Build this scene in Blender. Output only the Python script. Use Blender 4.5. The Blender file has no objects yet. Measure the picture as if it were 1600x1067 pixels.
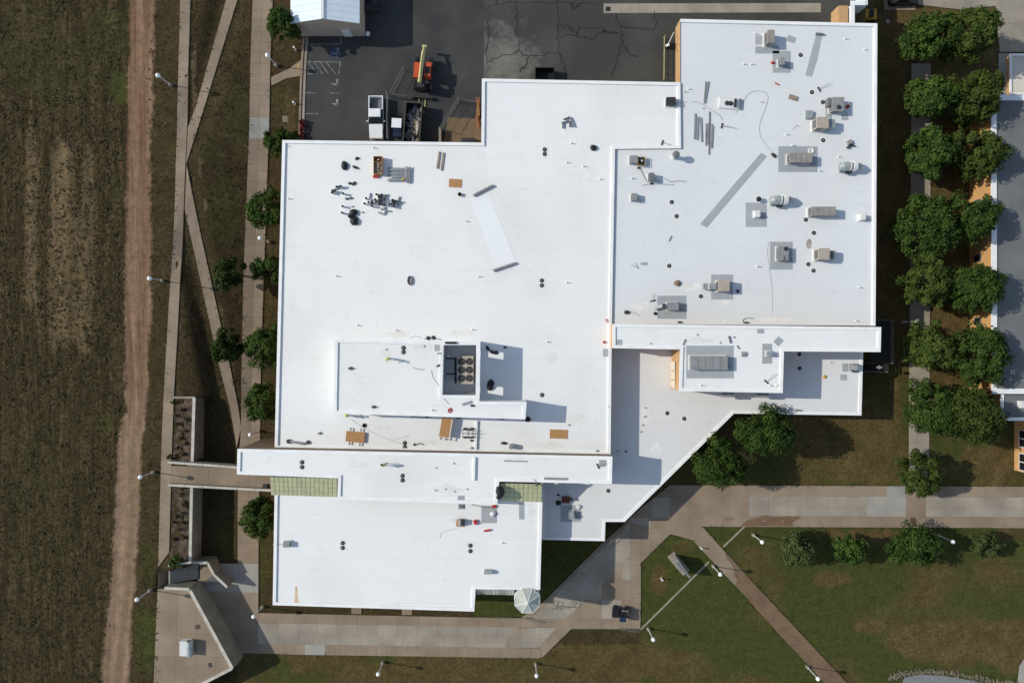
import bpy, bmesh, math, random
import numpy as np
from mathutils import Vector, Matrix
from mathutils.geometry import tessellate_polygon
random.seed(7)
SC = bpy.context.scene
COL = SC.collection
R = math.radians
# ------------------------------------------------------------------ camera: drone looking straight down from 102 m
F, H, CX, CY = 1071.0, 102.0, 797.0, 527.0
cam = bpy.data.cameras.new('camera'); co = bpy.data.objects.new('camera', cam); COL.objects.link(co)
co.location = (0, 0, H); co.rotation_euler = (0, 0, 0)
cam.sensor_fit = 'HORIZONTAL'; cam.sensor_width = 36; cam.lens = F / 1600 * 36
cam.shift_x = 3 / 1600; cam.shift_y = -6.5 / 1600
cam.clip_start = 0.5; cam.clip_end = 5000
SC.camera = co
# ------------------------------------------------------------------ sky, sun, exposure
SUN_EL, SHADOW_DIR = 34.0, 9.5
wd = bpy.data.worlds.new('World'); SC.world = wd; wd.use_nodes = True
nt = wd.node_tree; nt.nodes.clear()
sky = nt.nodes.new('ShaderNodeTexSky'); sky.sky_type = 'NISHITA'; sky.sun_disc = False
sky.sun_elevation = R(SUN_EL); sky.sun_rotation = R(360 - (90 - SHADOW_DIR))
sky.altitude = 1600; sky.air_density = 1.0; sky.dust_density = 1.2; sky.ozone_density = 0.4
bg = nt.nodes.new('ShaderNodeBackground'); bg.inputs['Strength'].default_value = 0.138
wo = nt.nodes.new('ShaderNodeOutputWorld')
hz = nt.nodes.new('ShaderNodeVectorMath'); hz.operation = 'MULTIPLY'; hz.inputs[1].default_value = (1.0, 0.88, 0.74)      # milky summer sky
nt.links.new(sky.outputs[0], hz.inputs[0]); nt.links.new(hz.outputs[0], bg.inputs[0]); nt.links.new(bg.outputs[0], wo.inputs[0])
sun = bpy.data.lights.new('sun', 'SUN'); sun.energy = 2.36; sun.angle = R(0.53); sun.color = (1.0, 0.96, 0.84)
so = bpy.data.objects.new('sun', sun); COL.objects.link(so)
e, a = R(SUN_EL), R(SHADOW_DIR)
so.rotation_euler = Vector((math.cos(a) * math.cos(e), -math.sin(a) * math.cos(e), -math.sin(e))).to_track_quat('-Z', 'Y').to_euler()
so.location = (-80, 20, 80)
SC.view_settings.view_transform = 'Standard'; SC.view_settings.look = 'None'
SC.view_settings.exposure = 0.75; SC.view_settings.gamma = 1.0; SC.view_settings.use_curve_mapping = False
SC.cycles.max_bounces = 6; SC.cycles.diffuse_bounces = 3; SC.cycles.transparent_max_bounces = 6

# ------------------------------------------------------------------ helpers
def W(px, py, z=0.0):
    """A point at height z that the photograph shows at pixel (px, py)."""
    k = (H - z) / F
    return Vector(((px - CX) * k, (CY - py) * k, z))
def S(z): return (H - z) / F              # metres per pixel at height z

class MB:
    def __init__(s): s.v = []; s.f = []; s.m = []; s.mi = 0
    def add(s, vs, fs):
        n = len(s.v); s.v += [tuple(p) for p in vs]
        for f in fs: s.f.append(tuple(i + n for i in f)); s.m.append(s.mi)
        return s
    def box(s, c, d, rz=0.0, rx=0.0, ry=0.0):
        x, y, z = d[0] / 2, d[1] / 2, d[2] / 2
        M = Matrix.Rotation(rz, 3, 'Z') @ Matrix.Rotation(ry, 3, 'Y') @ Matrix.Rotation(rx, 3, 'X'); c = Vector(c)
        vs = [c + M @ Vector(p) for p in ((-x, -y, -z), (x, -y, -z), (x, y, -z), (-x, y, -z), (-x, -y, z), (x, -y, z), (x, y, z), (-x, y, z))]
        return s.add(vs, [(0, 3, 2, 1), (4, 5, 6, 7), (0, 1, 5, 4), (1, 2, 6, 5), (2, 3, 7, 6), (3, 0, 4, 7)])
    def bbox(s, x0, y0, z0, x1, y1, z1): return s.box(((x0 + x1) / 2, (y0 + y1) / 2, (z0 + z1) / 2), (abs(x1 - x0), abs(y1 - y0), abs(z1 - z0)))
    def cyl(s, c, r, h, n=12, r2=None, cap=True):
        r2 = r if r2 is None else r2; x, y, z = c; vs = []
        for zz, rr in ((z, r), (z + h, r2)):
            for i in range(n):
                t = 2 * math.pi * i / n; vs.append((x + rr * math.cos(t), y + rr * math.sin(t), zz))
        fs = [(i, (i + 1) % n, n + (i + 1) % n, n + i) for i in range(n)]
        if cap: fs += [tuple(range(n))[::-1], tuple(range(n, 2 * n))]
        return s.add(vs, fs)
    def lathe(s, c, prof, n=12):
        x, y, z = c; vs = []; k = len(prof)
        for r, h in prof:
            for i in range(n):
                t = 2 * math.pi * i / n; vs.append((x + r * math.cos(t), y + r * math.sin(t), z + h))
        fs = [(j * n + i, j * n + (i + 1) % n, (j + 1) * n + (i + 1) % n, (j + 1) * n + i) for j in range(k - 1) for i in range(n)]
        fs += [tuple(range(n))[::-1], tuple(range((k - 1) * n, k * n))]
        return s.add(vs, fs)
    def ball(s, c, r, n=12, k=7, sz=1.0):
        return s.lathe((c[0], c[1], c[2]), [(max(1e-3, r * math.sin(math.pi * j / k)), -r * sz * math.cos(math.pi * j / k)) for j in range(k + 1)], n)
    def tube(s, pts, r, n=6):
        pts = [Vector(p) for p in pts]; k = len(pts); vs = []
        for i, p in enumerate(pts):
            d = (pts[min(i + 1, k - 1)] - pts[max(i - 1, 0)])
            d = d.normalized() if d.length > 1e-9 else Vector((0, 0, 1))
            u = d.cross(Vector((0, 0, 1)));
            if u.length < 1e-4: u = Vector((1, 0, 0))
            u.normalize(); w = u.cross(d)
            rr = r[i] if isinstance(r, (list, tuple)) else r
            for j in range(n):
                t = 2 * math.pi * j / n; vs.append(p + rr * (math.cos(t) * u + math.sin(t) * w))
        fs = [(j * n + i, j * n + (i + 1) % n, (j + 1) * n + (i + 1) % n, (j + 1) * n + i) for j in range(k - 1) for i in range(n)]
        fs += [tuple(range(n))[::-1], tuple(range((k - 1) * n, k * n))]
        return s.add(vs, fs)
    def prism(s, poly, z0, z1, top=True, bottom=True, side=True):
        """poly: list of (x, y) or (x, y, z); a z given is added to z0 / z1"""
        n = len(poly); zz = [p[2] if len(p) > 2 else 0.0 for p in poly]
        b = len(s.v)
        s.v += [(p[0], p[1], z0 + q) for p, q in zip(poly, zz)] + [(p[0], p[1], z1 + q) for p, q in zip(poly, zz)]
        area = sum(poly[i][0] * poly[(i + 1) % n][1] - poly[(i + 1) % n][0] * poly[i][1] for i in range(n))
        tri = tessellate_polygon([[Vector((p[0], p[1], 0)) for p in poly]])
        def put(f): s.f.append(tuple(i + b for i in f)); s.m.append(s.mi)
        for t in tri:
            p, q, r_ = (poly[i] for i in t)
            up = (q[0] - p[0]) * (r_[1] - p[1]) - (q[1] - p[1]) * (r_[0] - p[0]) > 0
            t = tuple(t) if up else tuple(t)[::-1]
            if top: put([i + n for i in t])
            if bottom: put(t[::-1])
        if side:
            for i in range(n):
                j = (i + 1) % n; q = (i, j, j + n, i + n)
                put(q if area > 0 else q[::-1])
        return s
    def build(s, name, mat, parent=None, smooth=False):
        me = bpy.data.meshes.new(name); me.from_pydata(s.v, [], s.f)
        for m in (mat if isinstance(mat, (list, tuple)) else [mat]): me.materials.append(m)
        if any(s.m): me.polygons.foreach_set('material_index', s.m)
        if smooth: me.polygons.foreach_set('use_smooth', [True] * len(s.f))
        me.update()
        o = bpy.data.objects.new(name, me); COL.objects.link(o)
        if parent is not None: o.parent = parent
        return o
def tag(o, label=None, cat=None, group=None, kind=None):
    for k, v in (('label', label), ('category', cat), ('group', group), ('kind', kind)):
        if v: o[k] = v
    return o
def thing(name, label, cat, loc=(0, 0, 0), rz=0.0, group=None):
    o = bpy.data.objects.new(name, None); COL.objects.link(o); o.empty_display_size = 0.3
    o.location = loc; o.rotation_euler = (0, 0, rz)
    return tag(o, label, cat, group)
def solo(name, mb, m, label, cat, loc=(0, 0, 0), rz=0.0, group=None, smooth=False):
    o = mb.build(name, m, None, smooth); o.location = loc; o.rotation_euler = (0, 0, rz)
    return tag(o, label, cat, group)
def dup(root, loc, rz=0.0, label=None, group=None):
    r = root.copy(); COL.objects.link(r); r.location = loc; r.rotation_euler = (0, 0, rz)
    if label: r['label'] = label
    if group: r['group'] = group
    for ch in list(root.children):
        c = ch.copy(); COL.objects.link(c); c.parent = r
        for g in ch.children:
            d = g.copy(); COL.objects.link(d); d.parent = c
    return r
def base(px, py, z, h=0.0):
    """Base point (on a surface at z) of a thing whose top, h higher, shows at pixel (px, py)."""
    p = W(px, py, z + h); p.z = z; return p

# ------------------------------------------------------------------ materials
def mat(name, c1, c2=None, scale=1.0, rough=0.8, bump=0.0, bscale=None, metal=0.0, rnd=0.0, world=True, stretch=(1, 1, 1), lo=0.35, hi=0.65, detail=6, spec=0.3, fine=0.0):
    m = bpy.data.materials.new(name); m.use_nodes = True; t = m.node_tree; N = t.nodes; L = t.links
    b = N['Principled BSDF']; b.inputs['Roughness'].default_value = rough; b.inputs['Metallic'].default_value = metal
    b.inputs['Specular IOR Level'].default_value = spec
    c1 = (*c1, 1); c2 = (*c2, 1) if c2 else tuple(x * 0.85 for x in c1[:3]) + (1,)
    if world: src = N.new('ShaderNodeNewGeometry').outputs['Position']
    else: src = N.new('ShaderNodeTexCoord').outputs['Object']
    mp = N.new('ShaderNodeMapping'); mp.inputs['Scale'].default_value = stretch; L.new(src, mp.inputs[0])
    n1 = N.new('ShaderNodeTexNoise'); n1.inputs['Scale'].default_value = scale; n1.inputs['Detail'].default_value = detail; L.new(mp.outputs[0], n1.inputs['Vector'])
    mr = N.new('ShaderNodeMapRange'); mr.inputs[1].default_value = lo; mr.inputs[2].default_value = hi; L.new(n1.outputs[0], mr.inputs[0])
    mx = N.new('ShaderNodeMix'); mx.data_type = 'RGBA'; mx.inputs[6].default_value = c1; mx.inputs[7].default_value = c2; L.new(mr.outputs[0], mx.inputs[0])
    out = mx.outputs[2]
    def mul(out, val, lo_, hi_):
        r_ = N.new('ShaderNodeMapRange'); r_.inputs[3].default_value = lo_; r_.inputs[4].default_value = hi_; L.new(val, r_.inputs[0])
        h = N.new('ShaderNodeVectorMath'); h.operation = 'SCALE'; L.new(out, h.inputs[0]); L.new(r_.outputs[0], h.inputs['Scale']); return h.outputs[0]
    if rnd: out = mul(out, N.new('ShaderNodeObjectInfo').outputs['Random'], 1 - rnd, 1 + rnd)
    if fine:
        n3 = N.new('ShaderNodeTexNoise'); n3.inputs['Scale'].default_value = 9; n3.inputs['Detail'].default_value = 4; L.new(src, n3.inputs['Vector'])
        out = mul(out, n3.outputs[0], 1 - fine * 2, 1 + fine * 2)
    L.new(out, b.inputs['Base Color'])
    if bump:
        n2 = N.new('ShaderNodeTexNoise'); n2.inputs['Scale'].default_value = bscale or scale * 6; n2.inputs['Detail'].default_value = 5; L.new(src, n2.inputs['Vector'])
        bp = N.new('ShaderNodeBump'); bp.inputs['Strength'].default_value = 1.0; bp.inputs['Distance'].default_value = bump
        L.new(n2.outputs[0], bp.inputs['Height']); L.new(bp.outputs[0], b.inputs['Normal'])
    return m
def flat(name, c, rough=0.6, metal=0.0, world=False): return mat(name, c, tuple(x * 0.88 for x in c), scale=3, rough=rough, metal=metal, world=world)
M = {}
def roofmat(name, c, dirt, lo=0.5):
    """white single-ply membrane: soft soiling, sheet seams every 3 m, scuffs"""
    m = mat(name, c, dirt, scale=0.09, rough=0.55, lo=lo, hi=0.8, detail=8, fine=0.012); t = m.node_tree; N = t.nodes; L = t.links
    b = N['Principled BSDF']; src = b.inputs['Base Color'].links[0].from_socket
    pos = N.new('ShaderNodeNewGeometry').outputs['Position']
    def seam(axis, period, w):
        sx = N.new('ShaderNodeSeparateXYZ'); L.new(pos, sx.inputs[0])
        a_ = N.new('ShaderNodeMath'); a_.operation = 'MODULO'; a_.inputs[1].default_value = period
        ad = N.new('ShaderNodeMath'); ad.operation = 'ADD'; ad.inputs[1].default_value = 1000.37; L.new(sx.outputs[axis], ad.inputs[0]); L.new(ad.outputs[0], a_.inputs[0])
        l = N.new('ShaderNodeMath'); l.operation = 'LESS_THAN'; l.inputs[1].default_value = w; L.new(a_.outputs[0], l.inputs[0]); return l.outputs[0]
    n = N.new('ShaderNodeTexNoise'); n.inputs['Scale'].default_value = 0.5; n.inputs['Detail'].default_value = 7; n.inputs['Roughness'].default_value = 0.7; L.new(pos, n.inputs[0])
    mp = N.new('ShaderNodeMapping'); mp.inputs['Scale'].default_value = (0.35, 1.6, 1); L.new(pos, mp.inputs[0])
    n2 = N.new('ShaderNodeTexNoise'); n2.inputs['Scale'].default_value = 0.8; n2.inputs['Detail'].default_value = 9; L.new(mp.outputs[0], n2.inputs[0])
    r2 = N.new('ShaderNodeMapRange'); r2.inputs[1].default_value = 0.66; r2.inputs[2].default_value = 0.84; r2.inputs[4].default_value = 0.30; L.new(n2.outputs[0], r2.inputs[0])
    sm = N.new('ShaderNodeMath'); sm.operation = 'MULTIPLY_ADD'; sm.inputs[1].default_value = 0.085; L.new(seam(1, 3.05, 0.09), sm.inputs[0]); L.new(r2.outputs[0], sm.inputs[2])
    n3 = N.new('ShaderNodeTexNoise'); n3.inputs['Scale'].default_value = 0.16; n3.inputs['Detail'].default_value = 3; L.new(pos, n3.inputs[0])   # dried puddle outlines
    ab = N.new('ShaderNodeMath'); ab.operation = 'SUBTRACT'; ab.inputs[1].default_value = 0.56; L.new(n3.outputs[0], ab.inputs[0]); ab2 = N.new('ShaderNodeMath'); ab2.operation = 'ABSOLUTE'; L.new(ab.outputs[0], ab2.inputs[0])
    rg = N.new('ShaderNodeMapRange'); rg.inputs[1].default_value = 0.0; rg.inputs[2].default_value = 0.009; rg.inputs[3].default_value = 0.09; rg.inputs[4].default_value = 0.0; L.new(ab2.outputs[0], rg.inputs[0])
    s2 = N.new('ShaderNodeMath'); s2.operation = 'ADD'; L.new(sm.outputs[0], s2.inputs[0]); L.new(rg.outputs[0], s2.inputs[1]); sm = s2
    mx = N.new('ShaderNodeMix'); mx.data_type = 'RGBA'; mx.inputs[7].default_value = (0.30, 0.26, 0.21, 1); L.new(sm.outputs[0], mx.inputs[0]); L.new(src, mx.inputs[6])
    L.new(mx.outputs[2], b.inputs['Base Color']); return m
M['roof'] = roofmat('white_membrane', (0.735, 0.735, 0.735), (0.665, 0.65, 0.63))
M['roof_r'] = roofmat('worn_white_membrane', (0.645, 0.66, 0.675), (0.60, 0.61, 0.61), lo=0.38)
M['roof_l'] = roofmat('greyed_white_membrane', (0.66, 0.66, 0.665), (0.60, 0.585, 0.57), lo=0.4)
M['roof_new'] = mat('new_white_membrane', (0.745, 0.75, 0.765), (0.73, 0.735, 0.75), scale=0.4)
M['coping'] = mat('white_coping', (0.80, 0.80, 0.80), (0.72, 0.72, 0.72), scale=0.6, rough=0.4)
M['tan_wall'] = mat('tan_brick_wall', (0.50, 0.31, 0.155), (0.42, 0.26, 0.13), scale=1.5, bump=0.01)
M['brown_wall'] = mat('brown_concrete_wall', (0.22, 0.16, 0.115), (0.17, 0.12, 0.085), scale=0.8, bump=0.01)
M['white_wall'] = mat('white_membrane_wall', (0.66, 0.67, 0.69), (0.60, 0.61, 0.62), scale=0.5)
M['conc'] = mat('tan_concrete', (0.272, 0.210, 0.152), (0.205, 0.157, 0.112), scale=0.28, rough=0.9, rnd=0.035, bump=0.004, bscale=20, fine=0.06)
M['concg'] = mat('grey_concrete', (0.315, 0.275, 0.225), (0.235, 0.205, 0.168), scale=0.3, rough=0.9, rnd=0.05, bump=0.004, bscale=20, fine=0.06)
M['concw'] = mat('new_grey_concrete', (0.315, 0.30, 0.27), (0.26, 0.25, 0.225), scale=0.4, rough=0.9, rnd=0.05, fine=0.05)
M['concwet'] = mat('iron_stained_concrete', (0.175, 0.112, 0.068), (0.135, 0.085, 0.052), scale=0.6, rough=0.7, rnd=0.06, fine=0.06)
M['concwall'] = mat('pale_concrete_wall', (0.27, 0.245, 0.195), (0.205, 0.185, 0.145), scale=0.7, rough=0.9, rnd=0.05, bump=0.006, bscale=12)
M['asph'] = mat('asphalt', (0.035, 0.0355, 0.037), (0.062, 0.061, 0.058), scale=0.22, rough=0.92, lo=0.34, hi=0.78, bump=0.006, bscale=25, fine=0.10, detail=9)
M['asph_old'] = mat('old_asphalt', (0.044, 0.0435, 0.041), (0.080, 0.077, 0.068), scale=0.13, rough=0.92, lo=0.46, hi=0.8, bump=0.006, bscale=25, fine=0.14, detail=10)
M['tar'] = flat('crack_sealant', (0.018, 0.018, 0.019), 0.6)
M['paintw'] = mat('worn_white_paint', (0.26, 0.26, 0.26), (0.07, 0.07, 0.07), scale=1.2, lo=0.35, hi=0.7, detail=9)
M['paintb'] = mat('worn_blue_paint', (0.03, 0.075, 0.15), (0.03, 0.045, 0.07), scale=1.1, lo=0.3, hi=0.7)
M['yellow'] = flat('yellow_paint', (0.52, 0.30, 0.04), 0.6)
M['pad'] = mat('grey_walkway_pad', (0.34, 0.36, 0.38), (0.31, 0.33, 0.35), scale=0.8, rough=0.7, rnd=0.06)
M['ggalv'] = mat('galvanised_sheet', (0.36, 0.385, 0.40), (0.25, 0.28, 0.29), scale=2.2, rough=0.5, metal=0.25, world=False)
M['dgrey'] = flat('dark_grey_sheet', (0.15, 0.155, 0.165), 0.5)
M['mgrey'] = mat('grey_painted_sheet', (0.26, 0.26, 0.27), (0.21, 0.21, 0.215), scale=1.3, rough=0.5)
M['tanunit'] = mat('tan_painted_sheet', (0.40, 0.345, 0.29), (0.34, 0.29, 0.24), scale=1.6, rough=0.5)
M['brnunit'] = mat('taupe_painted_sheet', (0.285, 0.265, 0.245), (0.22, 0.205, 0.19), scale=1.6, rough=0.55)
M['wunit'] = flat('white_painted_sheet', (0.66, 0.66, 0.65), 0.4)
M['cream'] = flat('cream_painted_sheet', (0.66, 0.58, 0.47), 0.5)
M['black'] = flat('black_plastic', (0.012, 0.013, 0.014), 0.5)
M['dark'] = flat('dark_steel', (0.035, 0.035, 0.038), 0.5)
M['steel'] = flat('steel_tube', (0.22, 0.22, 0.21), 0.5, 0.3)
M['alu'] = flat('aluminium_extrusion', (0.34, 0.36, 0.385), 0.45, 0.3)
M['wood'] = mat('plywood', (0.42, 0.235, 0.10), (0.33, 0.17, 0.07), scale=2, world=False, stretch=(1, 6, 1))
M['wood2'] = mat('weathered_timber', (0.28, 0.225, 0.17), (0.20, 0.16, 0.125), scale=2, world=False)
M['red'] = flat('red_plastic', (0.42, 0.03, 0.025), 0.45)
M['orange'] = flat('orange_paint', (0.50, 0.085, 0.03), 0.4)
M['boom'] = flat('cream_yellow_paint', (0.46, 0.41, 0.19), 0.45)
M['hivis'] = flat('hi_vis_yellow', (0.50, 0.62, 0.04), 0.8)
M['denim'] = flat('dark_trousers', (0.025, 0.028, 0.04), 0.9)
M['skin'] = flat('skin', (0.38, 0.21, 0.14), 0.6)
M['faint'] = mat('faint_drain_grime', (0.64, 0.615, 0.58), (0.71, 0.705, 0.70), scale=1.6, lo=0.35, hi=0.62, detail=8)
M['grate'] = flat('dark_grating', (0.022, 0.020, 0.016), 0.9)
M['glass'] = flat('dark_glass', (0.012, 0.014, 0.016), 0.08)
M['carw'] = flat('white_car_paint', (0.74, 0.75, 0.76), 0.25)
M['blue'] = flat('dark_blue_paint', (0.015, 0.03, 0.065), 0.4)
M['rubber'] = flat('tyre_rubber', (0.014, 0.014, 0.014), 0.85)
M['palecap'] = mat('pale_concrete_cap', (0.50, 0.475, 0.42), (0.38, 0.36, 0.31), scale=0.8, rough=0.85)
M['globe'] = flat('white_lamp_globe', (0.82, 0.83, 0.83), 0.3)
M['pole'] = flat('pale_painted_pole', (0.60, 0.62, 0.61), 0.5)
M['bark'] = mat('bark', (0.08, 0.06, 0.045), (0.045, 0.035, 0.028), scale=4, world=False, bump=0.02)
M['rust'] = mat('rust_stain', (0.46, 0.21, 0.05), (0.62, 0.50, 0.34), scale=1.0, lo=0.35, hi=0.72, stretch=(1.6, 0.4, 1), detail=8)
M['dirtstain'] = mat('dirt_stain', (0.40, 0.36, 0.31), (0.24, 0.20, 0.165), scale=1.4, lo=0.35, hi=0.65, detail=8)
M['fibre'] = mat('green_fibreglass_panel', (0.46, 0.46, 0.27), (0.40, 0.41, 0.24), scale=0.7, rough=0.45, rnd=0.06)
M['fibre2'] = mat('grey_green_glazing', (0.40, 0.42, 0.37), (0.34, 0.36, 0.32), scale=0.7, rough=0.35, rnd=0.22)
M['roofgrey'] = mat('grey_gravel_roof', (0.155, 0.16, 0.165), (0.125, 0.13, 0.135), scale=0.25, rough=0.9, bump=0.01, bscale=14, fine=0.08)
M['roofcream'] = mat('cream_roof', (0.62, 0.58, 0.52), (0.55, 0.51, 0.45), scale=0.3, stretch=(0.4, 3, 1))
M['shedroof'] = mat('pale_metal_roof', (0.66, 0.74, 0.80), (0.62, 0.70, 0.76), scale=0.6, rough=0.35)
M['shedwall'] = mat('taupe_metal_wall', (0.40, 0.32, 0.27), (0.36, 0.29, 0.245), scale=0.7, rough=0.6)
M['rock'] = mat('pale_rock', (0.24, 0.205, 0.15), (0.12, 0.10, 0.07), scale=3, rnd=0.35, bump=0.03)
M['soil'] = mat('dry_soil_with_weeds', (0.115, 0.078, 0.05), (0.035, 0.025, 0.015), scale=1.4, lo=0.35, hi=0.6, bump=0.15, bscale=2.2, detail=10)
M['tanslab'] = mat('tan_loading_slab', (0.18, 0.125, 0.075), (0.135, 0.094, 0.058), scale=0.4, rough=0.9, fine=0.06)
M['gravel'] = mat('blue_grey_gravel', (0.20, 0.21, 0.22), (0.15, 0.155, 0.16), scale=3, bump=0.02, bscale=20)
def leafmat(name, c1, c2):
    m = mat(name, c1, c2, scale=0.8, rough=0.75, rnd=0.16, lo=0.38, hi=0.62, fine=0.16, spec=0.06)
    return m
M['leaf'] = leafmat('green_foliage', (0.049, 0.078, 0.016), (0.022, 0.042, 0.009))
M['leaf2'] = leafmat('olive_foliage', (0.058, 0.080, 0.017), (0.028, 0.046, 0.010))
M['leafd'] = leafmat('dark_foliage', (0.032, 0.050, 0.011), (0.016, 0.028, 0.007))
M['leafg'] = leafmat('grey_green_foliage', (0.058, 0.074, 0.026), (0.032, 0.046, 0.015))
M['leafr'] = leafmat('red_foliage', (0.22, 0.035, 0.03), (0.13, 0.02, 0.02))
M['drygrass'] = leafmat('dry_weeds', (0.12, 0.088, 0.048), (0.07, 0.05, 0.026))

M['weed'] = leafmat('olive_weeds', (0.058, 0.050, 0.023), (0.034, 0.032, 0.014))
def worn_patch(m, c, r):
    # pale worn area of the old asphalt round one spot
    t = m.node_tree; N = t.nodes; L = t.links; b = N['Principled BSDF']; src = b.inputs['Base Color'].links[0].from_socket
    pos = N.new('ShaderNodeNewGeometry').outputs['Position']; v = N.new('ShaderNodeVectorMath'); v.operation = 'DISTANCE'; v.inputs[1].default_value = c; L.new(pos, v.inputs[0])
    n = N.new('ShaderNodeTexNoise'); n.inputs['Scale'].default_value = 0.55; n.inputs['Detail'].default_value = 10; n.inputs['Roughness'].default_value = 0.75; L.new(pos, n.inputs[0])
    k = N.new('ShaderNodeMath'); k.operation = 'MULTIPLY_ADD'; k.inputs[1].default_value = -0.5 / r; k.inputs[2].default_value = 0.5; L.new(v.outputs['Value'], k.inputs[0])
    a_ = N.new('ShaderNodeMath'); a_.operation = 'ADD'; L.new(k.outputs[0], a_.inputs[0]); L.new(n.outputs[0], a_.inputs[1])
    r_ = N.new('ShaderNodeMapRange'); r_.inputs[1].default_value = 0.62; r_.inputs[2].default_value = 0.95; r_.inputs[4].default_value = 0.75; L.new(a_.outputs[0], r_.inputs[0])
    x = N.new('ShaderNodeMix'); x.data_type = 'RGBA'; x.inputs[7].default_value = (0.20, 0.195, 0.17, 1); L.new(r_.outputs[0], x.inputs[0]); L.new(src, x.inputs[6]); L.new(x.outputs[2], b.inputs['Base Color'])
worn_patch(M['asph_old'], W(785, 95, 5.06), 7.5)
# ------------------------------------------------------------------ terrain heights
# the site falls from the north-west to the south-east: field and upper walkway 3 m above the lower plaza,
# north yard 5 m above it; lower pavement (z = 0) on the south and east.
def prof(pts):
    q = [W(*p) for p in pts]; q.sort(key=lambda v: v.y)
    return np.array([v.y for v in q]), np.array([v.x for v in q]), np.array([v.z for v in q])
WALK_R = [(302, -150, 6.2), (298, 0, 6.0), (294, 200, 5.6), (291, 258, 5.3), (288, 340, 4.8), (285, 390, 4.5), (276, 560, 3.4), (272, 620, 3.0), (269, 700, 3), (267, 780, 3), (264, 870, 3), (258, 1067, 3), (250, 1300, 3)]
wy, wx, wz = prof(WALK_R)
SIDE = [(410, -150, 5.2), (410, 0, 5.0), (405, 110, 4.9), (403, 220, 4.2), (397, 440, 2.1), (392, 560, 0.9), (390, 640, 0.15), (389, 690, 0.0), (388, 1067, 0.0), (388, 1300, 0)]
sy, sx_, sz = prof(SIDE)
STEP = [(306, 600, 0), (306, 880, 0), (263.5, 883, 0), (263.5, 911, 0), (309, 914, 0), (334, 953, 0), (371, 1029, 0), (330, 1060, 0), (262, 1100, 0), (262, 1300, 0)]
stY, stX, _z = prof(STEP)
RIDGES = []
def sm(t): t = np.clip(t, 0, 1); return t * t * (3 - 2 * t)
def G0(X, Y):
    zw = np.interp(Y, wy, wz); xw = np.interp(Y, wy, wx); zs = np.interp(Y, sy, sz); xs = np.interp(Y, sy, sx_)
    t1 = sm((X - xw - 0.3) / 10.5)
    x_st = np.interp(Y, stY, stX); t2 = np.clip((X - x_st) / 0.25 + 0.5, 0, 1)
    yst = W(305, 619, 0).y
    t = np.where(Y > yst, t1, t2)
    right = zs
    # lower ground under and beyond the building
    t3 = sm((X - W(500, 0, 0).x) / 15.0); right = right * (1 - t3)
    # north yard plateau
    ty = sm((Y - W(0, 330, 0).y) / 7.0) * (X < W(1341, 30, 2.5).x)
    tx = sm((X - W(440, 100, 5).x) / 2.2)
    right = right * (1 - ty * tx) + 5.0 * ty * tx
    return zw * (1 - t) + right * t
def G(X, Y):
    X = np.asarray(X, float); Y = np.asarray(Y, float)
    z = G0(X, Y)
    for (ax, ay, az, bx, by, bz, hw) in RIDGES:
        dx, dy = bx - ax, by - ay; L2 = dx * dx + dy * dy
        t = np.clip(((X - ax) * dx + (Y - ay) * dy) / L2, 0, 1)
        d = np.hypot(X - ax - t * dx, Y - ay - t * dy)
        w = 1 - sm((d - hw) / 2.2)
        z = z * (1 - w) + (az + (bz - az) * t) * w
    return z
def g(x, y): return float(G(x, y))
def P(px, py, dz=0.0):
    """The point of the ground seen at a pixel (plus dz)."""
    z = 0.0
    for _ in range(14):
        p = W(px, py, z); z = 0.5 * z + 0.5 * (g(p.x, p.y))
    p = W(px, py, z); return Vector((p.x, p.y, g(p.x, p.y) + dz))
for (ax, ay, az), (bx, by, bz) in (((297, 240, 5.4), (363, 0, 5.1)), ((288, 300, 5.05), (372, 690, 0.0))):
    A, B = W(ax, ay, az), W(bx, by, bz); RIDGES.append((A.x, A.y, az, B.x, B.y, bz, 1.0))

# ------------------------------------------------------------------ terrain mesh, its soil types as attributes
def axis(lo, hi, step, far):
    core = np.arange(lo, hi + 1e-6, step); ext = np.array([4, 10, 25, 60, 140, 300, 600.0])
    return np.concatenate([lo - ext[::-1] * far, core, hi + ext * far])
xs = axis(-82, 82, 0.42, 1); ys = axis(-56, 56, 0.42, 1)
XX, YY = np.meshgrid(xs, ys); ZZ = G(XX, YY)
rng = np.random.default_rng(3)
px = CX + XX * F / (H - ZZ); py = CY - YY * F / (H - ZZ)
def vn(x, y, s, seed):
    """value noise"""
    r_ = np.random.default_rng(seed); T = r_.random((256, 256)); x = x / s + 1000; y = y / s + 1000
    i = np.floor(x).astype(int); j = np.floor(y).astype(int); u = sm(x - i); v = sm(y - j)
    q = lambda a_, b_: T[a_ % 256, b_ % 256]
    return (q(i, j) * (1 - u) + q(i + 1, j) * u) * (1 - v) + (q(i, j + 1) * (1 - u) + q(i + 1, j + 1) * u) * v
def band(v, a0, a1, b0, b1): return sm((v - a0) / (a1 - a0)) * (1 - sm((v - b0) / (b1 - b0)))
n1 = vn(px, py, 26, 1); n2 = vn(px, py, 9, 2); n3 = vn(px, py, 60, 5)
n4 = vn(px, py, 4, 9); jit = (n1 - 0.5) * 7 + (n2 - 0.5) * 5 + (n4 - 0.5) * 4
rl = np.interp(py, [-100, 0, 235, 500, 640, 690, 900, 1067, 1200], [204, 204, 200, 196, 197, 184, 176, 158, 150])
rr = np.interp(py, [-100, 0, 235, 500, 640, 690, 900, 1067, 1200], [243, 242, 235, 235, 229, 222, 211, 200, 195])
n5 = vn(px, py, 2.2, 14); dj = (n1 - 0.5) * 5 + (n4 - 0.5) * 3 + (n5 - 0.5) * 4
dirt = sm((px + dj - rl + 6) / 11) * (1 - sm((px + dj - rr + 6) / 11))
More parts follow.
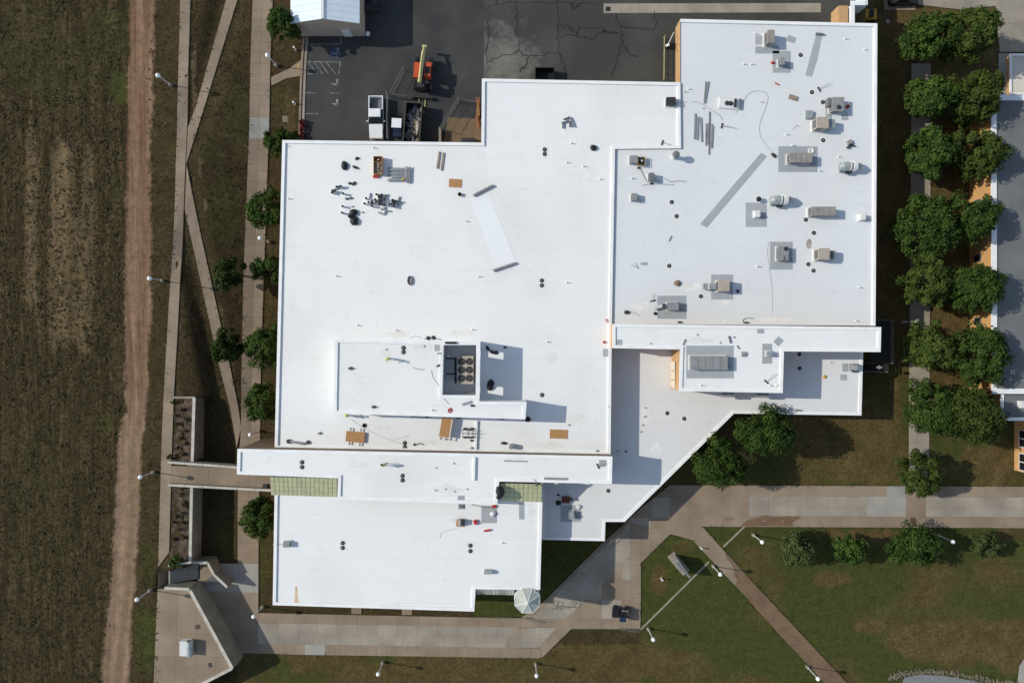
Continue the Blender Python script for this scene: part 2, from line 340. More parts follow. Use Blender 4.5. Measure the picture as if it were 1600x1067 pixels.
streak = vn(px * 6, py * 0.35, 40, 8)
# tan bare streaks in the field
tan = band(py + jit * 3, 190, 240, 520, 600) * (0.32 + 0.75 * vn(px * 5, py * 0.25, 60, 11)) * (px < rl - 8) * (0.5 + 0.5 * band(px, 60, 95, 130, 160))
tan = np.maximum(tan, band(px, 30, 42, 55, 66) * band(py + jit * 2, 150, 230, 460, 540) * 0.8)
field = 1 - sm((px + dj * .6 - rl + 4) / 8)
green = np.zeros_like(px)
east = (px > 1000)
green = np.where(east & (py > 815), 0.66 + 1.0 * (n3 - 0.5) + 0.35 * (n1 - 0.5), green)
green = np.where(east & (py < 765) & (py > 560), 0.44 + 1.0 * (n3 - 0.5) + 0.3 * (n1 - 0.5), green)
green = np.where((px > 740) & (px < 1000) & (py > 830) & (py < 985), 0.8, green)
def blob(cx, cy, rx, ry, v, arr):
    d = np.sqrt(((px - cx + jit * 0.7) / rx) ** 2 + ((py - cy + (n2 - 0.5) * 10) / ry) ** 2); w = 1 - sm((d - 0.62) / 0.6)
    return arr * (1 - w) + v * w
for b_ in ((1290, 904, 24, 16, 0.1), (1310, 905, 30, 14, 0.2), (1340, 834, 85, 9, 0.15), (1170, 862, 18, 9, 0.3), (1480, 1000, 110, 42, 0.05), (1360, 975, 28, 16, 0.15), (1590, 1010, 60, 50, 0.1), (1440, 960, 120, 16, 0.45), (1030, 905, 16, 26, 0.15), (1065, 855, 22, 10, 0.35), (1580, 835, 30, 10, 0.1), (1250, 1010, 60, 40, 1.0), (1070, 960, 40, 50, 0.95), (1060, 1045, 60, 30, 0.3), (960, 1030, 110, 35, 0.22), (1320, 720, 30, 45, 0.15), (1260, 735, 25, 20, 0.35), (1370, 690, 18, 60, 0.2), (1365, 745, 30, 14, 0.15), (1520, 740, 40, 10, 0.35), (1480, 690, 30, 40, 0.75), (1400, 620, 8, 40, 0.1), (1390, 60, 30, 60, 0.05), (1480, 400, 30, 300, 0.1)):
    green = blob(*b_, green)
# olive tints by the sidewalks and across the field
green = np.where(px < 430, np.clip(0.28 * (n3 - 0.3) + 0.18 * (n1 - 0.4), 0, 0.4), green)
for b_ in ((187, 140, 16, 30, 1.0), (180, 300, 12, 30, 0.45), (165, 60, 40, 60, 0.5), (40, 60, 60, 70, 0.4), (90, 110, 80, 70, 0.42), (60, 800, 70, 160, 0.3), (230, 1000, 22, 60, 0.7), (232, 880, 14, 40, 0.5), (165, 660, 15, 20, 0.5), (370, 180, 18, 60, 0.45), (350, 330, 26, 60, 0.5), (300, 330, 10, 30, 0.5), (430, 150, 22, 30, 0.25), (330, 240, 24, 30, 0.35), (420, 1045, 40, 30, 0.6), (520, 1040, 50, 26, 0.25), (660, 1045, 70, 26, 0.2), (590, 1032, 30, 8, 0.6), (480, 1060, 40, 14, 0.55), (410, 860, 14, 80, 0.5), (355, 850, 14, 40, 0.4), (820, 1040, 70, 26, 0.3)):
    green = blob(*b_, green)
bare = np.zeros_like(px)
for b_ in ((302, 120, 5, 70, 0.9), (315, 200, 4, 30, 0.4), (372, 30, 10, 40, 0.4), (312, 262, 5, 22, 0.8), (321, 320, 6, 16, 0.8), (346, 500, 5, 40, 0.6), (372, 600, 4, 40, 0.5), (335, 430, 6, 40, 0.4), (430, 70, 5, 20, 0.5), (1340, 1010, 14, 8, 0.5), (217, 800, 6, 60, 0.5)):
    bare = blob(*b_, bare)
clod = vn(XX, YY, 0.55, 21) - 0.5
bump = np.where(px < rl - 2, clod * 0.16 + (vn(XX * 3.5, YY * 0.5, 1.2, 22) - 0.5) * 0.12, clod * 0.05)
bump = np.where((px > 250) & ((px > 375) | (py > 860)) , 0.02 * clod, bump)
ruts = 0.05 * np.cos((px - rl) / 3.2) * dirt
core = (np.abs(XX) < 82) & (np.abs(YY) < 56)
ZZ = ZZ + np.where(core, bump + ruts, 0) - 0.02
ny, nx = XX.shape
me = bpy.data.meshes.new('ground')
vv = np.stack([XX.ravel(), YY.ravel(), ZZ.ravel()], 1)
idx = np.arange(nx * ny).reshape(ny, nx)
qd = np.stack([idx[:-1, :-1].ravel(), idx[:-1, 1:].ravel(), idx[1:, 1:].ravel(), idx[1:, :-1].ravel()], 1)
me.vertices.add(len(vv)); me.vertices.foreach_set('co', vv.ravel())
me.loops.add(qd.size); me.loops.foreach_set('vertex_index', qd.ravel())
me.polygons.add(len(qd)); me.polygons.foreach_set('loop_start', np.arange(0, qd.size, 4)); me.polygons.foreach_set('loop_total', np.full(len(qd), 4))
me.polygons.foreach_set('use_smooth', np.ones(len(qd), bool))
me.update(); me.validate()
wet = np.where((px > 370) & (py > 1005), 0.8, 0.0); wet = np.where(px > 1000, 1.0, wet)
field_green = px < rl
green = np.where(field_green, green * 0.62, np.where(px < 430, green * 0.8, green))
for nm, arr in (('lawn', wet), ('dirt', dirt), ('green', green), ('tan', np.maximum(tan, bare)), ('field', field)):
    at = me.attributes.new(nm, 'FLOAT', 'POINT'); at.data.foreach_set('value', arr.ravel().astype(np.float32))
ground = bpy.data.objects.new('ground', me); COL.objects.link(ground); tag(ground, 'dry field, dirt track and lawns around the buildings', kind='structure')
def ground_mat():
    m = bpy.data.materials.new('ground'); m.use_nodes = True; t = m.node_tree; N = t.nodes; L = t.links
    b = N['Principled BSDF']; b.inputs['Roughness'].default_value = 0.95; b.inputs['Specular IOR Level'].default_value = 0.1
    pos = N.new('ShaderNodeNewGeometry').outputs['Position']
    def noise(scale, stretch=(1, 1, 1), detail=8, rough=0.6):
        mp = N.new('ShaderNodeMapping'); mp.inputs['Scale'].default_value = stretch; L.new(pos, mp.inputs[0])
        n = N.new('ShaderNodeTexNoise'); n.inputs['Scale'].default_value = scale; n.inputs['Detail'].default_value = detail; n.inputs['Roughness'].default_value = rough
        L.new(mp.outputs[0], n.inputs[0]); return n.outputs[0]
    def rng_(v, a_, b_, c_=0.0, d_=1.0):
        r_ = N.new('ShaderNodeMapRange'); r_.inputs[1].default_value = a_; r_.inputs[2].default_value = b_; r_.inputs[3].default_value = c_; r_.inputs[4].default_value = d_; L.new(v, r_.inputs[0]); return r_.outputs[0]
    def mix(f, c1, c2):
        x = N.new('ShaderNodeMix'); x.data_type = 'RGBA'
        L.new(f, x.inputs[0])
        for i, c in ((6, c1), (7, c2)):
            if isinstance(c, tuple): x.inputs[i].default_value = (*c, 1)
            else: L.new(c, x.inputs[i])
        return x.outputs[2]
    def attr(n):
        a_ = N.new('ShaderNodeAttribute'); a_.attribute_name = n; return a_.outputs['Fac']
    def madd(a_, k, c):
        x = N.new('ShaderNodeMath'); x.operation = 'MULTIPLY_ADD'; x.inputs[1].default_value = k; L.new(a_, x.inputs[0])
        if isinstance(c, float): x.inputs[2].default_value = c
        else: L.new(c, x.inputs[2])
        return x.outputs[0]
    nb = noise(0.35); nf = noise(2.6, detail=10, rough=0.7); nrow = noise(1.0, (1.6, 0.10, 1), 9, 0.7)
    # rough brown grass
    brown = mix(rng_(nb, 0.35, 0.65), (0.080, 0.064, 0.040), (0.130, 0.102, 0.068))
    brown = mix(rng_(nf, 0.40, 0.62), (0.050, 0.043, 0.024), brown)
    dryl = mix(rng_(nb, 0.35, 0.65), (0.120, 0.092, 0.050), (0.215, 0.170, 0.098))
    dryl = mix(rng_(nf, 0.38, 0.6), (0.085, 0.070, 0.034), dryl)
    brown = mix(attr('lawn'), brown, dryl)
    # field: rows running north-south
    fld = mix(rng_(nrow, 0.41, 0.60), (0.058, 0.050, 0.028), (0.135, 0.106, 0.072))
    fld = mix(rng_(nf, 0.36, 0.60), (0.024, 0.024, 0.012), fld)
    col = mix(attr('field'), brown, fld)
    # lawn
    mow = noise(1.0, (0.06, 1.1, 1), 5)
    lawn = mix(rng_(nb, 0.35, 0.65), (0.066, 0.094, 0.030), (0.098, 0.118, 0.042))
    lawn = mix(rng_(mow, 0.35, 0.65), lawn, (0.090, 0.112, 0.046))
    lawn = mix(rng_(nf, 0.35, 0.6), (0.050, 0.068, 0.020), lawn)
    gr = rng_(madd(nf, 0.55, madd(nb, 0.35, attr('green'))), 0.62, 1.12)
    col = mix(gr, col, lawn)
    # bare tan soil
    tanc = mix(nf, (0.22, 0.17, 0.12), (0.36, 0.29, 0.22))
    tn = rng_(madd(nf, 0.9, madd(nrow, 0.5, attr('tan'))), 1.18, 1.75, 0, 0.85)
    col = mix(tn, col, tanc)
    vm = N.new('ShaderNodeVectorMath'); vm.operation = 'MULTIPLY'; vm.inputs[1].default_value = (0.66, 0.585, 0.43); L.new(col, vm.inputs[0]); col = vm.outputs[0]
    # dirt track
    nt_ = noise(1.0, (2.0, 0.05, 1), 8, 0.6)
    sy_ = N.new('ShaderNodeSeparateXYZ'); L.new(pos, sy_.inputs[0])
    red = mix(rng_(nt_, 0.35, 0.65), (0.150, 0.082, 0.048), (0.240, 0.155, 0.103))
    grey = mix(rng_(nt_, 0.35, 0.65), (0.185, 0.122, 0.078), (0.25, 0.175, 0.115))
    dc = mix(rng_(madd(nb, 10.0, sy_.outputs[1]), -12.0, 0.0), grey, red)
    dc = mix(rng_(nf, 0.3, 0.5, 0.55, 1), (0.10, 0.062, 0.036), dc)
    dm = rng_(madd(nf, 0.7, attr('dirt')), 0.48, 1.12)
    col = mix(dm, col, dc)
    mid = noise(0.9, (1, 1, 1), 9, 0.72)
    hm = N.new('ShaderNodeVectorMath'); hm.operation = 'SCALE'; L.new(col, hm.inputs[0]); L.new(rng_(mid, 0.3, 0.7, 0.72, 1.30), hm.inputs['Scale']); col = hm.outputs[0]
    L.new(col, b.inputs['Base Color'])
    bp = N.new('ShaderNodeBump'); bp.inputs['Strength'].default_value = 0.9; bp.inputs['Distance'].default_value = 0.10
    L.new(nf, bp.inputs['Height']); L.new(bp.outputs[0], b.inputs['Normal'])
    return m
me.materials.append(ground_mat())

# ------------------------------------------------------------------ paving, slab by slab
SLABN = 0
def clip_cell(poly, cell):
    out = list(poly)
    for i in range(len(cell)):
        A, B = cell[i], cell[(i + 1) % len(cell)]; inp = out; out = []
        if not inp: return []
        side = lambda p: (B[0] - A[0]) * (p[1] - A[1]) - (B[1] - A[1]) * (p[0] - A[0])
        for k in range(len(inp)):
            p, q = inp[k], inp[(k + 1) % len(inp)]; sp, sq = side(p), side(q)
            if sp >= 0: out.append(p)
            if (sp >= 0) != (sq >= 0):
                t = sp / (sp - sq); out.append((p[0] + t * (q[0] - p[0]), p[1] + t * (q[1] - p[1])))
    return out
def area(p): return 0.5 * sum(p[i][0] * p[(i + 1) % len(p)][1] - p[(i + 1) % len(p)][0] * p[i][1] for i in range(len(p)))
def inset(poly, d):
    n = len(poly); c = (sum(p[0] for p in poly) / n, sum(p[1] for p in poly) / n); out = []
    for p in poly:
        v = Vector((c[0] - p[0], c[1] - p[1])); L = v.length
        if L > 1e-6: v *= min(d * 1.3, L * 0.4) / L
        out.append((p[0] + v.x, p[1] + v.y))
    return out
def slab(poly, parent, m, zf, top=0.10, deep=0.30, gap=0.010, name='slab'):
    """one cast slab; poly in world xy, counter-clockwise"""
    if area(poly) < 0: poly = poly[::-1]
    if area(poly) < 0.03: return
    q = inset(poly, gap); j = random.uniform(-0.008, 0.008)
    mb = MB(); mb.prism([(p[0], p[1], zf(p[0], p[1])) for p in q], -deep, top + j, bottom=False)
    return mb.build(name, m, parent)
def root(name, label):
    o = bpy.data.objects.new(name, None); COL.objects.link(o); return tag(o, label, kind='structure')
def strip(parent, left, right, step, ncol, mats, name='slab', start=0.0):
    """slabs between two pixel edge lines (lists of (px, py) from one end to the other)"""
    A = [P(*p) for p in left]; B = [P(*p) for p in right]
    def samp(Q, t):
        L = [0.0]
        for i in range(1, len(Q)): L.append(L[-1] + (Q[i] - Q[i - 1]).length)
        s = t * L[-1]
        for i in range(1, len(Q)):
            if s <= L[i] + 1e-9:
                k = (s - L[i - 1]) / max(1e-9, L[i] - L[i - 1]); return Q[i - 1].lerp(Q[i], k)
        return Q[-1]
    LA = sum((A[i] - A[i - 1]).length for i in range(1, len(A)))
    n = max(1, round(LA / step))
    for i in range(n):
        a0, a1, b0, b1 = samp(A, i / n), samp(A, (i + 1) / n), samp(B, i / n), samp(B, (i + 1) / n)
        for c in range(ncol):
            p = [a0.lerp(b0, c / ncol), a0.lerp(b0, (c + 1) / ncol), a1.lerp(b1, (c + 1) / ncol), a1.lerp(b1, c / ncol)]
            m = mats(i / n, c) if callable(mats) else mats
            slab([(v.x, v.y) for v in p], parent, m, g, name=name)
def pave(parent, polypx, z, origin, ux, step, m, stepv=None, holes=()):
    """slabs of a grid clipped to a pixel polygon at height z"""
    poly = [tuple(W(*p, z))[:2] for p in polypx]
    o = W(*origin, z); o = Vector((o.x, o.y)); u = Vector(ux).normalized(); v = Vector((-u.y, u.x)); stepv = stepv or step
    cs = [((Vector(p) - o).dot(u), (Vector(p) - o).dot(v)) for p in poly]
    i0, i1 = math.floor(min(c[0] for c in cs) / step), math.ceil(max(c[0] for c in cs) / step)
    j0, j1 = math.floor(min(c[1] for c in cs) / stepv), math.ceil(max(c[1] for c in cs) / stepv)
    for i in range(i0, i1):
        for j in range(j0, j1):
            cell = [o + u * (i * step) + v * (j * stepv), o + u * ((i + 1) * step) + v * (j * stepv), o + u * ((i + 1) * step) + v * ((j + 1) * stepv), o + u * (i * step) + v * ((j + 1) * stepv)]
            q = clip_cell(poly, [tuple(c) for c in cell])
            if len(q) >= 3:
                mm = m(i, j) if callable(m) else m
                slab(q, parent, mm, lambda x, y: z)
uw = root('upper_walkway', 'long tan concrete walkway along the dirt track')
strip(uw, [(282, 0), (277, 200), (275, 260), (271, 380), (264, 480), (256, 620), (252.5, 700), (250.5, 780), (247.5, 880), (246.5, 920)], [(298, 0), (293, 197), (290, 260), (285.5, 380), (280, 480), (272, 620), (269, 700), (267, 780), (264, 880), (262.5, 920)], 3.2, 1, lambda t, c: M['conc'])
dp = root('diagonal_path', 'tan concrete path slanting from the upper walkway to the pavement by the building')
strip(dp, [(289, 328), (303, 390), (313.7, 440), (342, 568), (360.5, 640), (370, 700)], [(292, 258), (319, 390), (330, 438), (358.8, 568), (373.8, 640), (377, 668)], 3.2, 1, M['conc'])
dp2 = root('diagonal_path', 'tan concrete path slanting up from the upper walkway to the top edge')
strip(dp2, [(294, 200), (297.5, 198), (354, 0)], [(291, 258), (311, 196), (371.6, 0)], 3.2, 1, lambda t, c: M['concw'] if 0.36 < t < 0.44 else M['conc'])
sw = root('pavement', 'two slabs wide tan pavement beside the trees on the west side')
strip(sw, [(395, 0), (390, 200), (387.5, 260), (380.5, 440), (378, 560), (377, 660), (373, 715)], [(426.5, 0), (421, 200), (418.6, 260), (412.5, 440), (408, 560), (407, 660), (406.5, 715)], 1.5, 2, lambda t, c: M['concw'] if 0.232 < t < 0.275 else M['conc'])
sw2 = root('pavement', 'tan pavement between the bridge and the lower plaza')
strip(sw2, [(372, 750), (371.7, 880)], [(406, 750), (404, 880)], 3.0, 2, M['conc'])
lk = root('side_path', 'short slanting path from the pavement to the car park kerb')
strip(lk, [(424, 121), (445, 113), (462, 100), (474, 92)], [(424, 135), (452, 121), (460, 116), (473, 119)], 3.0, 1, M['conc'])
# lower plaza, south walkway, east plaza and promenade (all at z = 0)
pl = root('lower_plaza', 'tan and grey concrete plaza below the stairs')
pave(pl, [(318, 880), (404, 880), (404, 957), (431, 957.5), (431, 972.5), (403, 972.5), (403, 1005), (444, 1005.5), (444, 1021), (360, 1019), (330, 960), (306, 915)], 0.0, (404, 957), (1, -0.015), 3.0, lambda i, j: M['concw'] if (j in (1, 2) and i < 0) or j > 0 else M['conc'], 3.0)
sth = root('south_walkway', 'wide concrete walkway with a grey centre band along the south front')
def lin(x, a_, b_, x0=404.0, x1=845.0): return a_ + (b_ - a_) * (x - x0) / (x1 - x0)
def row(parent, ya, yb, x0, x1, step, m):
    n = round((x1 - x0) / step)
    for i in range(n):
        xa, xb = x0 + (x1 - x0) * i / n, x0 + (x1 - x0) * (i + 1) / n
        q = [W(xa, lin(xa, *yb)), W(xb, lin(xb, *yb)), W(xb, lin(xb, *ya)), W(xa, lin(xa, *ya))]
        slab([(v.x, v.y) for v in q], parent, m(i, n) if callable(m) else m, lambda x, y: 0.0)
row(sth, (957, 966), (972.5, 980), 431, 845, 31.6, M['conc'])
row(sth, (972.5, 980), (989, 996), 403, 808, 31.6, M['concg'])
row(sth, (989, 996), (1005, 1012), 403, 792, 31.6, M['concg'])
row(sth, (1005, 1012), (1021, 1027.5), 444, 845, 16, lambda i, n: M['concw'] if i in (2, 3) else M['conc'])
TRI = [(792, 1012), (808, 980), (845, 980), (893, 981), (846, 1027), (845, 1012)]
pave(sth, [(824, 980), (870, 980), (840, 1011.5), (795, 1011)], 0.0, (845, 966), (1, -0.02), 3.0, M['concg'], 3.0)
pave(sth, [(808, 980), (824, 980), (795, 1011), (792, 1011), (792, 995), (808, 995)], 0.0, (845, 966), (1, -0.02), 3.0, M['conc'], 3.0)
pave(sth, [(870, 980), (893, 981.5), (846, 1027.5), (845.5, 1012), (840, 1011.5)], 0.0, (845, 966), (1, 1), 1.6, M['conc'], 3.0)
pz = root('east_plaza', 'tan concrete plaza with grey diagonal bands at the south-east corner')
GREY = [(846, 962), (950, 848), (986, 848), (985, 855), (880, 964)]
pave(pz, [(812, 966), (846, 943), (939, 850), (975, 818), (985, 815), (905, 892), (846, 951), (828, 966)], 0.0, (845, 966), (1, 1), 3.0, M['conc'], 3.0)
pave(pz, [(828, 966), (846, 951), (905, 892), (985, 815), (985, 868), (884, 966)], 0.0, (845, 966), (1, 1), 3.0, M['concg'], 3.0)
pave(pz, [(884, 966), (985, 868), (985, 938), (955, 966)], 0.0, (845, 966), (1, -0.02), 3.0, lambda i, j: M['conc'] if (i + j) % 3 else M['concg'], 3.0)
pave(pz, [(845, 966), (955, 966), (985, 938), (985, 966), (1001, 966), (1000, 982), (893, 981.5), (845, 980)], 0.0, (845, 966), (1, -0.02), 1.5, M['conc'], 3.0)
pave(pz, [(985, 815), (1048, 833), (1001.5, 878.5), (1001, 966), (985, 966)], 0.0, (985, 966), (1, 0), 1.55, M['conc'], 1.6)
pave(pz, [(975, 817), (1003, 792), (1047, 757), (1047, 805), (1097, 805), (1097, 822), (1082, 843), (1048, 834), (985, 816)], 0.0, (985, 966), (1, 0), 3.0, lambda i, j: M['concg'] if (i * 3 + j) % 4 == 0 else M['conc'], 3.0)
pr = root('promenade', 'wide concrete promenade with grey centre band running east')
def row2(parent, y0, y1, x0, x1, step, m):
    n = round((x1 - x0) / step)
    for i in range(n):
        xa, xb = x0 + (x1 - x0) * i / n, x0 + (x1 - x0) * (i + 1) / n; f0 = lambda x: (x - 1040) / 560 * 2.5
        q = [W(xa, y1 + f0(xa)), W(xb, y1 + f0(xb)), W(xb, y0 + f0(xb)), W(xa, y0 + f0(xa))]
        slab([(v.x, v.y) for v in q], parent, m((xa + xb) / 2) if callable(m) else m, lambda x, y: 0.0)
row2(pr, 757.5, 774, 1047, 1630, 30.7, lambda x: M['concw'] if 1388 < x < 1420 else M['conc'])
for ya, yb in ((774, 789.5), (789.5, 805)): row2(pr, ya, yb, 1047, 1630, 30.7, lambda x: M['conc'] if 1420 < x < 1448 or x < 1160 else (M['concw'] if 1340 < x < 1420 else M['concg']))
row2(pr, 805, 822, 1097, 1157, 30, M['conc'])
row2(pr, 805, 822, 1157, 1250, 31, M['conc'])
row2(pr, 805, 822, 1250, 1630, 30.7, M['conc'])
di = root('lawn_path', 'diagonal concrete path across the lawn, rust stained in its lower part')
strip(di, [(1081.6, 843), (1172.5, 940), (1200, 971.5), (1289, 1067), (1300, 1079)], [(1097.5, 822), (1206, 940), (1200, 934), (1324, 1067), (1335, 1079)][:1] + [(1131, 860), (1206, 941), (1324, 1067), (1335, 1079)], 3.2, 1, lambda t, c: M['conc'] if t < 0.30 or t > 0.93 else M['concwet'])
ct = root('court_path', 'concrete path between the tree pairs in the east court')
strip(ct, [(1424, 100), (1422, 400), (1421, 590), (1420, 757)], [(1454, 100), (1453, 400), (1452, 590), (1451, 757)], 3.2, 2, M['concg'])
for x0, x1, y0, y1 in ((549, 565, 945, 958.5), (628, 644, 945, 960)):
    lw = root('link_path', 'short concrete link between the front wall and south walkway'); pave(lw, [(x0, y0), (x1, y0), (x1, y1), (x0, y1)], 0.0, (x0, y1), (1, 0), 1.7, M['conc'], 1.7)
# narrow edging strip crossing the lawn
for k, (A_, B_) in enumerate((((1000, 984), (1108, 877)), ((1130, 854), (1163, 822.5)))):
    es = root('edging_strip', 'thin pale concrete edging strip crossing the lawn')
    a_, b_ = W(*A_), W(*B_); n = 12 if k == 0 else 4; d = (b_ - a_).normalized(); nrm = Vector((-d.y, d.x, 0)) * 0.13
    for i in range(n):
        p, q = a_.lerp(b_, i / n), a_.lerp(b_, (i + 1) / n)
        slab([(v.x, v.y) for v in (p - nrm, q - nrm, q + nrm, p + nrm)], es, M['concwall'], lambda x, y: 0.0, top=0.06, gap=0.01, name='edging_block')
# top right corner: pavement and forecourt
fc = root('forecourt', 'grey paved forecourt at the top right')
pave(fc, [(1380, -12), (1430, -12), (1430, 17), (1382, 17)], 0.0, (1380, 17), (1, 0), 3.2, M['conc'])
pave(fc, [(1430, -30), (1640, -30), (1640, 82), (1562, 82), (1556, 10), (1500, 16), (1432, 8)], 0.0, (1562, 82), (1, 0), 4.2, M['concg'])
pave(fc, [(1560, 84), (1578, 84), (1578, 150), (1560, 150)], 0.0, (1560, 84), (1, 0), 2.2, M['concw'])
# ------------------------------------------------------------------ north yard
YZ = 5.06
def sheet(name, polypx, z, m, parent=None, th=0.03):
    mb = MB(); mb.prism([tuple(W(*p, z))[:2] for p in polypx], z - th, z, bottom=False); return mb.build(name, m, parent)
yard = root('yard', 'dark asphalt yard north of the white roofs')
sheet('asphalt', [(478, -80), (756, -80), (756, 260), (474, 260)], YZ, M['asph'], yard, 0.2)
sheet('old_asphalt', [(756, -80), (1336, -80), (1336, 150), (756, 150)], YZ, M['asph_old'], yard, 0.2)
def ribbon(mb, pts, w, z):
    for i in range(len(pts) - 1):
        a_, b_ = Vector(pts[i][:2]), Vector(pts[i + 1][:2]); d = (b_ - a_)
        if d.length < 1e-6: continue
        d.normalize(); n = Vector((-d.y, d.x)) * w / 2; a2, b2 = a_ - d * w * 0.25, b_ + d * w * 0.25
        mb.add([(a2.x - n.x, a2.y - n.y, z), (b2.x - n.x, b2.y - n.y, z), (b2.x + n.x, b2.y + n.y, z), (a2.x + n.x, a2.y + n.y, z)], [(0, 1, 2, 3)])
def wig(pts, amp=0.25, k=6):
    out = []
    for i in range(len(pts) - 1):
        for j in range(k):
            p = pts[i].lerp(pts[i + 1], j / k)
            out.append(p + Vector((random.uniform(-amp, amp), random.uniform(-amp, amp), 0)) if j or i else p)
    return out + [pts[-1]]
mb = MB(); zz = YZ + 0.004
for ln in ([(75, 60), (250, 20), (620, 20), (900, 40)], [(305, 20), (310, 180), (330, 365)], [(615, 0), (615, 180), (610, 250), (620, 385)], [(95, 150), (100, 440)], [(90, 460), (200, 410), (330, 375), (400, 410), (620, 385)], [(620, 185), (700, 205), (745, 260)], [(610, 265), (760, 262), (860, 285), (930, 240), (1050, 240)], [(750, 250), (770, 205), (930, 200), (960, 240), (1050, 240)], [(1030, 90), (1065, 200), (1080, 310), (1040, 430), (1000, 570)], [(1065, 200), (1180, 215), (1320, 205), (1310, 80)], [(1085, 330), (1120, 385), (1190, 415)], [(620, 385), (650, 480), (680, 570)], [(395, 415), (380, 480), (330, 520)], [(160, -40), (170, 30)], [(700, 20), (720, 60), (780, 30)]):
    p = wig([W(740 + x / 4.638, y / 4.638, YZ) for x, y in ln]); ribbon(mb, p, 0.10, zz); zz += 0.0015
tag(mb.build('crack_sealant', M['tar'], yard), kind='stuff')
cs = root('drain_strip', 'pale concrete gutter strip across the yard')
for i in range(12):
    x0, x1 = 943 + 28.3 * i, 943 + 28.3 * (i + 1); a_, b_, c_, d_ = W(x0, 21 - .1 * i, YZ), W(x1, 21 - .1 * i, YZ), W(x1, 6 - .05 * i, YZ), W(x0, 6 - .05 * i, YZ)
    slab([(v.x, v.y) for v in (a_, b_, c_, d_)], cs, M['concg'], lambda x, y: YZ, top=0.012, deep=0.0)
o = MB().bbox(-.32, -.3, 0, .32, .3, .03).build('drain_grate', M['tar'], cs); o.location = W(950, 14.5, YZ + 0.03)
tp = root('loading_pad', 'tan concrete pad in the corner between the roofs')
pave(tp, [(700, 184), (752, 186), (752, 240), (690, 240)], YZ, (700, 184), (1, 0.03), 2.6, M['tanslab'], 2.6)
for c, l in enumerate(([(480, 69.4), (532.7, 69.4)], [(532.7, 69.4), (532.7, 56)], [(481, 96.6), (531.6, 97.7)], [(531.6, 97.7), (529.5, 116)], [(482, 98), (495, 115.5)], [(490.5, 97), (504, 116)], [(500, 97), (513, 116)], [(510, 98), (524, 116)], [(480, 115.8), (491, 115.8)], [(478, 145.5), (496, 146)], [(516, 146), (533, 146)], [(477, 178), (497, 178)])):
    mb = MB(); p = [W(*q, YZ) for q in l]; p0 = p[0]; ribbon(mb, [q - p0 for q in p], 0.11, 0); o = mb.build('painted_line', M['paintw'], yard); o.location = (p0.x, p0.y, YZ + 0.005 + 0.0005 * c)
sheet('blue_patch', [(516.5, 74), (532, 75), (532.5, 90), (516, 90)], YZ + 0.004, M['paintb'], yard, 0.002)
def isa(cx, cy, s=1.0):
    mb = MB(); q = lambda x, y: W(cx + x * s, cy + y * s, YZ)
    ribbon(mb, [q(-6, 0), q(0, 1), q(2, 3)], .15, 0)                      # leg
    ribbon(mb, [q(4, -4), q(3.5, 1), q(-1, 1)], .2, .0006)                # back and seat
    ribbon(mb, [q(2 + 4.5 * math.cos(t), 1.5 + 4 * math.sin(t)) for t in [R(-20 + i * 22) for i in range(10)]], .15, .0012)   # wheel
    mb.cyl((q(4.2, -6).x, q(4.2, -6).y, 0.0018), .2, .001, 10)
    o = mb.build('wheelchair_symbol', M['paintw'], yard); o.location = (0, 0, YZ + 0.008)
isa(523.7, 83); isa(523, 131, .9); isa(523.5, 162, .8)
kb = root('kerb', 'double concrete kerb along the west edge of the yard')
pts = [(475, 58), (472, 100), (470, 150), (468, 222)]
for i in range(len(pts) - 1):
    for off, w_, m in ((0, .30, 'conc'), (5, .34, 'concg')):
        a_, b_ = W(pts[i][0] + off, pts[i][1], YZ), W(pts[i + 1][0] + off, pts[i + 1][1], YZ)
        mb = MB(); mb.box((0, 0, 0), (w_, (b_ - a_).length - .02, .35 if off == 0 else .16), rz=math.atan2((b_ - a_).y, (b_ - a_).x) - math.pi / 2)
        o = mb.build('kerbstone', M[m], kb); o.location = (a_ + b_) / 2
sheet('tactile_plate', [(465, 99.5), (472.5, 99.5), (472, 111.5), (464.5, 111.5)], YZ + .02, M['yellow'], lk, .12)

# ------------------------------------------------------------------ main building
bld = thing('building', 'sprawling flat-roofed building with white membrane roofs in many steps', 'building', (0, 0, 0))
def off_poly(poly, d):
    """inward offset, one distance per edge"""
    n = len(poly); out = []
    if area(poly) < 0: raise ValueError
    for i in range(n):
        p, a_, b_ = Vector(poly[i]), Vector(poly[i - 1]), Vector(poly[(i + 1) % n])
        d1, d2 = (p - a_).normalized(), (b_ - p).normalized(); n1_, n2_ = Vector((-d1.y, d1.x)), Vector((-d2.y, d2.x))
        e1, e2 = d[i - 1], d[i]; cr = d1.x * d2.y - d1.y * d2.x
        if abs(cr) < 0.05: out.append(p + n1_ * max(e1, e2)); continue
        q1, q2 = p + n1_ * e1, p + n2_ * e2; t = ((q2 - q1).x * d2.y - (q2 - q1).y * d2.x) / cr; out.append(q1 + d1 * t)
    return [tuple(v) for v in out]
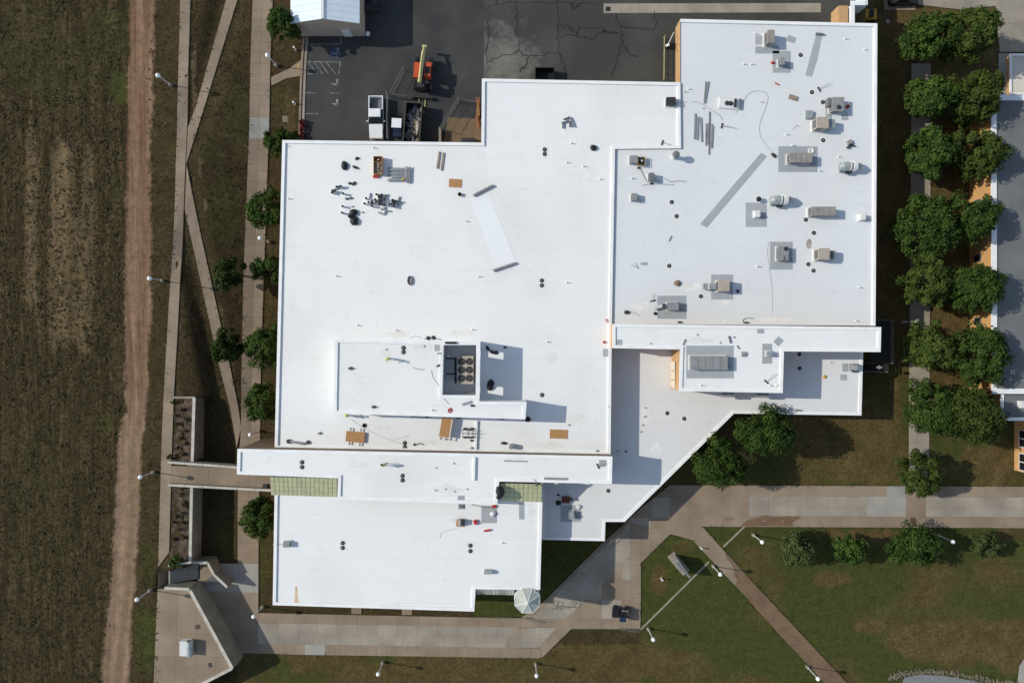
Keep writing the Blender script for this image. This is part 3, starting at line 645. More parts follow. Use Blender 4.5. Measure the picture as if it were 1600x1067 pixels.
def block(polypx, zt, par=0.2, wall='tan_wall', roof='roof', z0=-1.0, cw=0.42, none=(), parent=None, over=0.05):
    """walls, coping and roof of one block; polypx goes clockwise in the picture seen from above"""
    parent = parent or bld
    poly = [tuple(W(*p, zt))[:2] for p in polypx]; fl = [0.0 if i in none else cw for i in range(len(poly))]
    if area(poly) < 0:
        n = len(poly); poly = poly[::-1]; fl = [fl[(n - 2 - i) % n] for i in range(n)]
    wl = off_poly(poly, [over] * len(poly)); inn = off_poly(poly, fl)
    mb = MB(); mb.prism(wl, z0, zt - .08, bottom=False, top=False); mb.build('wall', M[wall], parent)
    mb = MB(); rp = off_poly(poly, [max(over, f - .02) for f in fl]); mb.prism(rp, zt - par - .05, zt - par, bottom=False, side=False); mb.build('roof', M[roof], parent)
    n = len(poly); mb = MB()
    for i in range(n):
        if fl[i] == 0: continue
        j = (i + 1) % n; a_, b_, c_, d_ = poly[i], poly[j], inn[j], inn[i]
        v = [(*a_, zt - .16), (*b_, zt - .16), (*b_, zt), (*a_, zt), (*c_, zt + .0), (*d_, zt + .0), (*c_, zt - par - .02), (*d_, zt - par - .02)]
        mb.add(v, [(0, 1, 2, 3), (3, 2, 4, 5), (5, 4, 6, 7)])
    mb.build('coping', M['coping'], parent)
# M: the large main roof, with its step to the north
ZM = 7.95
block([(441, 219), (752, 223), (753, 123), (1063, 129), (1064, 232), (961, 233), (956, 505), (954, 711), (429, 701)], ZM, .2, none=())
block([(1063, 30), (1371, 37), (1368, 509), (956, 506), (961, 233), (1064, 232), (1063, 129)], 7.85, .2, roof='roof_r', none=(2, 3, 4, 5, 6), over=0.0)
Z2 = 10.0
block([(957, 506), (1377, 511), (1376, 550), (1225, 549), (1223, 614), (1061, 611), (1063, 546), (957, 544)], Z2, .14)
ZL = 5.0
block([(940, 530), (1349, 540), (1346, 649), (1147, 646), (976, 815), (946, 815), (945, 845), (846, 843), (846, 740), (940, 740)], ZL, .12, roof='roof_l', none=(0, 8, 9))
ZS = 10.2
block([(371, 701), (957, 713), (956, 756), (780, 752), (777, 788), (527, 780), (528, 747), (370, 741)], ZS, .16, wall='brown_wall', z0=4.0)
sheet('bridge_wall', [(371.6, 701.5), (432, 702.8), (432, 706), (371.6, 704.5)], ZS - .1, M['brown_wall'], bld, 10)
ZB = 7.9
block([(429, 770), (777, 778), (848, 770), (844, 921), (803, 921), (743, 920), (741, 955), (426, 945)], ZB, .18, none=(0, 1))
ZP = 11.6
block([(523, 530), (693, 534), (691, 617), (749, 618), (749, 627), (823, 628), (821, 655), (521, 646)], ZP, .16, wall='white_wall', z0=7.0)
# equipment well beside the penthouse: north wall, east wall with two louvre openings
def wallbox(a_, b_, z0, z1, th, name='wall', m='white_wall'):
    a_, b_ = Vector(a_[:2]), Vector(b_[:2]); c = (a_ + b_) / 2; d = b_ - a_
    return MB().box((c.x, c.y, (z0 + z1) / 2), (d.length, th, z1 - z0), rz=math.atan2(d.y, d.x)).build(name, M[m], bld)
zr = ZM - .2
A_ = W(747.3, 536, ZP); B_ = W(746.3, 622, ZP); C_ = W(693, 536, ZP)
wallbox(C_, A_, zr, ZP - .005, .42)
ya = [A_.y + .21, W(0, 544.5, zr).y, W(0, 556, zr).y, W(0, 598.5, zr).y, W(0, 612, zr).y, B_.y]
xat = lambda y: A_.x + (B_.x - A_.x) * (A_.y - y) / (A_.y - B_.y)
for i in range(5):
    p, q = (xat(ya[i]), ya[i]), (xat(ya[i + 1]), ya[i + 1])
    if i in (1, 3): wallbox(p, q, zr, 8.45, .40); wallbox(p, q, 10.15, ZP - .01, .40)
    else: wallbox(p, q, zr, ZP - .01, .40)
mb = MB()
for p, q in ((C_, A_), ((A_.x, A_.y + .25), B_)):
    p, q = Vector(p[:2]), Vector(q[:2]); c = (p + q) / 2; d = q - p; mb.box((c.x, c.y, ZP + (.01 if p == Vector(C_[:2]) else .02)), (d.length, .52, .05), rz=math.atan2(d.y, d.x))
mb.build('coping', M['coping'], bld)
mb = MB(); p = W(748.8, 578, ZP); 
for dy in (-.9, .9):   # gate leaves of the well, slightly ajar: two slits of light
    pass
# P2 tan wall panels (west face) and small canopies on its south wall
wx0 = W(1060.2, 0, Z2).x
for y0, y1 in ((566, 580), (581.5, 595), (596.5, 608)):
    a_, b_ = W(1061, y0, Z2), W(1061, y1, Z2); mb = MB().bbox(a_.x - .09, a_.y, ZL + .8, a_.x + .02, b_.y, Z2 - 2.2); mb.build('wall_panel', M['cream'], bld)
for x in (1148.5, 1204.5):
    p = W(x, 615, Z2); MB().bbox(p.x - .85, p.y - .75, 6.6, p.x + .85, p.y + .1, 7.0).build('canopy', M['mgrey'], bld)
# raised expansion joints on the roofs
for (x0, y0, x1, y1, z) in ((745, 657, 743, 709, ZM - .2), (741.5, 714, 740.5, 750, ZS - .16), (526, 535, 523.5, 643, ZP - .16)):
    if x0 == 526: continue
    a_, b_ = W(x0, y0, z), W(x1, y1, z); MB().box(((a_ + b_) / 2 + Vector((0, 0, .12))), (.28, (b_ - a_).length, .26), rz=math.atan2((b_ - a_).y, (b_ - a_).x) - math.pi / 2).build('expansion_joint', M['coping'], bld)
# rusty flashing between the main roof and the higher strip
a_, b_ = W(462, 705.0, ZM - .1), W(952, 713.5, ZM - .1)
MB().box((a_ + b_) / 2 + Vector((0, .06, 0)), ((b_ - a_).length, .16, .10), rz=math.atan2((b_ - a_).y, (b_ - a_).x)).build('rusty_flashing', mat('rusty_flashing', (0.24, 0.12, 0.075), (0.5, 0.44, 0.38), scale=1.2), bld)
# sloping fibreglass skylights with glazing bars, pane by pane
def skylight(quad, za, zb, nu, nv, m='fibre'):
    """quad px: top-left, top-right, bottom-right, bottom-left; za at the top edge, zb at the bottom edge"""
    q = [W(*quad[0], za), W(*quad[1], za), W(*quad[2], zb), W(*quad[3], zb)]
    sk = bpy.data.objects.new('skylight', None); COL.objects.link(sk); sk.parent = bld
    at = lambda u, v: q[0].lerp(q[1], u).lerp(q[3].lerp(q[2], u), v)
    n = (q[1] - q[0]).cross(q[3] - q[0]).normalized();  n = n if n.z > 0 else -n
    e = 0.07
    for i in range(nu):
        for j in range(nv):
            eu, ev = e * .5 / ((q[1] - q[0]).length / nu), e * .5 / ((q[3] - q[0]).length / nv)
            c = [at((i + eu) / nu, (j + ev) / nv), at((i + 1 - eu) / nu, (j + ev) / nv), at((i + 1 - eu) / nu, (j + 1 - ev) / nv), at((i + eu) / nu, (j + 1 - ev) / nv)]
            MB().add([p - n * .05 for p in c] + c, [(4, 7, 6, 5), (0, 1, 5, 4), (1, 2, 6, 5), (2, 3, 7, 6), (3, 0, 4, 7)]).build('pane', M[m], sk)
    mb = MB(); mb.add([p - n * .10 for p in q] + [p - n * .04 for p in q], [(4, 7, 6, 5), (0, 1, 5, 4), (1, 2, 6, 5), (2, 3, 7, 6), (3, 0, 4, 7), (0, 3, 2, 1)]); mb.build('glazing_bars', M['mgrey'], sk)
    mb = MB()                                            # closing cheeks down to the roof
    for s in ((0, 3), (1, 2), (3, 2)):
        a_, b_ = q[s[0]], q[s[1]]; mb.add([a_ - n * .1, b_ - n * .1, Vector((b_.x, b_.y, zb - 1.6)), Vector((a_.x, a_.y, zb - 1.6))], [(0, 1, 2, 3)])
    mb.build('cheek', M['white_wall'], sk)
skylight([(421.5, 745), (526.5, 747.5), (526.5, 776.5), (423.5, 773.5)], 9.9, 8.3, 15, 4)
skylight([(781, 755), (847.5, 756.5), (846, 784.5), (783, 782.5)], 9.7, 8.15, 9, 4)
skylight([(744.5, 920), (803.5, 920.5), (803, 929.5), (745, 928.5)], 7.75, 6.9, 12, 1, 'fibre2')
# corner turret with an eight-sided glazed cap
tc = W(824, 938, 8.0); tw = bpy.data.objects.new('turret', None); COL.objects.link(tw); tw.parent = bld; tw.location = (tc.x, tc.y, 0)
rt = 20.5 * S(8.0)
MB().cyl((0, 0, -.5), rt * 1.0, 8.3, 16, cap=False).build('turret_wall', M['white_wall'], tw)
mb = MB()
for i in range(8):
    t0, t1 = R(22.5 + 45 * i), R(67.5 + 45 * i); a2, b2, ap = Vector((rt * 1.02 * math.cos(t0), rt * 1.02 * math.sin(t0), 7.95)), Vector((rt * 1.02 * math.cos(t1), rt * 1.02 * math.sin(t1), 7.95)), Vector((0, 0, 9.0))
    c = (a2 + b2 + ap) / 3; mb2 = MB(); v = [c.lerp(p, .975) for p in (a2, b2, ap)]; mb2.add(v + [p - Vector((0, 0, .06)) for p in v], [(0, 1, 2), (0, 3, 4, 1), (1, 4, 5, 2), (2, 5, 3, 0)]); mb2.build('pane', M['fibre2'], tw)
    mb.tube([a2, ap], .05, 4); mb.tube([a2, b2], .06, 4)
mb.build('glazing_bars', M['wunit'], tw)
# walls are pierced by windows on the outer fronts
def windows(polypx, zt, zlo, zhi, step=3.4, w=1.7):
    a_, b_ = (W(*p, zt) for p in polypx); d = Vector((b_.x - a_.x, b_.y - a_.y)); L = d.length; d.normalize(); n = int(L // step)
    for i in range(n):
        c = Vector((a_.x, a_.y)) + d * (L * (i + .5) / n); rz = math.atan2(d.y, d.x)
        f = MB().box((0, 0, 0), (w, .16, zhi - zlo)).build('window', M['dark'], bld); f.location = (c.x, c.y, (zlo + zhi) / 2); f.rotation_euler = (0, 0, rz)
        MB().box((0, 0, 0), (w - .16, .2, zhi - zlo - .16)).build('pane', M['glass'], f)
windows([(426, 945), (741, 955)], ZB, 1.0, 3.0, 3.6); windows([(426, 945), (741, 955)], ZB, 4.6, 6.4, 3.6)
windows([(1147, 646), (1346, 649)], ZL, 1.0, 3.2)
windows([(1371, 40), (1368, 505)], 7.85, 4.4, 6.2, 5.0); windows([(1371, 40), (1368, 505)], 7.85, 1.0, 2.8, 5.0)
windows([(429, 700), (441, 225)], ZM, 5.4, 7.0, 6)

# roof stains, membrane sheets and walkway pads glued to the roofs
def rpatch(name, quad, z, m, th=.03, label=None):
    mb = MB(); mb.prism([tuple(W(*p, z))[:2] for p in quad], z, z + th, bottom=False); o = mb.build(name, M[m], bld)
    if label: o['label'] = label
def rect(x0, y0, x1, y1): return [(x0, y0), (x1, y0), (x1, y1), (x0, y1)]
RR, RM, R2, RL, RS, RB, RP = 7.65, ZM - .2, Z2 - .14, ZL - .12, ZS - .16, ZB - .18, ZP - .16
for q, z in ((rect(1180, 56, 1191, 70), RR), (rect(1180, 73, 1217.5, 84), RR), (rect(1207, 80, 1235, 114), RR), ([(1275, 55), (1284, 57), (1276.5, 94), (1268, 120), (1258, 118.5), (1268, 80)], RR),
             ([(1232, 55), (1244, 60), (1241, 68.5), (1228, 64)], RR), (rect(1290, 155, 1299.5, 188), RR), (rect(1315, 179, 1325, 188), RR), (rect(1216, 229, 1277, 269), RR), ([(1189, 239), (1198, 244.5), (1104, 356), (1094, 350)], RR),
             (rect(1165, 317, 1197.5, 354.5), RR), (rect(1203, 378, 1238, 421), RR), (rect(1111, 429, 1145, 468), RR), (rect(1027, 462, 1072, 498), RR), (rect(1001, 410, 1012, 414.5), RR),
             (rect(1183, 511, 1193.5, 521), R2), (rect(962, 530.5, 972, 540.5), R2), (rect(1072, 540, 1146, 591), R2), (rect(1191, 537, 1206, 568), R2), ([(1208, 534), (1216, 525.5), (1224.5, 532), (1216, 541)], R2), (rect(1158, 549, 1167, 558), R2),
             (rect(1316, 568, 1325.5, 580.5), RL), (rect(1313, 585, 1323, 594), RL), (rect(876, 789, 907, 815), RL), (rect(942, 545, 954, 557), RM), (rect(936, 718.5, 947, 729), RS),
             (rect(679, 538, 689, 548.5), RP), (rect(715, 774, 725.5, 784.5), RS), (rect(716, 787, 726.5, 795.5), RB), (rect(752, 790, 776, 817), RB), (rect(811, 786, 819, 811), RB), (rect(642, 648.5, 674, 652), RM)):
    rpatch('walkway_pad', q, z, 'pad')
rpatch('membrane_sheet', [(734, 310), (765, 304), (806, 410), (775, 420)], RM, 'roof_new', .012, 'strip of fresh whiter membrane')
rpatch('rust_stain', [(461.5, 916), (463, 915), (464.5, 917), (465, 926), (466, 936), (467, 945), (459.5, 945), (460.5, 934), (461, 925)], RB, 'rust', .004, 'orange rust streak running to the roof edge')
for cx, cy, rx, ry, z in ((1264, 381, 5, 8, RR), (1311, 300, 9, 14, RR)):
    rpatch('dirt_stain', [(cx + rx * math.cos(t) * random.uniform(.75, 1.1), cy + ry * math.sin(t) * random.uniform(.75, 1.1)) for t in [i * .42 for i in range(15)]], z, 'dirtstain' if rx < 6 else 'roof_l', .003)
for cx, cy, z in ((682, 766, RS), (697, 764, RS), (711, 768, RS), (731, 764, RS), (682, 731, RS), (710, 724, RS), (1010, 637, RL), (1008, 651, RL), (1006, 664, RL), (1002, 675, RL), (605, 546, RP), (664, 541, RP), (1018, 537, R2), (1090, 523, R2), (1148, 527, R2), (1126, 536, R2), (890, 664, RM), (978, 705, RL), (966, 705, RL), (1192, 160, RR), (1100, 170, RR)):
    rpatch('scuff', [(cx + 3.2 * math.cos(t) * random.uniform(.4, 1.2), cy + 2.2 * math.sin(t) * random.uniform(.4, 1.2)) for t in [i * .63 for i in range(10)]], z, 'dirtstain', .003)
# drains (dark domed strainers), paired on the old roofs, and short vent pipes
def drain(px_, py_, z, r=.24):
    p = W(px_, py_, z); o = MB().lathe((0, 0, 0), [(r * 1.25, 0), (r * 1.25, .03), (r, .04), (r * .95, .06), (r * .45, .09), (.02, .1)], 12).build('roof_drain', M['dark'], bld); o.location = p
    if z != RL or px_ > 1: rpatch('drain_grime', [(px_ + 6.5 * math.cos(t) * random.uniform(.6, 1.15), py_ + 6.5 * math.sin(t) * random.uniform(.6, 1.15)) for t in [i * .52 for i in range(12)]], z, 'faint', .003 + random.random() * .002)
    for i in range(1): MB().lathe((0, 0, .1), [(r * .5, 0), (r * .4, .05), (.02, .06)], 8).build('strainer_cap', M['dgrey'], o)
for x, y, z in ((851, 234, RM), (851, 241, RM), (846.5, 438.5, RM), (846.5, 446, RM), (630.5, 543.5, RP), (630.5, 550, RP), (632.5, 692, RM), (632.5, 698.5, RM), (472, 722, RS), (472, 729.5, RS), (629, 743, RS), (629, 750, RS), (535.5, 848, RB), (535.5, 855.5, RB), (735, 852, RB), (735, 860.5, RB),
                (1251, 86.5, RR), (1268.5, 144.5, RR), (1285.5, 160, RR), (1286, 219.5, RR), (1259, 343.5, RR), (1271.5, 364, RR), (1263, 413, RR), (1271, 423, RR), (1049.5, 316, RR), (1045.5, 415.5, RR), (1042.5, 645.5, RL), (1069, 654, RL), (950.5, 766.5, RL), (1249, 553.5, RL), (1249.5, 575.5, RL), (847, 617, RM), (1057, 338, RR), (1095, 463, RR)):
    drain(x, y, z)
def vent(px_, py_, z, h=.42, r=.055, m='wunit'):
    p = base(px_, py_, z, h); o = MB().lathe((0, 0, 0), [(r * 2.6, 0), (r * 2.2, .04), (r * 1.1, .14), (r, .15), (r, h), (r * .7, h), (r * .7, h - .1)], 10).build('vent_pipe', M[m], bld); o.location = p
for x, y, z in ((1181, 51, RR), (1163, 99, RR), (1175, 99, RR), (1070, 142, RR), (1077, 138, RR), (1322, 59, RR), (1353, 76, RR), (1230, 209, RR), (1184, 416, RR), (1186, 416, RR), (988, 278, RR), (893, 223, RM), (886, 253, RM), (912, 259, RM), (938, 279, RM), (748, 432, RM), (525, 431, RM), (886, 441, RM), (446, 227, RM), (450, 310, RM), (583, 230, RM), (728, 345, RM), (558, 508, RM), (738, 515, RM), (855, 534, RM), (1096, 602, R2), (1204, 602, R2), (1215, 602, R2), (784, 849, RB), (618, 516, RM), (548, 575, RP), (584, 635, RP), (675, 641, RP), (1298, 566, RL), (950, 635, RM), (1339, 501, RR), (1135, 503, R2), (1344, 449, RR), (1282, 266, RR), (1312, 244, RR), (1240, 226, RR)):
    vent(x, y, z)

random.seed(11)
for cx, cy, rx, ry, z in ((560, 700, 26, 4, RM), (650, 703, 34, 4, RM), (735, 703, 22, 4, RM), (800, 702, 26, 5, RM), (860, 696, 18, 6, RM), (600, 668, 14, 6, RM), (670, 690, 16, 5, RM), (900, 655, 18, 9, RM), (620, 522, 20, 5, RM), (720, 520, 24, 5, RM), (860, 560, 12, 14, RM), (660, 545, 18, 6, RP), (600, 552, 12, 6, RP), (700, 765, 22, 9, RS), (560, 725, 20, 7, RS), (1010, 650, 8, 22, RL), (1025, 700, 9, 12, RL), (1095, 532, 30, 5, R2), (1210, 500, 34, 4, RR), (1080, 450, 16, 8, RR), (1310, 300, 9, 14, RR), (1130, 470, 12, 8, RR), (720, 812, 14, 8, RB), (830, 800, 6, 22, RB), (1000, 478, 18, 8, RR), (1180, 620, 20, 4, RL)):
    rpatch('grime', [(cx + rx * math.cos(t) * random.uniform(.55, 1.2), cy + ry * math.sin(t) * random.uniform(.5, 1.2)) for t in [i * .35 for i in range(18)]], z, 'faint', .002 + random.random() * .0015)
# ------------------------------------------------------------------ bridge, planters, retaining walls, stairs on the west side
br = root('bridge', 'concrete footbridge from the upper walkway to the building')
pave(br, [(264, 727), (432, 733), (432, 764), (264, 758)], 3.0, (264, 727), (1, -0.04), 2.9, M['conc'], 4.5)
MB().prism([tuple(W(*p, 3.0))[:2] for p in [(285, 727), (432, 733), (432, 764), (285, 758)]], 2.45, 2.75).build('bridge_deck', M['concwall'], br)
def parapet_run(pts, z0, z1, th, n, label, cat, m='concwall', name='parapet'):
    a_, b_ = W(*pts[0], z1), W(*pts[1], z1); d = b_ - a_; rz = math.atan2(d.y, d.x); c = (a_ + b_) / 2
    t = thing(name, label, cat, (c.x, c.y, z0), rz); L = d.length / n
    for i in range(n):
        o = MB().bbox(-L / 2 + .02, -th / 2, 0, L / 2 - .02, th / 2, z1 - z0).build('panel', M[m], t); o.location = (-d.length / 2 + L * (i + .5), 0, 0)
        MB().bbox(-L / 2 + .03, -th / 2 - .03, z1 - z0 + .002, L / 2 - .03, th / 2 + .03, z1 - z0 + .06).build('cap', M['palecap'], o)
    return t
parapet_run([(262, 722), (371, 730)], 2.4, 4.05, .26, 4, 'low pale concrete parapet on the north side of the footbridge', 'parapet')
parapet_run([(262, 757.5), (425, 766)], 2.4, 4.05, .26, 6, 'low pale concrete parapet on the south side of the footbridge', 'parapet')
def planter(name, label, a_, b_, c_, plants, zt=3.15):
    """wall top px: north end a_, along the east face to b_"""
    t = thing(name, label, 'wall', (0, 0, 0))
    p, q = W(*a_, zt), W(*b_, zt)
    d = (q - p); rz = math.atan2(d.y, d.x); m_ = (p + q) / 2
    MB().box((m_.x, m_.y, (zt - 1.5) / 2), (d.length, .34, zt + 1.5), rz=rz).build('retaining_wall', M['concwall'], t)
    MB().box((m_.x, m_.y, zt + .03), (d.length, .42, .055), rz=rz).build('coping', M['palecap'], t)
    if c_:
        r_ = W(*c_, zt); d = r_ - p; m_ = (p + r_) / 2; MB().box((m_.x, m_.y, (zt + .8) / 2), (d.length, .3, zt - .8), rz=math.atan2(d.y, d.x)).build('end_wall', M['concwall'], t)
    return t
planter('planter_wall', 'tall concrete planter wall north of the footbridge', (303.5, 621), (300.5, 721), (271, 621), None)
planter('planter_wall', 'tall concrete planter wall south of the footbridge', (299.5, 761), (297, 878), None, None)
def soilpatch(poly, z, label):
    mb = MB(); mb.prism([tuple(W(*p, z))[:2] for p in poly], z - .2, z); o = mb.build('planter_bed', M['soil']); tag(o, label, kind='structure')
soilpatch([(272, 623), (302, 623), (299.5, 722), (269, 721)], 2.98, 'dry soil bed inside the north planter')
soilpatch([(267, 762), (298.5, 763), (296, 882), (264.5, 882)], 2.98, 'dry soil bed inside the south planter')
# leafy plants: many small leaf quads scattered through clumps
def foliage(rad, hgt, nclump, nleaf, leaf, seed, squash=1.0, gap=0.0, clump=0.36, z0=0.0):
    r_ = np.random.default_rng(seed)
    vs, fs = [], []
    ang = r_.random(nclump) * 6.283; u = r_.random(nclump); el = r_.random(nclump)
    lob = r_.random(8) * .62 + .60
    la = lob[(ang / 6.283 * 8).astype(int) % 8]
    cz = z0 + hgt * (0.08 + 0.86 * el ** 0.8); prof_ = np.sqrt(np.clip(1 - (np.abs(el - 0.38) / 0.64) ** 2, 0.05, 1))
    rr = rad * la * prof_ * np.sqrt(0.28 + 0.72 * u) * .86
    cx, cy = rr * np.cos(ang), rr * np.sin(ang) * squash
    cr = rad * clump * (0.5 + 0.9 * r_.random(nclump))
    n = nclump * nleaf
    d = r_.normal(size=(n, 3)); d /= np.linalg.norm(d, axis=1)[:, None]
    rad_ = np.repeat(cr, nleaf)[:, None] * (r_.random((n, 1)) ** 0.33); off = d * rad_; off[:, 2] *= .75
    c = np.stack([np.repeat(cx, nleaf), np.repeat(cy, nleaf), np.repeat(cz, nleaf)], 1) + off
    nr = d * 1.15 + r_.normal(size=(n, 3)) * .42 + np.array([0, 0, .30]); nr /= np.linalg.norm(nr, axis=1)[:, None]
    t = np.cross(nr, r_.normal(size=(n, 3))); t /= np.linalg.norm(t, axis=1)[:, None]; b = np.cross(nr, t)
    s = (leaf * (0.6 + 0.8 * r_.random((n, 1))))
    q = np.stack([c - t * s * .5, c - b * s * .33 + t * s * .05, c + t * s * .55, c + b * s * .33 + t * s * .05], 1).reshape(-1, 3)
    me = bpy.data.meshes.new('crown'); me.vertices.add(len(q)); me.vertices.foreach_set('co', q.ravel().astype(np.float32))
    me.loops.add(len(q)); me.loops.foreach_set('vertex_index', np.arange(len(q), dtype=np.int32))
    me.polygons.add(n); me.polygons.foreach_set('loop_start', np.arange(0, len(q), 4, dtype=np.int32)); me.polygons.foreach_set('loop_total', np.full(n, 4, dtype=np.int32))
    me.update(); return me, list(zip(cx, cy, cz))
TS = 100
def tree(px_, py_, rpx, h, label, m='leaf', group=None, name='broadleaf_tree', squash=1.0, dens=1.0, gz=None, cat='tree', clump=.215, leaf=.32):
    """crown centre and radius in pixels, h = overall height in metres"""
    global TS; TS += 1
    z = 0.0
    for _ in range(12):
        p = W(px_, py_, z + h * .66); z = .5 * z + .5 * (g(p.x, p.y) if gz is None else gz)
    r_ = rpx * (1.075 if gz == 0 and h > 7 else 1.05 if rpx > 40 else 1.26 if px_ < 500 else 1.12) * S(z + h * .6); squash = squash * (.80 + .3 * ((TS * 37) % 11) / 10); r_ *= (.94 if px_ > 1500 else 1.0) / max(.9, squash ** .3)
    t = thing(name, label, cat, (p.x, p.y, z), (TS * 2.399) % 6.283, group)
    ch = h * .74; me, cl = foreach_crown(r_, ch, h - ch, dens, TS, squash, clump, leaf); me.materials.append(M[m])
    o = bpy.data.objects.new('crown', me); COL.objects.link(o); o.parent = t
    mb = MB(); tr = .05 * h ** .8
    mb.tube([(0, 0, -.3), (.03, .02, h * .15), (-.04, .05, h * .32), (0, 0, h * .6)], [tr * 1.3, tr, tr * .85, tr * .4], 8); mb.build('trunk', M['bark'], t)
    random.shuffle(cl); mb = MB()
    for x, y, zz in cl[:9]: mb.tube([(0, .02, h * random.uniform(.22, .42)), (x * .45, y * .45, zz * .72 + h * .05), (x * .95, y * .95, zz)], [tr * .5, tr * .3, tr * .1], 5)
    mb.build('limb', M['bark'], t)
    return t
def foreach_crown(r_, ch, z0, dens, seed, squash, clump, leaf):
    k = int((22 + 4.6 * r_ * r_) * dens); return foliage(r_, ch, k, 120, leaf, seed, squash, clump=clump, z0=z0)
WEST = [(441, 36, 21, 6.2, 'leaf', 'round dark green tree beside the metal shed at the top'), (438, 222, 22, 3.6, 'leaf', 'green tree tucked under the north-west corner of the main roof'), (416, 327, 27, 4.6, 'leaf', 'green tree overhanging the pavement halfway up the west front'), (425, 421, 23, 5.2, 'leaf', 'green tree by the west front with a tree shadow on the paving beside it'), (359, 427, 21, 6.0, 'leafd', 'dark green tree on the bank right of the diagonal path'),
        (357, 542, 24, 6.2, 'leafd', 'dark green tree overhanging the diagonal path'), (412, 540, 28, 6.0, 'leaf', 'large green tree by the west front opposite the path tree'), (414, 634, 27, 6.8, 'leaf', 'green tree by the west front just north of the footbridge'), (411, 808, 30, 7.2, 'leaf', 'broad green tree by the west front south of the footbridge')]
for x, y, r_, h, m, lb in WEST: tree(x, y, r_, h, lb, m, 'trees along the west front')
COURT = [(1195, 681, 50, 9.2, 'leaf', 'big green tree in the south-east court against the long white edge', .95), (1118, 727, 46, 8.6, 'leaf', 'big green tree by the slanting white roof edge and promenade', 1)]
for x, y, r_, h, m, lb, q in COURT: tree(x, y, r_, h, lb, m, 'two court trees', squash=q)
EAST = [(1454, 56, 43, 8.6, 'leaf', 'dark green tree, top left of the east court tree rows'), (1520, 56, 43, 8.6, 'leaf2', 'olive green tree, top right of the east court tree rows by the paved forecourt'), (1452, 152, 42, 8.4, 'leaf', 'left tree of the second pair from the top in the east court'), (1526, 148, 47, 9.0, 'leaf2', 'right tree of the second pair from the top, touching the pale roof strip'), (1454, 244, 42, 8.2, 'leaf', 'left tree of the third pair in the east court'), (1532, 240, 44, 9.0, 'leaf2', 'right tree of the third pair, reaching over the grey roof edge'), (1452, 350, 47, 8.6, 'leaf', 'left tree of the fourth pair in the east court'), (1520, 346, 45, 9.0, 'leaf', 'right tree of the fourth pair, beside the orange wall'),
        (1452, 440, 39, 8.2, 'leaf2', 'left tree of the fifth pair, north of the white lamp'), (1520, 448, 48, 9.0, 'leaf', 'right tree of the fifth pair, shading the grey roof'), (1452, 546, 42, 8.2, 'leaf2', 'left tree of the sixth pair, just below the white lamp'), (1531, 551, 49, 9.0, 'leaf', 'right tree of the sixth pair, spreading over the white parapet'), (1456, 640, 42, 8.4, 'leaf', 'left tree of the lowest pair in the east court'), (1515, 646, 53, 9.2, 'leaf2', 'right and broadest tree of the lowest pair by the stepped grey roof')]
for x, y, r_, h, m, lb in EAST: tree(x, y, r_, h, lb, m, 'paired trees in the east court', gz=0, leaf=.36)
tree(1438, 744, 35, 6.4, 'lighter green small tree at the end of the court path by the promenade', 'leaf2', dens=.8)
LAWN = [(1247, 862, 29, 5.0, 'leafg', 'grey green young tree, leftmost in the row below the promenade'), (1331, 860, 25, 4.8, 'leaf', 'small green tree, second from the left in the row below the promenade'), (1431, 854, 37, 6.0, 'leaf', 'largest green tree in the row below the promenade beside a white lamp'), (1543, 850, 24, 3.6, 'leafg', 'sparse bushy young tree at the right end of the row below the promenade')]
for x, y, r_, h, m, lb in LAWN: tree(x, y, r_, h, lb, m, 'row of young trees below the promenade', dens=.8, clump=.25)
def shrub(px_, py_, rpx, h, m, label, dens=1.0, z=None, name='shrub', leaf=.2, squash=1.0, group=None):
    global TS; TS += 1
    p = P(px_, py_) if z is None else W(px_, py_, z); r_ = rpx * S(p.z)
    t = thing(name, label, 'shrub', p, 0, group); k = int((7 + 5 * r_ * r_) * dens)
    me, cl = foliage(r_, h, k, 60, leaf, TS, squash, clump=.34); me.materials.append(M[m]); o = bpy.data.objects.new('crown', me); COL.objects.link(o); o.parent = t
    mb = MB()
    for x, y, zz in cl[:5]: mb.tube([(0, 0, -.05), (x * .8, y * .8, zz * .8)], [.03, .012], 4)
    mb.build('stem', M['bark'], t); return t
shrub(277, 872, 13, 1.5, 'leaf', 'bright green bush at the lower end of the south planter by the stairs', z=2.95)
shrub(272, 627, 4, .7, 'leaf', 'small green bush at the upper corner of the north planter', z=2.95)
shrub(268, 713, 5, .7, 'leaf', 'small green bush at the lower corner of the north planter', z=2.95)
shrub(289, 786, 7, .5, 'drygrass', 'straw yellow clump in the south planter by the footbridge', z=2.95)
k = 0
for cx, cy in ((285, 640), (292, 655), (280, 662), (290, 672), (283, 684), (291, 692), (277, 700), (286, 708), (275, 648), (282, 772), (276, 806), (287, 816), (281, 826), (289, 838), (274, 842), (285, 800), (272, 815)):
    shrub(cx, cy, 3.6, .45, 'drygrass', 'low dry tussock among the bare soil of the %s planter' % ('north' if cy < 730 else 'south'), z=2.96, name='dry_tussock', dens=.8, group='dry tussocks in the planters')
for i in range(6): shrub(474 - .5 * i, 191 + 5 * i, 4.5, .8, 'leafr', 'red leaved shrub in the row along the yard kerb', z=YZ, name='red_shrub', group='red shrubs along the yard kerb')
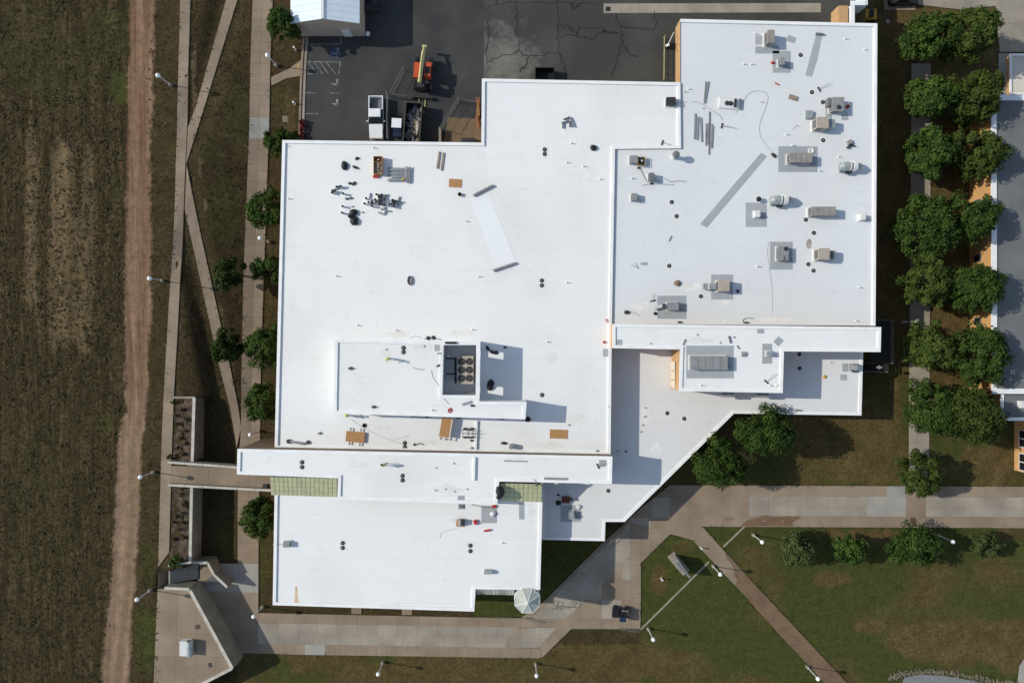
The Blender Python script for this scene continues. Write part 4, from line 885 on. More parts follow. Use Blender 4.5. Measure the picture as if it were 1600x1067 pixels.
# upper plaza, parapets and the two flights of stairs down to the lower plaza
up = root('upper_plaza', 'tan concrete terrace at the end of the upper walkway with a slanting edge')
pave(up, [(246.5, 920), (294, 919), (361, 1042), (317, 1067), (296, 1085), (240, 1085)], 2.95, (246, 920), (.02, 1), 3.2, M['conc'], 2.9)
t = thing('terrace_wall', 'battered concrete retaining wall with pale coping round the terrace', 'wall', (0, 0, 0))
def wallseg(par, A_, B_, zt, z0, th, batter=.0, m='concwall', cap=True):
    a_, b_ = W(*A_, zt), W(*B_, zt); d = b_ - a_; L = d.length; rz = math.atan2(d.y, d.x); mb = MB(); h = zt - z0
    Mx = Matrix.Rotation(rz, 3, 'Z'); v = [(-L / 2, -th / 2 - batter, 0), (L / 2, -th / 2 - batter, 0), (L / 2, th / 2 + batter, 0), (-L / 2, th / 2 + batter, 0), (-L / 2, -th / 2, h), (L / 2, -th / 2, h), (L / 2, th / 2, h), (-L / 2, th / 2, h)]
    c = (a_ + b_) / 2; mb.add([Mx @ Vector(p) + Vector((c.x, c.y, z0)) for p in v], [(0, 3, 2, 1), (4, 5, 6, 7), (0, 1, 5, 4), (1, 2, 6, 5), (2, 3, 7, 6), (3, 0, 4, 7)]); mb.build('wall', M[m], par)
    if cap: MB().box((c.x, c.y, zt + .035), (L, th + .06, .06), rz=rz).build('coping', M['palecap'], par)
wallseg(t, (257, 918.5), (296, 920), 3.85, 1.2, .34)
wallseg(t, (296, 920), (363, 1043.5), 3.7, -.2, .40, .02)
wallseg(t, (363, 1043.5), (296, 1078), 3.6, -.2, .34, .02)
stt = root('stairs', 'two flights of concrete stairs from the upper walkway down to the lower plaza')
n = 14; x0, x1 = 264.5, 304.0
for i in range(n):          # first flight descends eastwards
    xa, xb = x0 + (x1 - x0) * i / n, x0 + (x1 - x0) * (i + 1) / n; zt = 2.95 - .155 * (i + 1)
    a_, b_ = W(xa, 884 - 5 * i / n, 2.6), W(xb, 911 - 1 * i / n, 2.6)
    MB().bbox(a_.x, b_.y, -.2, b_.x - .012, a_.y, zt).build('tread', M['concw'], stt)
    MB().bbox(b_.x - .075, b_.y + .02, zt + .001, b_.x - .012, a_.y - .02, zt + .012).build('nosing', M['dgrey'], stt.children[-1])
zl = .78
MB().prism([tuple(W(*p, zl))[:2] for p in [(307, 881), (327, 881), (336, 896), (318, 910), (307, 910)]], -.2, zl).build('landing', M['conc'], stt)
d = (W(336, 896) - W(318, 910)); d.z = 0; L = d.length; rz = math.atan2(d.y, d.x); dn = Vector((math.sin(rz), -math.cos(rz), 0)); c0 = (W(336, 896, zl) + W(318, 910, zl)) / 2
for i in range(5):
    zt = zl - .155 * (i + 1); c = c0 + dn * (.32 * i + .16); MB().box((c.x, c.y, (zt - .2) / 2), (L, .31, zt + .2), rz=rz).build('tread', M['concw'], stt)
    c = c0 + dn * (.32 * i + .28); MB().box((c.x, c.y, zt + .006), (L - .1, .06, .011), rz=rz).build('nosing', M['dgrey'], stt.children[-1])
t = thing('stair_wall', 'pale concrete wall wrapping the outer side of the stairs and landing', 'wall', (0, 0, 0))
wallseg(t, (263, 883.5), (299, 878.2), 3.5, 1.0, .2, m='concwall'); wallseg(t, (299, 878.5), (324.5, 879), 2.6, -.2, .3); wallseg(t, (324.5, 879), (334, 897), 2.6, -.2, .3); wallseg(t, (334, 897), (355, 917), 2.3, -.2, .3)
# objects on the terrace
t = thing('vent_cabinet', 'white metal vent cabinet with rounded hood on the terrace', 'cabinet', base(288, 1015, 3.05, 1.3))
MB().bbox(-.85, -1.05, 0, .55, 1.05, .95).build('cabinet', M['wunit'], t)
mb = MB(); mb.tube([(0.55, -1.05, .8), (.55, 1.05, .8)], .46, 14); mb.build('hood', M['ggalv'], t); MB().bbox(-.87, -1.0, .2, -.84, 1.0, .8).build('louvre', M['alu'], t)
solo('manhole_cover', MB().cyl((0, 0, 0), .36, .03, 18), flat('brown_iron', (.085, .055, .04)), 'round rusty manhole cover on the terrace', 'manhole cover', W(308.5, 979, 3.07))
t = thing('floor_hatch', 'small square double hatch on the terrace near its tip', 'hatch', W(328, 1038.5, 3.07), .3)
for i in (-1, 1): o = MB().bbox(-.2, -.14, 0, .2, .14, .03).build('lid', M['dark'], t); o.location = (0, .17 * i, 0)
solo('manhole_cover', MB().cyl((0, 0, 0), .46, .03, 18), flat('rusty_iron', (.10, .06, .05)), 'round dark manhole cover on the promenade', 'manhole cover', W(1426.5, 813, .12))
# ------------------------------------------------------------------ path lamps
lamp0 = thing('path_lamp', 'x', 'lamp')
MB().lathe((0, 0, 0), [(.24, 0), (.24, .5), (.19, .56), (.10, .6)], 12).build('footing', M['concwall'], lamp0)
MB().tube([(0, 0, .5), (0, 0, 3.45)], [.075, .06], 8).build('pole', M['pole'], lamp0)
o = MB().ball((0, 0, 3.72), .31, 14, 9).build('globe', M['globe'], lamp0, True); MB().lathe((0, 0, 3.34), [(.09, 0), (.2, .1), (.12, .14)], 10).build('collar', M['pole'], lamp0)
LAMPS = [(268, 134, 'beside the dirt track near the top left'), (432.5, 103.5, 'by the pavement north of the slanting side path'), (255, 438.5, 'between dirt track and walkway, middle left'), (421, 378, 'in the grass strip between two west front trees'), (241, 737, 'at the west end of the footbridge'), (236, 921, 'by the walkway opposite the stairs'), (411, 947, 'at the south-west roof corner'), (598.5, 1033.5, 'below the south walkway, westernmost there'), (837, 1036, 'below the south walkway where it bends'), (1012.5, 981.5, 'in the grass by the corner of the east plaza'), (1113.5, 883.5, 'between the monument sign and the lawn path'), (1176.5, 835, 'on the lawn just below the stained promenade'), (1260.5, 1040.5, 'at the bottom beside the lawn path'), (1463.5, 834.5, 'beside the largest tree below the promenade'), (1410, 503, 'standing in the dark shade of the east court'), (406, 673.5, 'over the pavement just north of the footbridge'), (444, 512.5, 'half hidden by the west roof edge')]
for i, (x, y, wh) in enumerate(LAMPS):
    p = P(x, y); lb = 'white globe lamp ' + wh
    if i == 0: lamp0.location = p; lamp0['label'] = lb; lamp0['group'] = 'white globe path lamps'; lo = lamp0
    else: dup(lamp0, p, 0, lb)
for x, y, lb in ((462, 78, 'short white path bollard in the grass by the shed'), (461, 163, 'short white path bollard in the grass above the square access cover'), (1094, 854.5, 'short white bollard light on the lawn by the path fork'), (1033, 903, 'short white bollard light on the lawn left of the monument sign')):
    t = thing('bollard', lb, 'bollard', P(x, y), 0, 'short white bollards'); MB().lathe((0, 0, 0), [(.10, 0), (.09, .75), (.13, .78), (.13, .9), (.02, .93)], 10).build('post', M['globe'], t); MB().cyl((0, 0, -.02), .2, .06, 10).build('foot', M['concwall'], t)
t = thing('access_cover', 'square dark access cover with pale rim in the grass by the yard', 'access cover', P(446.5, 186.5, .03)); MB().bbox(-.42, -.42, 0, .42, .42, .04).build('rim', M['concwall'], t); MB().bbox(-.33, -.33, .03, .33, .33, .06).build('lid', M['brown_wall'], t)
# ------------------------------------------------------------------ metal shed, top left
t = thing('shed', 'taupe metal shed with pale blue-white gabled roof at the top edge', 'shed', (0, 0, 0))
ez, rz_ = 9.55, 10.9
yb = W(0, 57, YZ).y; xl, xr, xm = W(472, 0, YZ).x, W(570.5, 0, YZ).x, W(504, 26, rz_).x; yt = yb + 26
mb = MB(); mb.add([(xl, yb, YZ), (xr, yb, YZ), (xr, yb, ez - .05), (xm, yb, rz_ - .1), (xl, yb, ez - .05)], [(0, 1, 2, 3, 4)]); mb.add([(xr, yb, YZ), (xr, yt, YZ), (xr, yt, ez - .05), (xr, yb, ez - .05), (xl, yt, YZ), (xl, yb, YZ), (xl, yb, ez - .05), (xl, yt, ez - .05)], [(0, 1, 2, 3), (4, 5, 6, 7), (1, 4, 7, 2)]); mb.build('wall', M['shedwall'], t)
for s, (xe, nm) in enumerate(((xl - .2, 'roof'), (xr + .2, 'roof'))):
    mb = MB(); y0, y1 = yb - .22, yt
    mb.add([(xe, y0, ez), (xm, y0, rz_), (xm, y1, rz_), (xe, y1, ez), (xe, y0, ez - .1), (xm, y0, rz_ - .1), (xm, y1, rz_ - .1), (xe, y1, ez - .1)], [(0, 1, 2, 3) if s else (3, 2, 1, 0), (0, 4, 5, 1), (3, 0, 4, 7)]); o = mb.build(nm, M['shedroof'], t)
    mb = MB(); 
    for i in range(30): yy = y0 + .5 + i * .85; mb.add([(xe, yy, ez + .05), (xm, yy, rz_ + .05), (xm, yy + .09, rz_ + .01), (xe, yy + .09, ez + .01), (xm, yy - .09, rz_ + .01), (xe, yy - .09, ez + .01)], [(0, 1, 2, 3), (5, 4, 1, 0)])
    tag(mb.build('standing_seam', M['shedroof'], o), kind='stuff')
MB().box((xm, (yb + yt) / 2 - .1, rz_ + .06), (.35, 26.2, .07)).build('ridge_cap', M['wunit'], t)
p = W(541, 55, YZ + 1); o = MB().bbox(-.6, -.06, 0, .6, .04, 2.2).build('door', M['wunit'], t); o.location = (W(545, 0, YZ).x, yb, YZ); MB().bbox(.4, -.12, 1.0, .48, -.06, 1.15).build('handle', M['steel'], o)
solo('wall_fan', MB().lathe((0, 0, 0), [(.3, 0), (.34, .25), (.2, .4), (.05, .42)], 12), M['wunit'], 'small round white vent drum at the corner of the shed', 'vent', W(575, 54, YZ))
mb = MB()
solo('scrap_heap', MB().box((0, 0, .3), (2.2, 1.2, .6)).box((.5, .9, .4), (.9, 1.6, .8), .3).box((-.5, 1.3, .25), (1.1, .8, .5), -.4), M['dark'], 'dark heap of stored scrap in the shade beside the shed', 'scrap heap', W(580, 14, YZ))
solo('yard_drain', MB().bbox(-.75, -.65, 0, .75, .65, .012).bbox(-.35, -.35, .01, .35, .35, .02), M['asph_old'], 'square patched drain in the shadow of the shed', 'drain', W(628, 61, YZ))
# ------------------------------------------------------------------ east classroom building, right edge
t = thing('classroom_building', 'low orange-walled building with grey flat roof and white parapet', 'building', (0, 0, 0))
def eblock(poly, zt, none=(), roof='roofgrey', cw=.75): block(poly, zt, .22, wall='ewall', roof=roof, z0=-.6, cw=cw, none=none, parent=t, over=.06)
M['ewall'] = mat('orange_stucco_wall', (0.52, 0.30, 0.125), (0.47, 0.26, 0.105), scale=.6)
eblock([(1549, 148), (1700, 150), (1700, 616), (1550, 615)], 4.8)
eblock([(1578, 84), (1700, 84), (1700, 150), (1578, 148)], 0.8, roof='roofcream', cw=.3)
eblock([(1564, 616), (1700, 617), (1700, 658), (1563, 657)], 4.4, none=(0,), cw=.45)
eblock([(1619, 657), (1700, 658), (1700, 747), (1619, 744)], 4.3, none=(0,))
for y in (405, 502, 320, 228, 590):
    xw = W(1518, y, 0).x; c = W(1519, y, .9); o = MB().bbox(-.05, -.55, -.7, .05, .55, .7).build('window', M['dgrey'], t); o.location = (W(1549, y, 4.8).x + .02, c.y, 1.3 + .6); MB().bbox(-.065, -.42, -.55, .0, .42, .55).build('pane', M['glass'], o)
for y0, y1 in ((672, 700), (708, 737)):
    o = MB().bbox(-.06, -1.3, -1.2, .06, 1.3, 1.2).build('window', M['wunit'], t); o.location = (W(1619, 0, 4.3).x + .03, W(0, (y0 + y1) / 2, 2).y, 2.2)
    for s in (-1, 1): q = MB().bbox(-.08, -.55, -1.05, .0, .55, 1.05).build('pane', M['glass'], o); q.location = (0, .62 * s, 0)
o = MB().bbox(-.25, -.25, 0, .25, .25, .3).build('roof_vent', M['wunit'], t); o.location = base(1583, 581, 4.55, .3)
o = MB().bbox(-.12, -.12, .3, .12, .12, .4).build('vent_cap', M['dark'], o)
solo('hvac_box', MB().bbox(-.4, -.5, 0, .6, .5, .8), M['wunit'], 'pale box on the lowest grey roof at the right edge', 'air conditioner', base(1600, 632, 4.15, .8))
for y in (300, 404, 497):     # little gravel and doormats between trees
    pass
# ------------------------------------------------------------------ north-east corner: screen wall, tan wall, utility cart, parked car
t = thing('screen_wall', 'white capped screen wall stepping north from the big roof corner', 'wall', (0, 0, 0))
def wb(x0, y0, x1, y1, z0, z1, m, nm):
    a_, b_ = W(x0, y0, z1), W(x1, y1, z1); MB().bbox(a_.x, b_.y, z0, b_.x, a_.y, z1).build(nm, M[m], t)
wb(1329.5, 9, 1335, 36.5, 0, 7.6, 'white_wall', 'wall'); wb(1335.5, 2, 1352, 8.5, 0, 7.6, 'white_wall', 'wall'); wb(1352.5, -20, 1356, 8, 0, 7.6, 'white_wall', 'wall')
wb(1329, 8.5, 1335.5, 36.5, 7.6, 7.68, 'coping', 'coping'); wb(1329, 1.5, 1352.4, 8.4, 7.6, 7.68, 'coping', 'coping')
solo('tan_screen', MB().bbox(-.65, -1.1, 0, .65, 1.4, 2.2), M['tan_wall'], 'tan block in the yard beside the white screen wall', 'wall', base(1317.5, 25, YZ, 2.2))
t = thing('utility_cart', 'yellow utility cart parked behind the white screen wall', 'cart', W(1351, 27, 0), 0)
MB().bbox(-1.3, -.75, .45, 1.3, .75, .95).build('body', M['yellow'], t); MB().bbox(-1.2, -.65, .95, .1, .65, 1.15).build('load_bed', M['yellow'], t); MB().bbox(.15, -.55, .95, .75, .55, 1.25).build('seat', M['black'], t)
mb = MB(); mb.tube([(-.2, -.6, .9), (-.2, -.6, 1.9), (-.2, .6, 1.9), (-.2, .6, .9)], .05, 6); mb.tube([(-.2, 0, 1.9), (.5, 0, 1.95)], .05, 6); mb.build('roll_bar', M['dark'], t)
for x in (-.85, .85):
    for y in (-.7, .7): o = MB().tube([(0, -.12, 0), (0, .12, 0)], .36, 12).build('wheel', M['rubber'], t); o.location = (x, y, .36)
def car(loc, rz, label, paint):
    t = thing('parked_car', label, 'car', loc, rz)
    mb = MB(); mb.lathe((0, 0, 0), [(.01, .3)], 4) if 0 else None
    sec = [(-2.2, .8, .45, .75), (-2.1, .88, .3, .95), (-1.2, .92, .25, 1.0), (1.3, .92, .25, .95), (2.1, .86, .3, .8), (2.25, .75, .4, .65)]
    vs = []; 
    for x, w_, z0, z1 in sec: vs += [(x, -w_, z0), (x, w_, z0), (x, w_, z1), (x, -w_, z1)]
    fs = [(4 * i + j, 4 * i + (j + 1) % 4, 4 * i + 4 + (j + 1) % 4, 4 * i + 4 + j) for i in range(5) for j in range(4)] + [(3, 2, 1, 0), (20, 21, 22, 23)]
    MB().add(vs, fs).build('body', paint, t)
    v = [(-1.6, -.8, .97), (.9, -.8, .97), (.9, .8, .97), (-1.6, .8, .97), (-1.0, -.66, 1.45), (.2, -.66, 1.45), (.2, .66, 1.45), (-1.0, .66, 1.45)]
    MB().add(v, [(0, 1, 5, 4), (1, 2, 6, 5), (2, 3, 7, 6), (3, 0, 4, 7)]).build('window', M['glass'], t)
    MB().add([(-1.05, -.68, 1.45), (.25, -.68, 1.45), (.25, .68, 1.45), (-1.05, .68, 1.45), (-.95, -.6, 1.5), (.15, -.6, 1.5), (.15, .6, 1.5), (-.95, .6, 1.5)], [(0, 1, 5, 4), (1, 2, 6, 5), (2, 3, 7, 6), (3, 0, 4, 7), (4, 5, 6, 7)]).build('roof', paint, t)
    for x in (-1.35, 1.4):
        for s in (-1, 1): o = MB().tube([(0, -.11, 0), (0, .11, 0)], .33, 14).build('wheel', M['rubber'], t); o.location = (x, .82 * s, .33)
    for s in (-1, 1): o = MB().bbox(-.05, -.2, -.07, .05, .2, .07).build('headlight', M['globe'], t); o.location = (2.2, .55 * s, .62)
car(W(1408, 1, .12), .02, 'black car cut off by the top edge of the picture', M['black'])
solo('access_cover', MB().bbox(-.25, -.3, 0, .25, .3, .06), M['concwall'], 'small pale access cover in the brown grass by the top right tree', 'access cover', W(1387, 34, .02))
# exterior stair in the shade at the east tip of the upper roof strip
t = thing('fire_stair', 'dark metal outside stair and landings in the shade at the east roof tip', 'stair', W(1362, 540, 0))
MB().bbox(-1.4, -2.6, 2.1, 1.5, 3.8, 2.25).build('landing', M['grate'], t)
for x, y in ((-1.3, 3.7), (1.4, 3.7), (1.4, -2.5), (-1.3, -2.5)): MB().tube([(x, y, -.1), (x, y, 3.2)], .06, 6).build('post', M['steel'], t)
mb = MB()
for z in (2.7, 3.2): mb.tube([(-1.3, 3.7, z), (1.4, 3.7, z), (1.4, -2.5, z)], .035, 6)
mb.build('handrail', M['steel'], t)
for i in range(16): o = MB().bbox(-.15, -.55, -.03, .15, .55, .03).build('tread', M['grate'], t); o.location = (1.2 - .28 * i, -3.2 - .02 * i, 2.1 - .13 * i)
MB().box((1.2 - .28 * 7.5, -3.8, 1.05), (4.8, .08, .28), 0, 0, -R(25)).build('stringer', M['steel'], t)
solo('wall_light', MB().bbox(-.3, -.15, 0, .3, .15, .3).bbox(-.05, -.3, .1, .05, .3, .16), M['mgrey'], 'grey floodlight on a post at the outer corner of the dark stair', 'light', base(1375.5, 574, 4.3, .4))
# pole-mounted lamp and guard fence along the tan wall in the yard
t = thing('wall_lamp', 'white bracket lamp sticking out from the tan west wall over the yard', 'lamp', (0, 0, 0)); a_, b_ = W(1053, 51, 6.5), W(1043, 71, 7.0); MB().tube([a_, a_.lerp(b_, .5) + Vector((0, 0, .2)), b_], .05, 6).build('arm', M['globe'], t); MB().box(b_, (.5, .3, .15), .5).build('lamp_head', M['globe'], t)
t = thing('guard_rail', 'thin steel guard rail on the asphalt along the tan wall', 'railing', (0, 0, 0)); mb = MB()
for z in (.5, 1.0): mb.tube([W(1036.5, 60, YZ) + Vector((0, 0, z)), W(1035.5, 128, YZ) + Vector((0, 0, z))], .03, 5)
mb.build('rail', M['boom'], t)
for y in range(60, 129, 14): MB().tube([W(1036, y, YZ), W(1036, y, YZ) + Vector((0, 0, 1))], .03, 5).build('post', M['boom'], t)
solo('machine_box', MB().bbox(-.35, -.45, 0, .35, .45, .9).bbox(-.3, .2, .9, .3, .4, 1.1), M['dark'], 'small dark machine on the asphalt beside the tan wall', 'machine', base(1043, 67.5, YZ, .9))
t = thing('skip_bin', 'black open rubbish skip mostly hidden behind the north roof edge', 'skip', W(850.5, 121, YZ)); MB().bbox(-1.35, -.9, .1, 1.35, -.8, 1.3).bbox(-1.35, .8, .1, 1.35, .9, 1.3).bbox(-1.35, -.8, .1, -1.25, .8, 1.3).bbox(1.25, -.8, .1, 1.35, .8, 1.3).bbox(-1.35, -.9, .05, 1.35, .9, .1).build('bin', M['black'], t); MB().bbox(.5, -1.0, .7, .8, -.9, .9).build('bracket', flat('rusty_bracket', (.2, .05, .02)), t)
# pond edge with rocks, bottom right
pd = root('gravel_bed', 'blue grey gravel bed in the bottom right corner'); sheet('gravel', [(1410, 1067), (1413, 1058), (1440, 1053), (1480, 1056), (1520, 1063), (1560, 1072), (1560, 1110), (1405, 1110)], .05, M['gravel'], pd)
sheet('gravel', [(1594, 1067), (1590, 1066), (1593, 1040), (1600, 1030), (1640, 1024), (1640, 1110), (1594, 1110)], .06, M['concw'], pd)
path = [(1388, 1060), (1400, 1056), (1415, 1052), (1440, 1049), (1470, 1050), (1500, 1054), (1530, 1060), (1560, 1065), (1590, 1068)]
rk = []
for i in range(420):
    k = random.random() * 7.99; j = int(k); a_, b_ = Vector(path[j]), Vector(path[j + 1]); q = a_.lerp(b_, k - j); q.y += random.gauss(0, 2.3); s = random.uniform(.07, .2)
    o = MB().lathe((0, 0, 0), [(s * .6, -s * .3), (s, 0), (s * .75, s * .5), (s * .2, s * .62)], 6).build('rock', M['rock']); o.location = W(q.x, q.y, .03); o.rotation_euler = (random.uniform(-.4, .4), random.uniform(-.4, .4), random.random() * 6); o.scale = (1, random.uniform(.6, 1), 1)
    o.name = 'x'; rk.append(o)

mb = MB()
# the rubble border: too many small stones to count
for o in rk:
    Mx = Matrix.LocRotScale(o.location, o.rotation_euler, o.scale); mb.add([Mx @ v.co for v in o.data.vertices], [tuple(p.vertices) for p in o.data.polygons]); m_ = o.data; bpy.data.objects.remove(o); bpy.data.meshes.remove(m_)
tag(mb.build('rock_border', M['rock']), 'curved border of pale rubble round the gravel bed at the bottom right', kind='stuff')

# weeds over the field, the track verges and the banks: short tufts, far too many to count
def tufts(n, xr, yr, keep, m, size, seed, label, name):
    r_ = np.random.default_rng(seed); qx = r_.uniform(*xr, n); qy = r_.uniform(*yr, n)
    dens = vn(qx, qy, 16, seed + 1) * .6 + vn(qx * 3, qy * .5, 12, seed + 2) * .4
    k = keep(qx, qy) & (dens > r_.uniform(.25, .75, n)); qx, qy = qx[k], qy[k]
    X = (qx - CX) * (H - 4) / F; Y = (CY - qy) * (H - 4) / F; Z = G(X, Y)
    c = np.repeat(np.stack([X, Y, Z], 1), 4, 0); n_ = len(c); c = c + r_.normal(size=(n_, 3)) * np.array([.14, .14, 0]); c[:, 2] += r_.uniform(.0, size * .22, n_)
    d = r_.normal(size=(n_, 3)) * np.array([.45, .45, .3]) + np.array([0, 0, .8]); d /= np.linalg.norm(d, axis=1)[:, None]; t_ = np.cross(d, r_.normal(size=(n_, 3))); t_ /= np.linalg.norm(t_, axis=1)[:, None]; b_ = np.cross(d, t_)
    s = size * r_.uniform(.5, 1.2, (n_, 1)); q = np.stack([c - t_ * s * .5, c - b_ * s * .3, c + t_ * s * .5, c + b_ * s * .3], 1).reshape(-1, 3)
    me = bpy.data.meshes.new(name); me.vertices.add(len(q)); me.vertices.foreach_set('co', q.ravel().astype(np.float32)); me.loops.add(len(q)); me.loops.foreach_set('vertex_index', np.arange(len(q), dtype=np.int32))
    me.polygons.add(n_); me.polygons.foreach_set('loop_start', np.arange(0, len(q), 4, dtype=np.int32)); me.polygons.foreach_set('loop_total', np.full(n_, 4, dtype=np.int32)); me.update(); me.materials.append(M[m])
    o = bpy.data.objects.new(name, me); COL.objects.link(o); tag(o, label, kind='stuff')
infield = lambda x, y: x < np.interp(y, [0, 235, 500, 640, 690, 900, 1067], [200, 196, 192, 193, 180, 172, 154])
verge = lambda x, y: (x > np.interp(y, [0, 235, 500, 640, 690, 900, 1067], [243, 238, 237, 231, 225, 214, 202])) & (x < np.interp(y, [0, 600, 1067], [280, 254, 240]))
tufts(5200, (-20, 205), (-20, 1090), infield, 'weed', .34, 31, 'dark green brown weeds all over the field', 'field_weeds')
tufts(2600, (-20, 205), (150, 640), infield, 'drygrass', .30, 37, 'straw coloured dry weeds in the bare rows of the field', 'dry_field_weeds')
tufts(1800, (200, 285), (-20, 1090), verge, 'weed', .24, 41, 'low weeds between the dirt track and the upper walkway', 'verge_weeds')
bank = lambda x, y: (x > np.interp(y, [0, 200, 340, 612], [302, 300, 292, 276])) & (x < np.interp(y, [0, 700], [392, 374])) & (np.abs(x - np.interp(y, [0, 240, 690], [363, 297, 372])) > np.where(y < 300, 13, 16))
tufts(2600, (276, 395), (-10, 612), bank, 'weed', .24, 43, 'low weeds on the bank between the walkways', 'bank_weeds')

def edge_tufts(lines, n, m, size, seed, label, name, spread=.16):
    r_ = np.random.default_rng(seed); C_ = []
    for ln in lines:
        Q = [P(*p) for p in ln]
        for a_, b_ in zip(Q[:-1], Q[1:]):
            k = max(1, int((b_ - a_).length * n)); t_ = r_.random(k)
            for u in t_:
                p = a_.lerp(b_, u); nv = Vector((-(b_ - a_).y, (b_ - a_).x, 0)).normalized() * r_.normal(0, spread); p = p + nv
                C_.append((p.x, p.y, g(p.x, p.y)))
    c = np.repeat(np.array(C_), 4, 0); n_ = len(c); c += r_.normal(size=(n_, 3)) * np.array([.10, .10, 0]); c[:, 2] += r_.uniform(.02, .17, n_)
    d = r_.normal(size=(n_, 3)) * .45 + np.array([0, 0, .8]); d /= np.linalg.norm(d, axis=1)[:, None]; t_ = np.cross(d, r_.normal(size=(n_, 3))); t_ /= np.linalg.norm(t_, axis=1)[:, None]; b_ = np.cross(d, t_)
    s = size * r_.uniform(.4, 1.2, (n_, 1)); q = np.stack([c - t_ * s * .5, c - b_ * s * .3, c + t_ * s * .5, c + b_ * s * .3], 1).reshape(-1, 3)
    mb = MB(); mb.v = [tuple(p) for p in q]; mb.f = [(4 * i, 4 * i + 1, 4 * i + 2, 4 * i + 3) for i in range(n_)]; mb.m = [0] * n_
    tag(mb.build(name, M[m]), label, kind='stuff')
edge_tufts([[(282, 0), (277, 200), (275, 260), (271, 380), (264, 480), (256, 620)], [(298, 0), (294, 190)], [(292, 258), (319, 390), (330, 438), (358.8, 568), (373, 640)], [(289, 328), (313.7, 440), (342, 568), (368, 690)], [(354, 0), (298, 196)], [(371.6, 0), (311, 196), (291, 258)], [(395, 0), (390, 200), (380.5, 440), (377, 650)], [(426.5, 0), (421, 200), (412.5, 440), (408, 560), (406.5, 690)], [(252, 700), (247, 880), (244, 1067)]], 1.6, 'weed', .22, 51, 'grass creeping over the edges of the western paths', 'edge_grass')
edge_tufts([[(1082, 843), (1200, 971.5), (1289, 1067)], [(1097.5, 822), (1206, 941), (1324, 1067)], [(1048, 834), (1002, 878), (1001, 980)], [(1097, 822.5), (1330, 823.5), (1600, 825)], [(1060, 757.5), (1420, 759), (1600, 760)], [(893, 981.5), (846, 1027.5), (600, 1024), (444, 1021)], [(893, 982), (1000, 983)]], 1.3, 'leaf', .2, 53, 'grass creeping over the edges of the lawn paths', 'edge_grass', .13)
# ------------------------------------------------------------------ yard: truck, telehandler, container, gates
def wheel(par, x, y, r, w, ax='x'):
    o = MB().tube([(-w / 2, 0, 0), (w / 2, 0, 0)], r, 16).build('wheel', M['rubber'], par); o.location = (x, y, r)
    MB().tube([(-w / 2 - .012, 0, 0), (w / 2 + .012, 0, 0)], r * .55, 10).build('rim', M['mgrey'], o)
t = thing('pickup_truck', 'white crew cab pickup with empty open bed in the yard', 'pickup truck', base(587, 183, YZ, 1.2))
sec = [(-2.95, .86, .5, .9), (-2.85, .96, .38, 1.02), (-1.7, 1.0, .32, 1.12), (-1.1, 1.0, .32, 1.16), (-.85, 1.0, .32, 1.18)]
vs = []
for y, w_, z0, z1 in sec: vs += [(-w_, y, z0), (w_, y, z0), (w_ * .94, y, z1), (-w_ * .94, y, z1)]
MB().add(vs, [(4 * i + j, 4 * i + (j + 1) % 4, 4 * i + 4 + (j + 1) % 4, 4 * i + 4 + j) for i in range(4) for j in range(4)] + [(3, 2, 1, 0), (16, 17, 18, 19)]).build('bonnet', M['carw'], t)
MB().bbox(-1.0, -.86, .32, 1.0, 1.05, 1.15).build('cab', M['carw'], t)
MB().add([(-.98, -1.0, 1.16), (.98, -1.0, 1.16), (.96, 1.04, 1.16), (-.96, 1.04, 1.16), (-.8, -.12, 1.85), (.8, -.12, 1.85), (.8, .9, 1.86), (-.8, .9, 1.86)], [(0, 1, 5, 4), (1, 2, 6, 5), (2, 3, 7, 6), (3, 0, 4, 7)]).build('window', M['glass'], t)
MB().add([(-.84, -.2, 1.85), (.84, -.2, 1.85), (.84, .96, 1.86), (-.84, .96, 1.86), (-.74, -.1, 1.92), (.74, -.1, 1.92), (.74, .86, 1.92), (-.74, .86, 1.92)], [(0, 1, 5, 4), (1, 2, 6, 5), (2, 3, 7, 6), (3, 0, 4, 7), (4, 5, 6, 7)]).build('roof', M['carw'], t)
for s in (-1, 1): MB().add([(s * .97, -.98, 1.16), (s * .81, -.14, 1.86), (s * .80, -.04, 1.86), (s * .97, -.85, 1.16)], [(0, 1, 2, 3)]).build('pillar', M['carw'], t)
b_ = MB().bbox(-1.0, 1.06, .45, -.88, 2.95, 1.3).bbox(.88, 1.06, .45, 1.0, 2.95, 1.3).bbox(-.88, 2.84, .45, .88, 2.95, 1.25).bbox(-.88, 1.06, .45, .88, 1.13, 1.3).build('bed', M['carw'], t)
MB().bbox(-.88, 1.13, .5, .88, 2.84, .56).build('bed_floor', M['dgrey'], b_)
for s in (-1, 1):
    wheel(t, s * .86, -1.9, .39, .28); wheel(t, s * .86, 1.75, .39, .28)
    o = MB().bbox(-.14, -.06, -.1, .14, .08, .1).build('mirror', M['wunit'], t); o.location = (s * 1.16, -.62, 1.2)
    o = MB().bbox(-.2, -.04, -.1, .2, .05, .1).build('headlight', M['globe'], t); o.location = (s * .68, -2.9, .82)
MB().bbox(-.48, -2.99, .55, .48, -2.9, .85).build('grille', M['dark'], t); MB().bbox(-.95, -3.05, .38, .95, -2.93, .54).build('bumper', M['alu'], t); MB().bbox(-.9, 2.95, .42, .9, 3.06, .56).build('bumper', M['alu'], t)
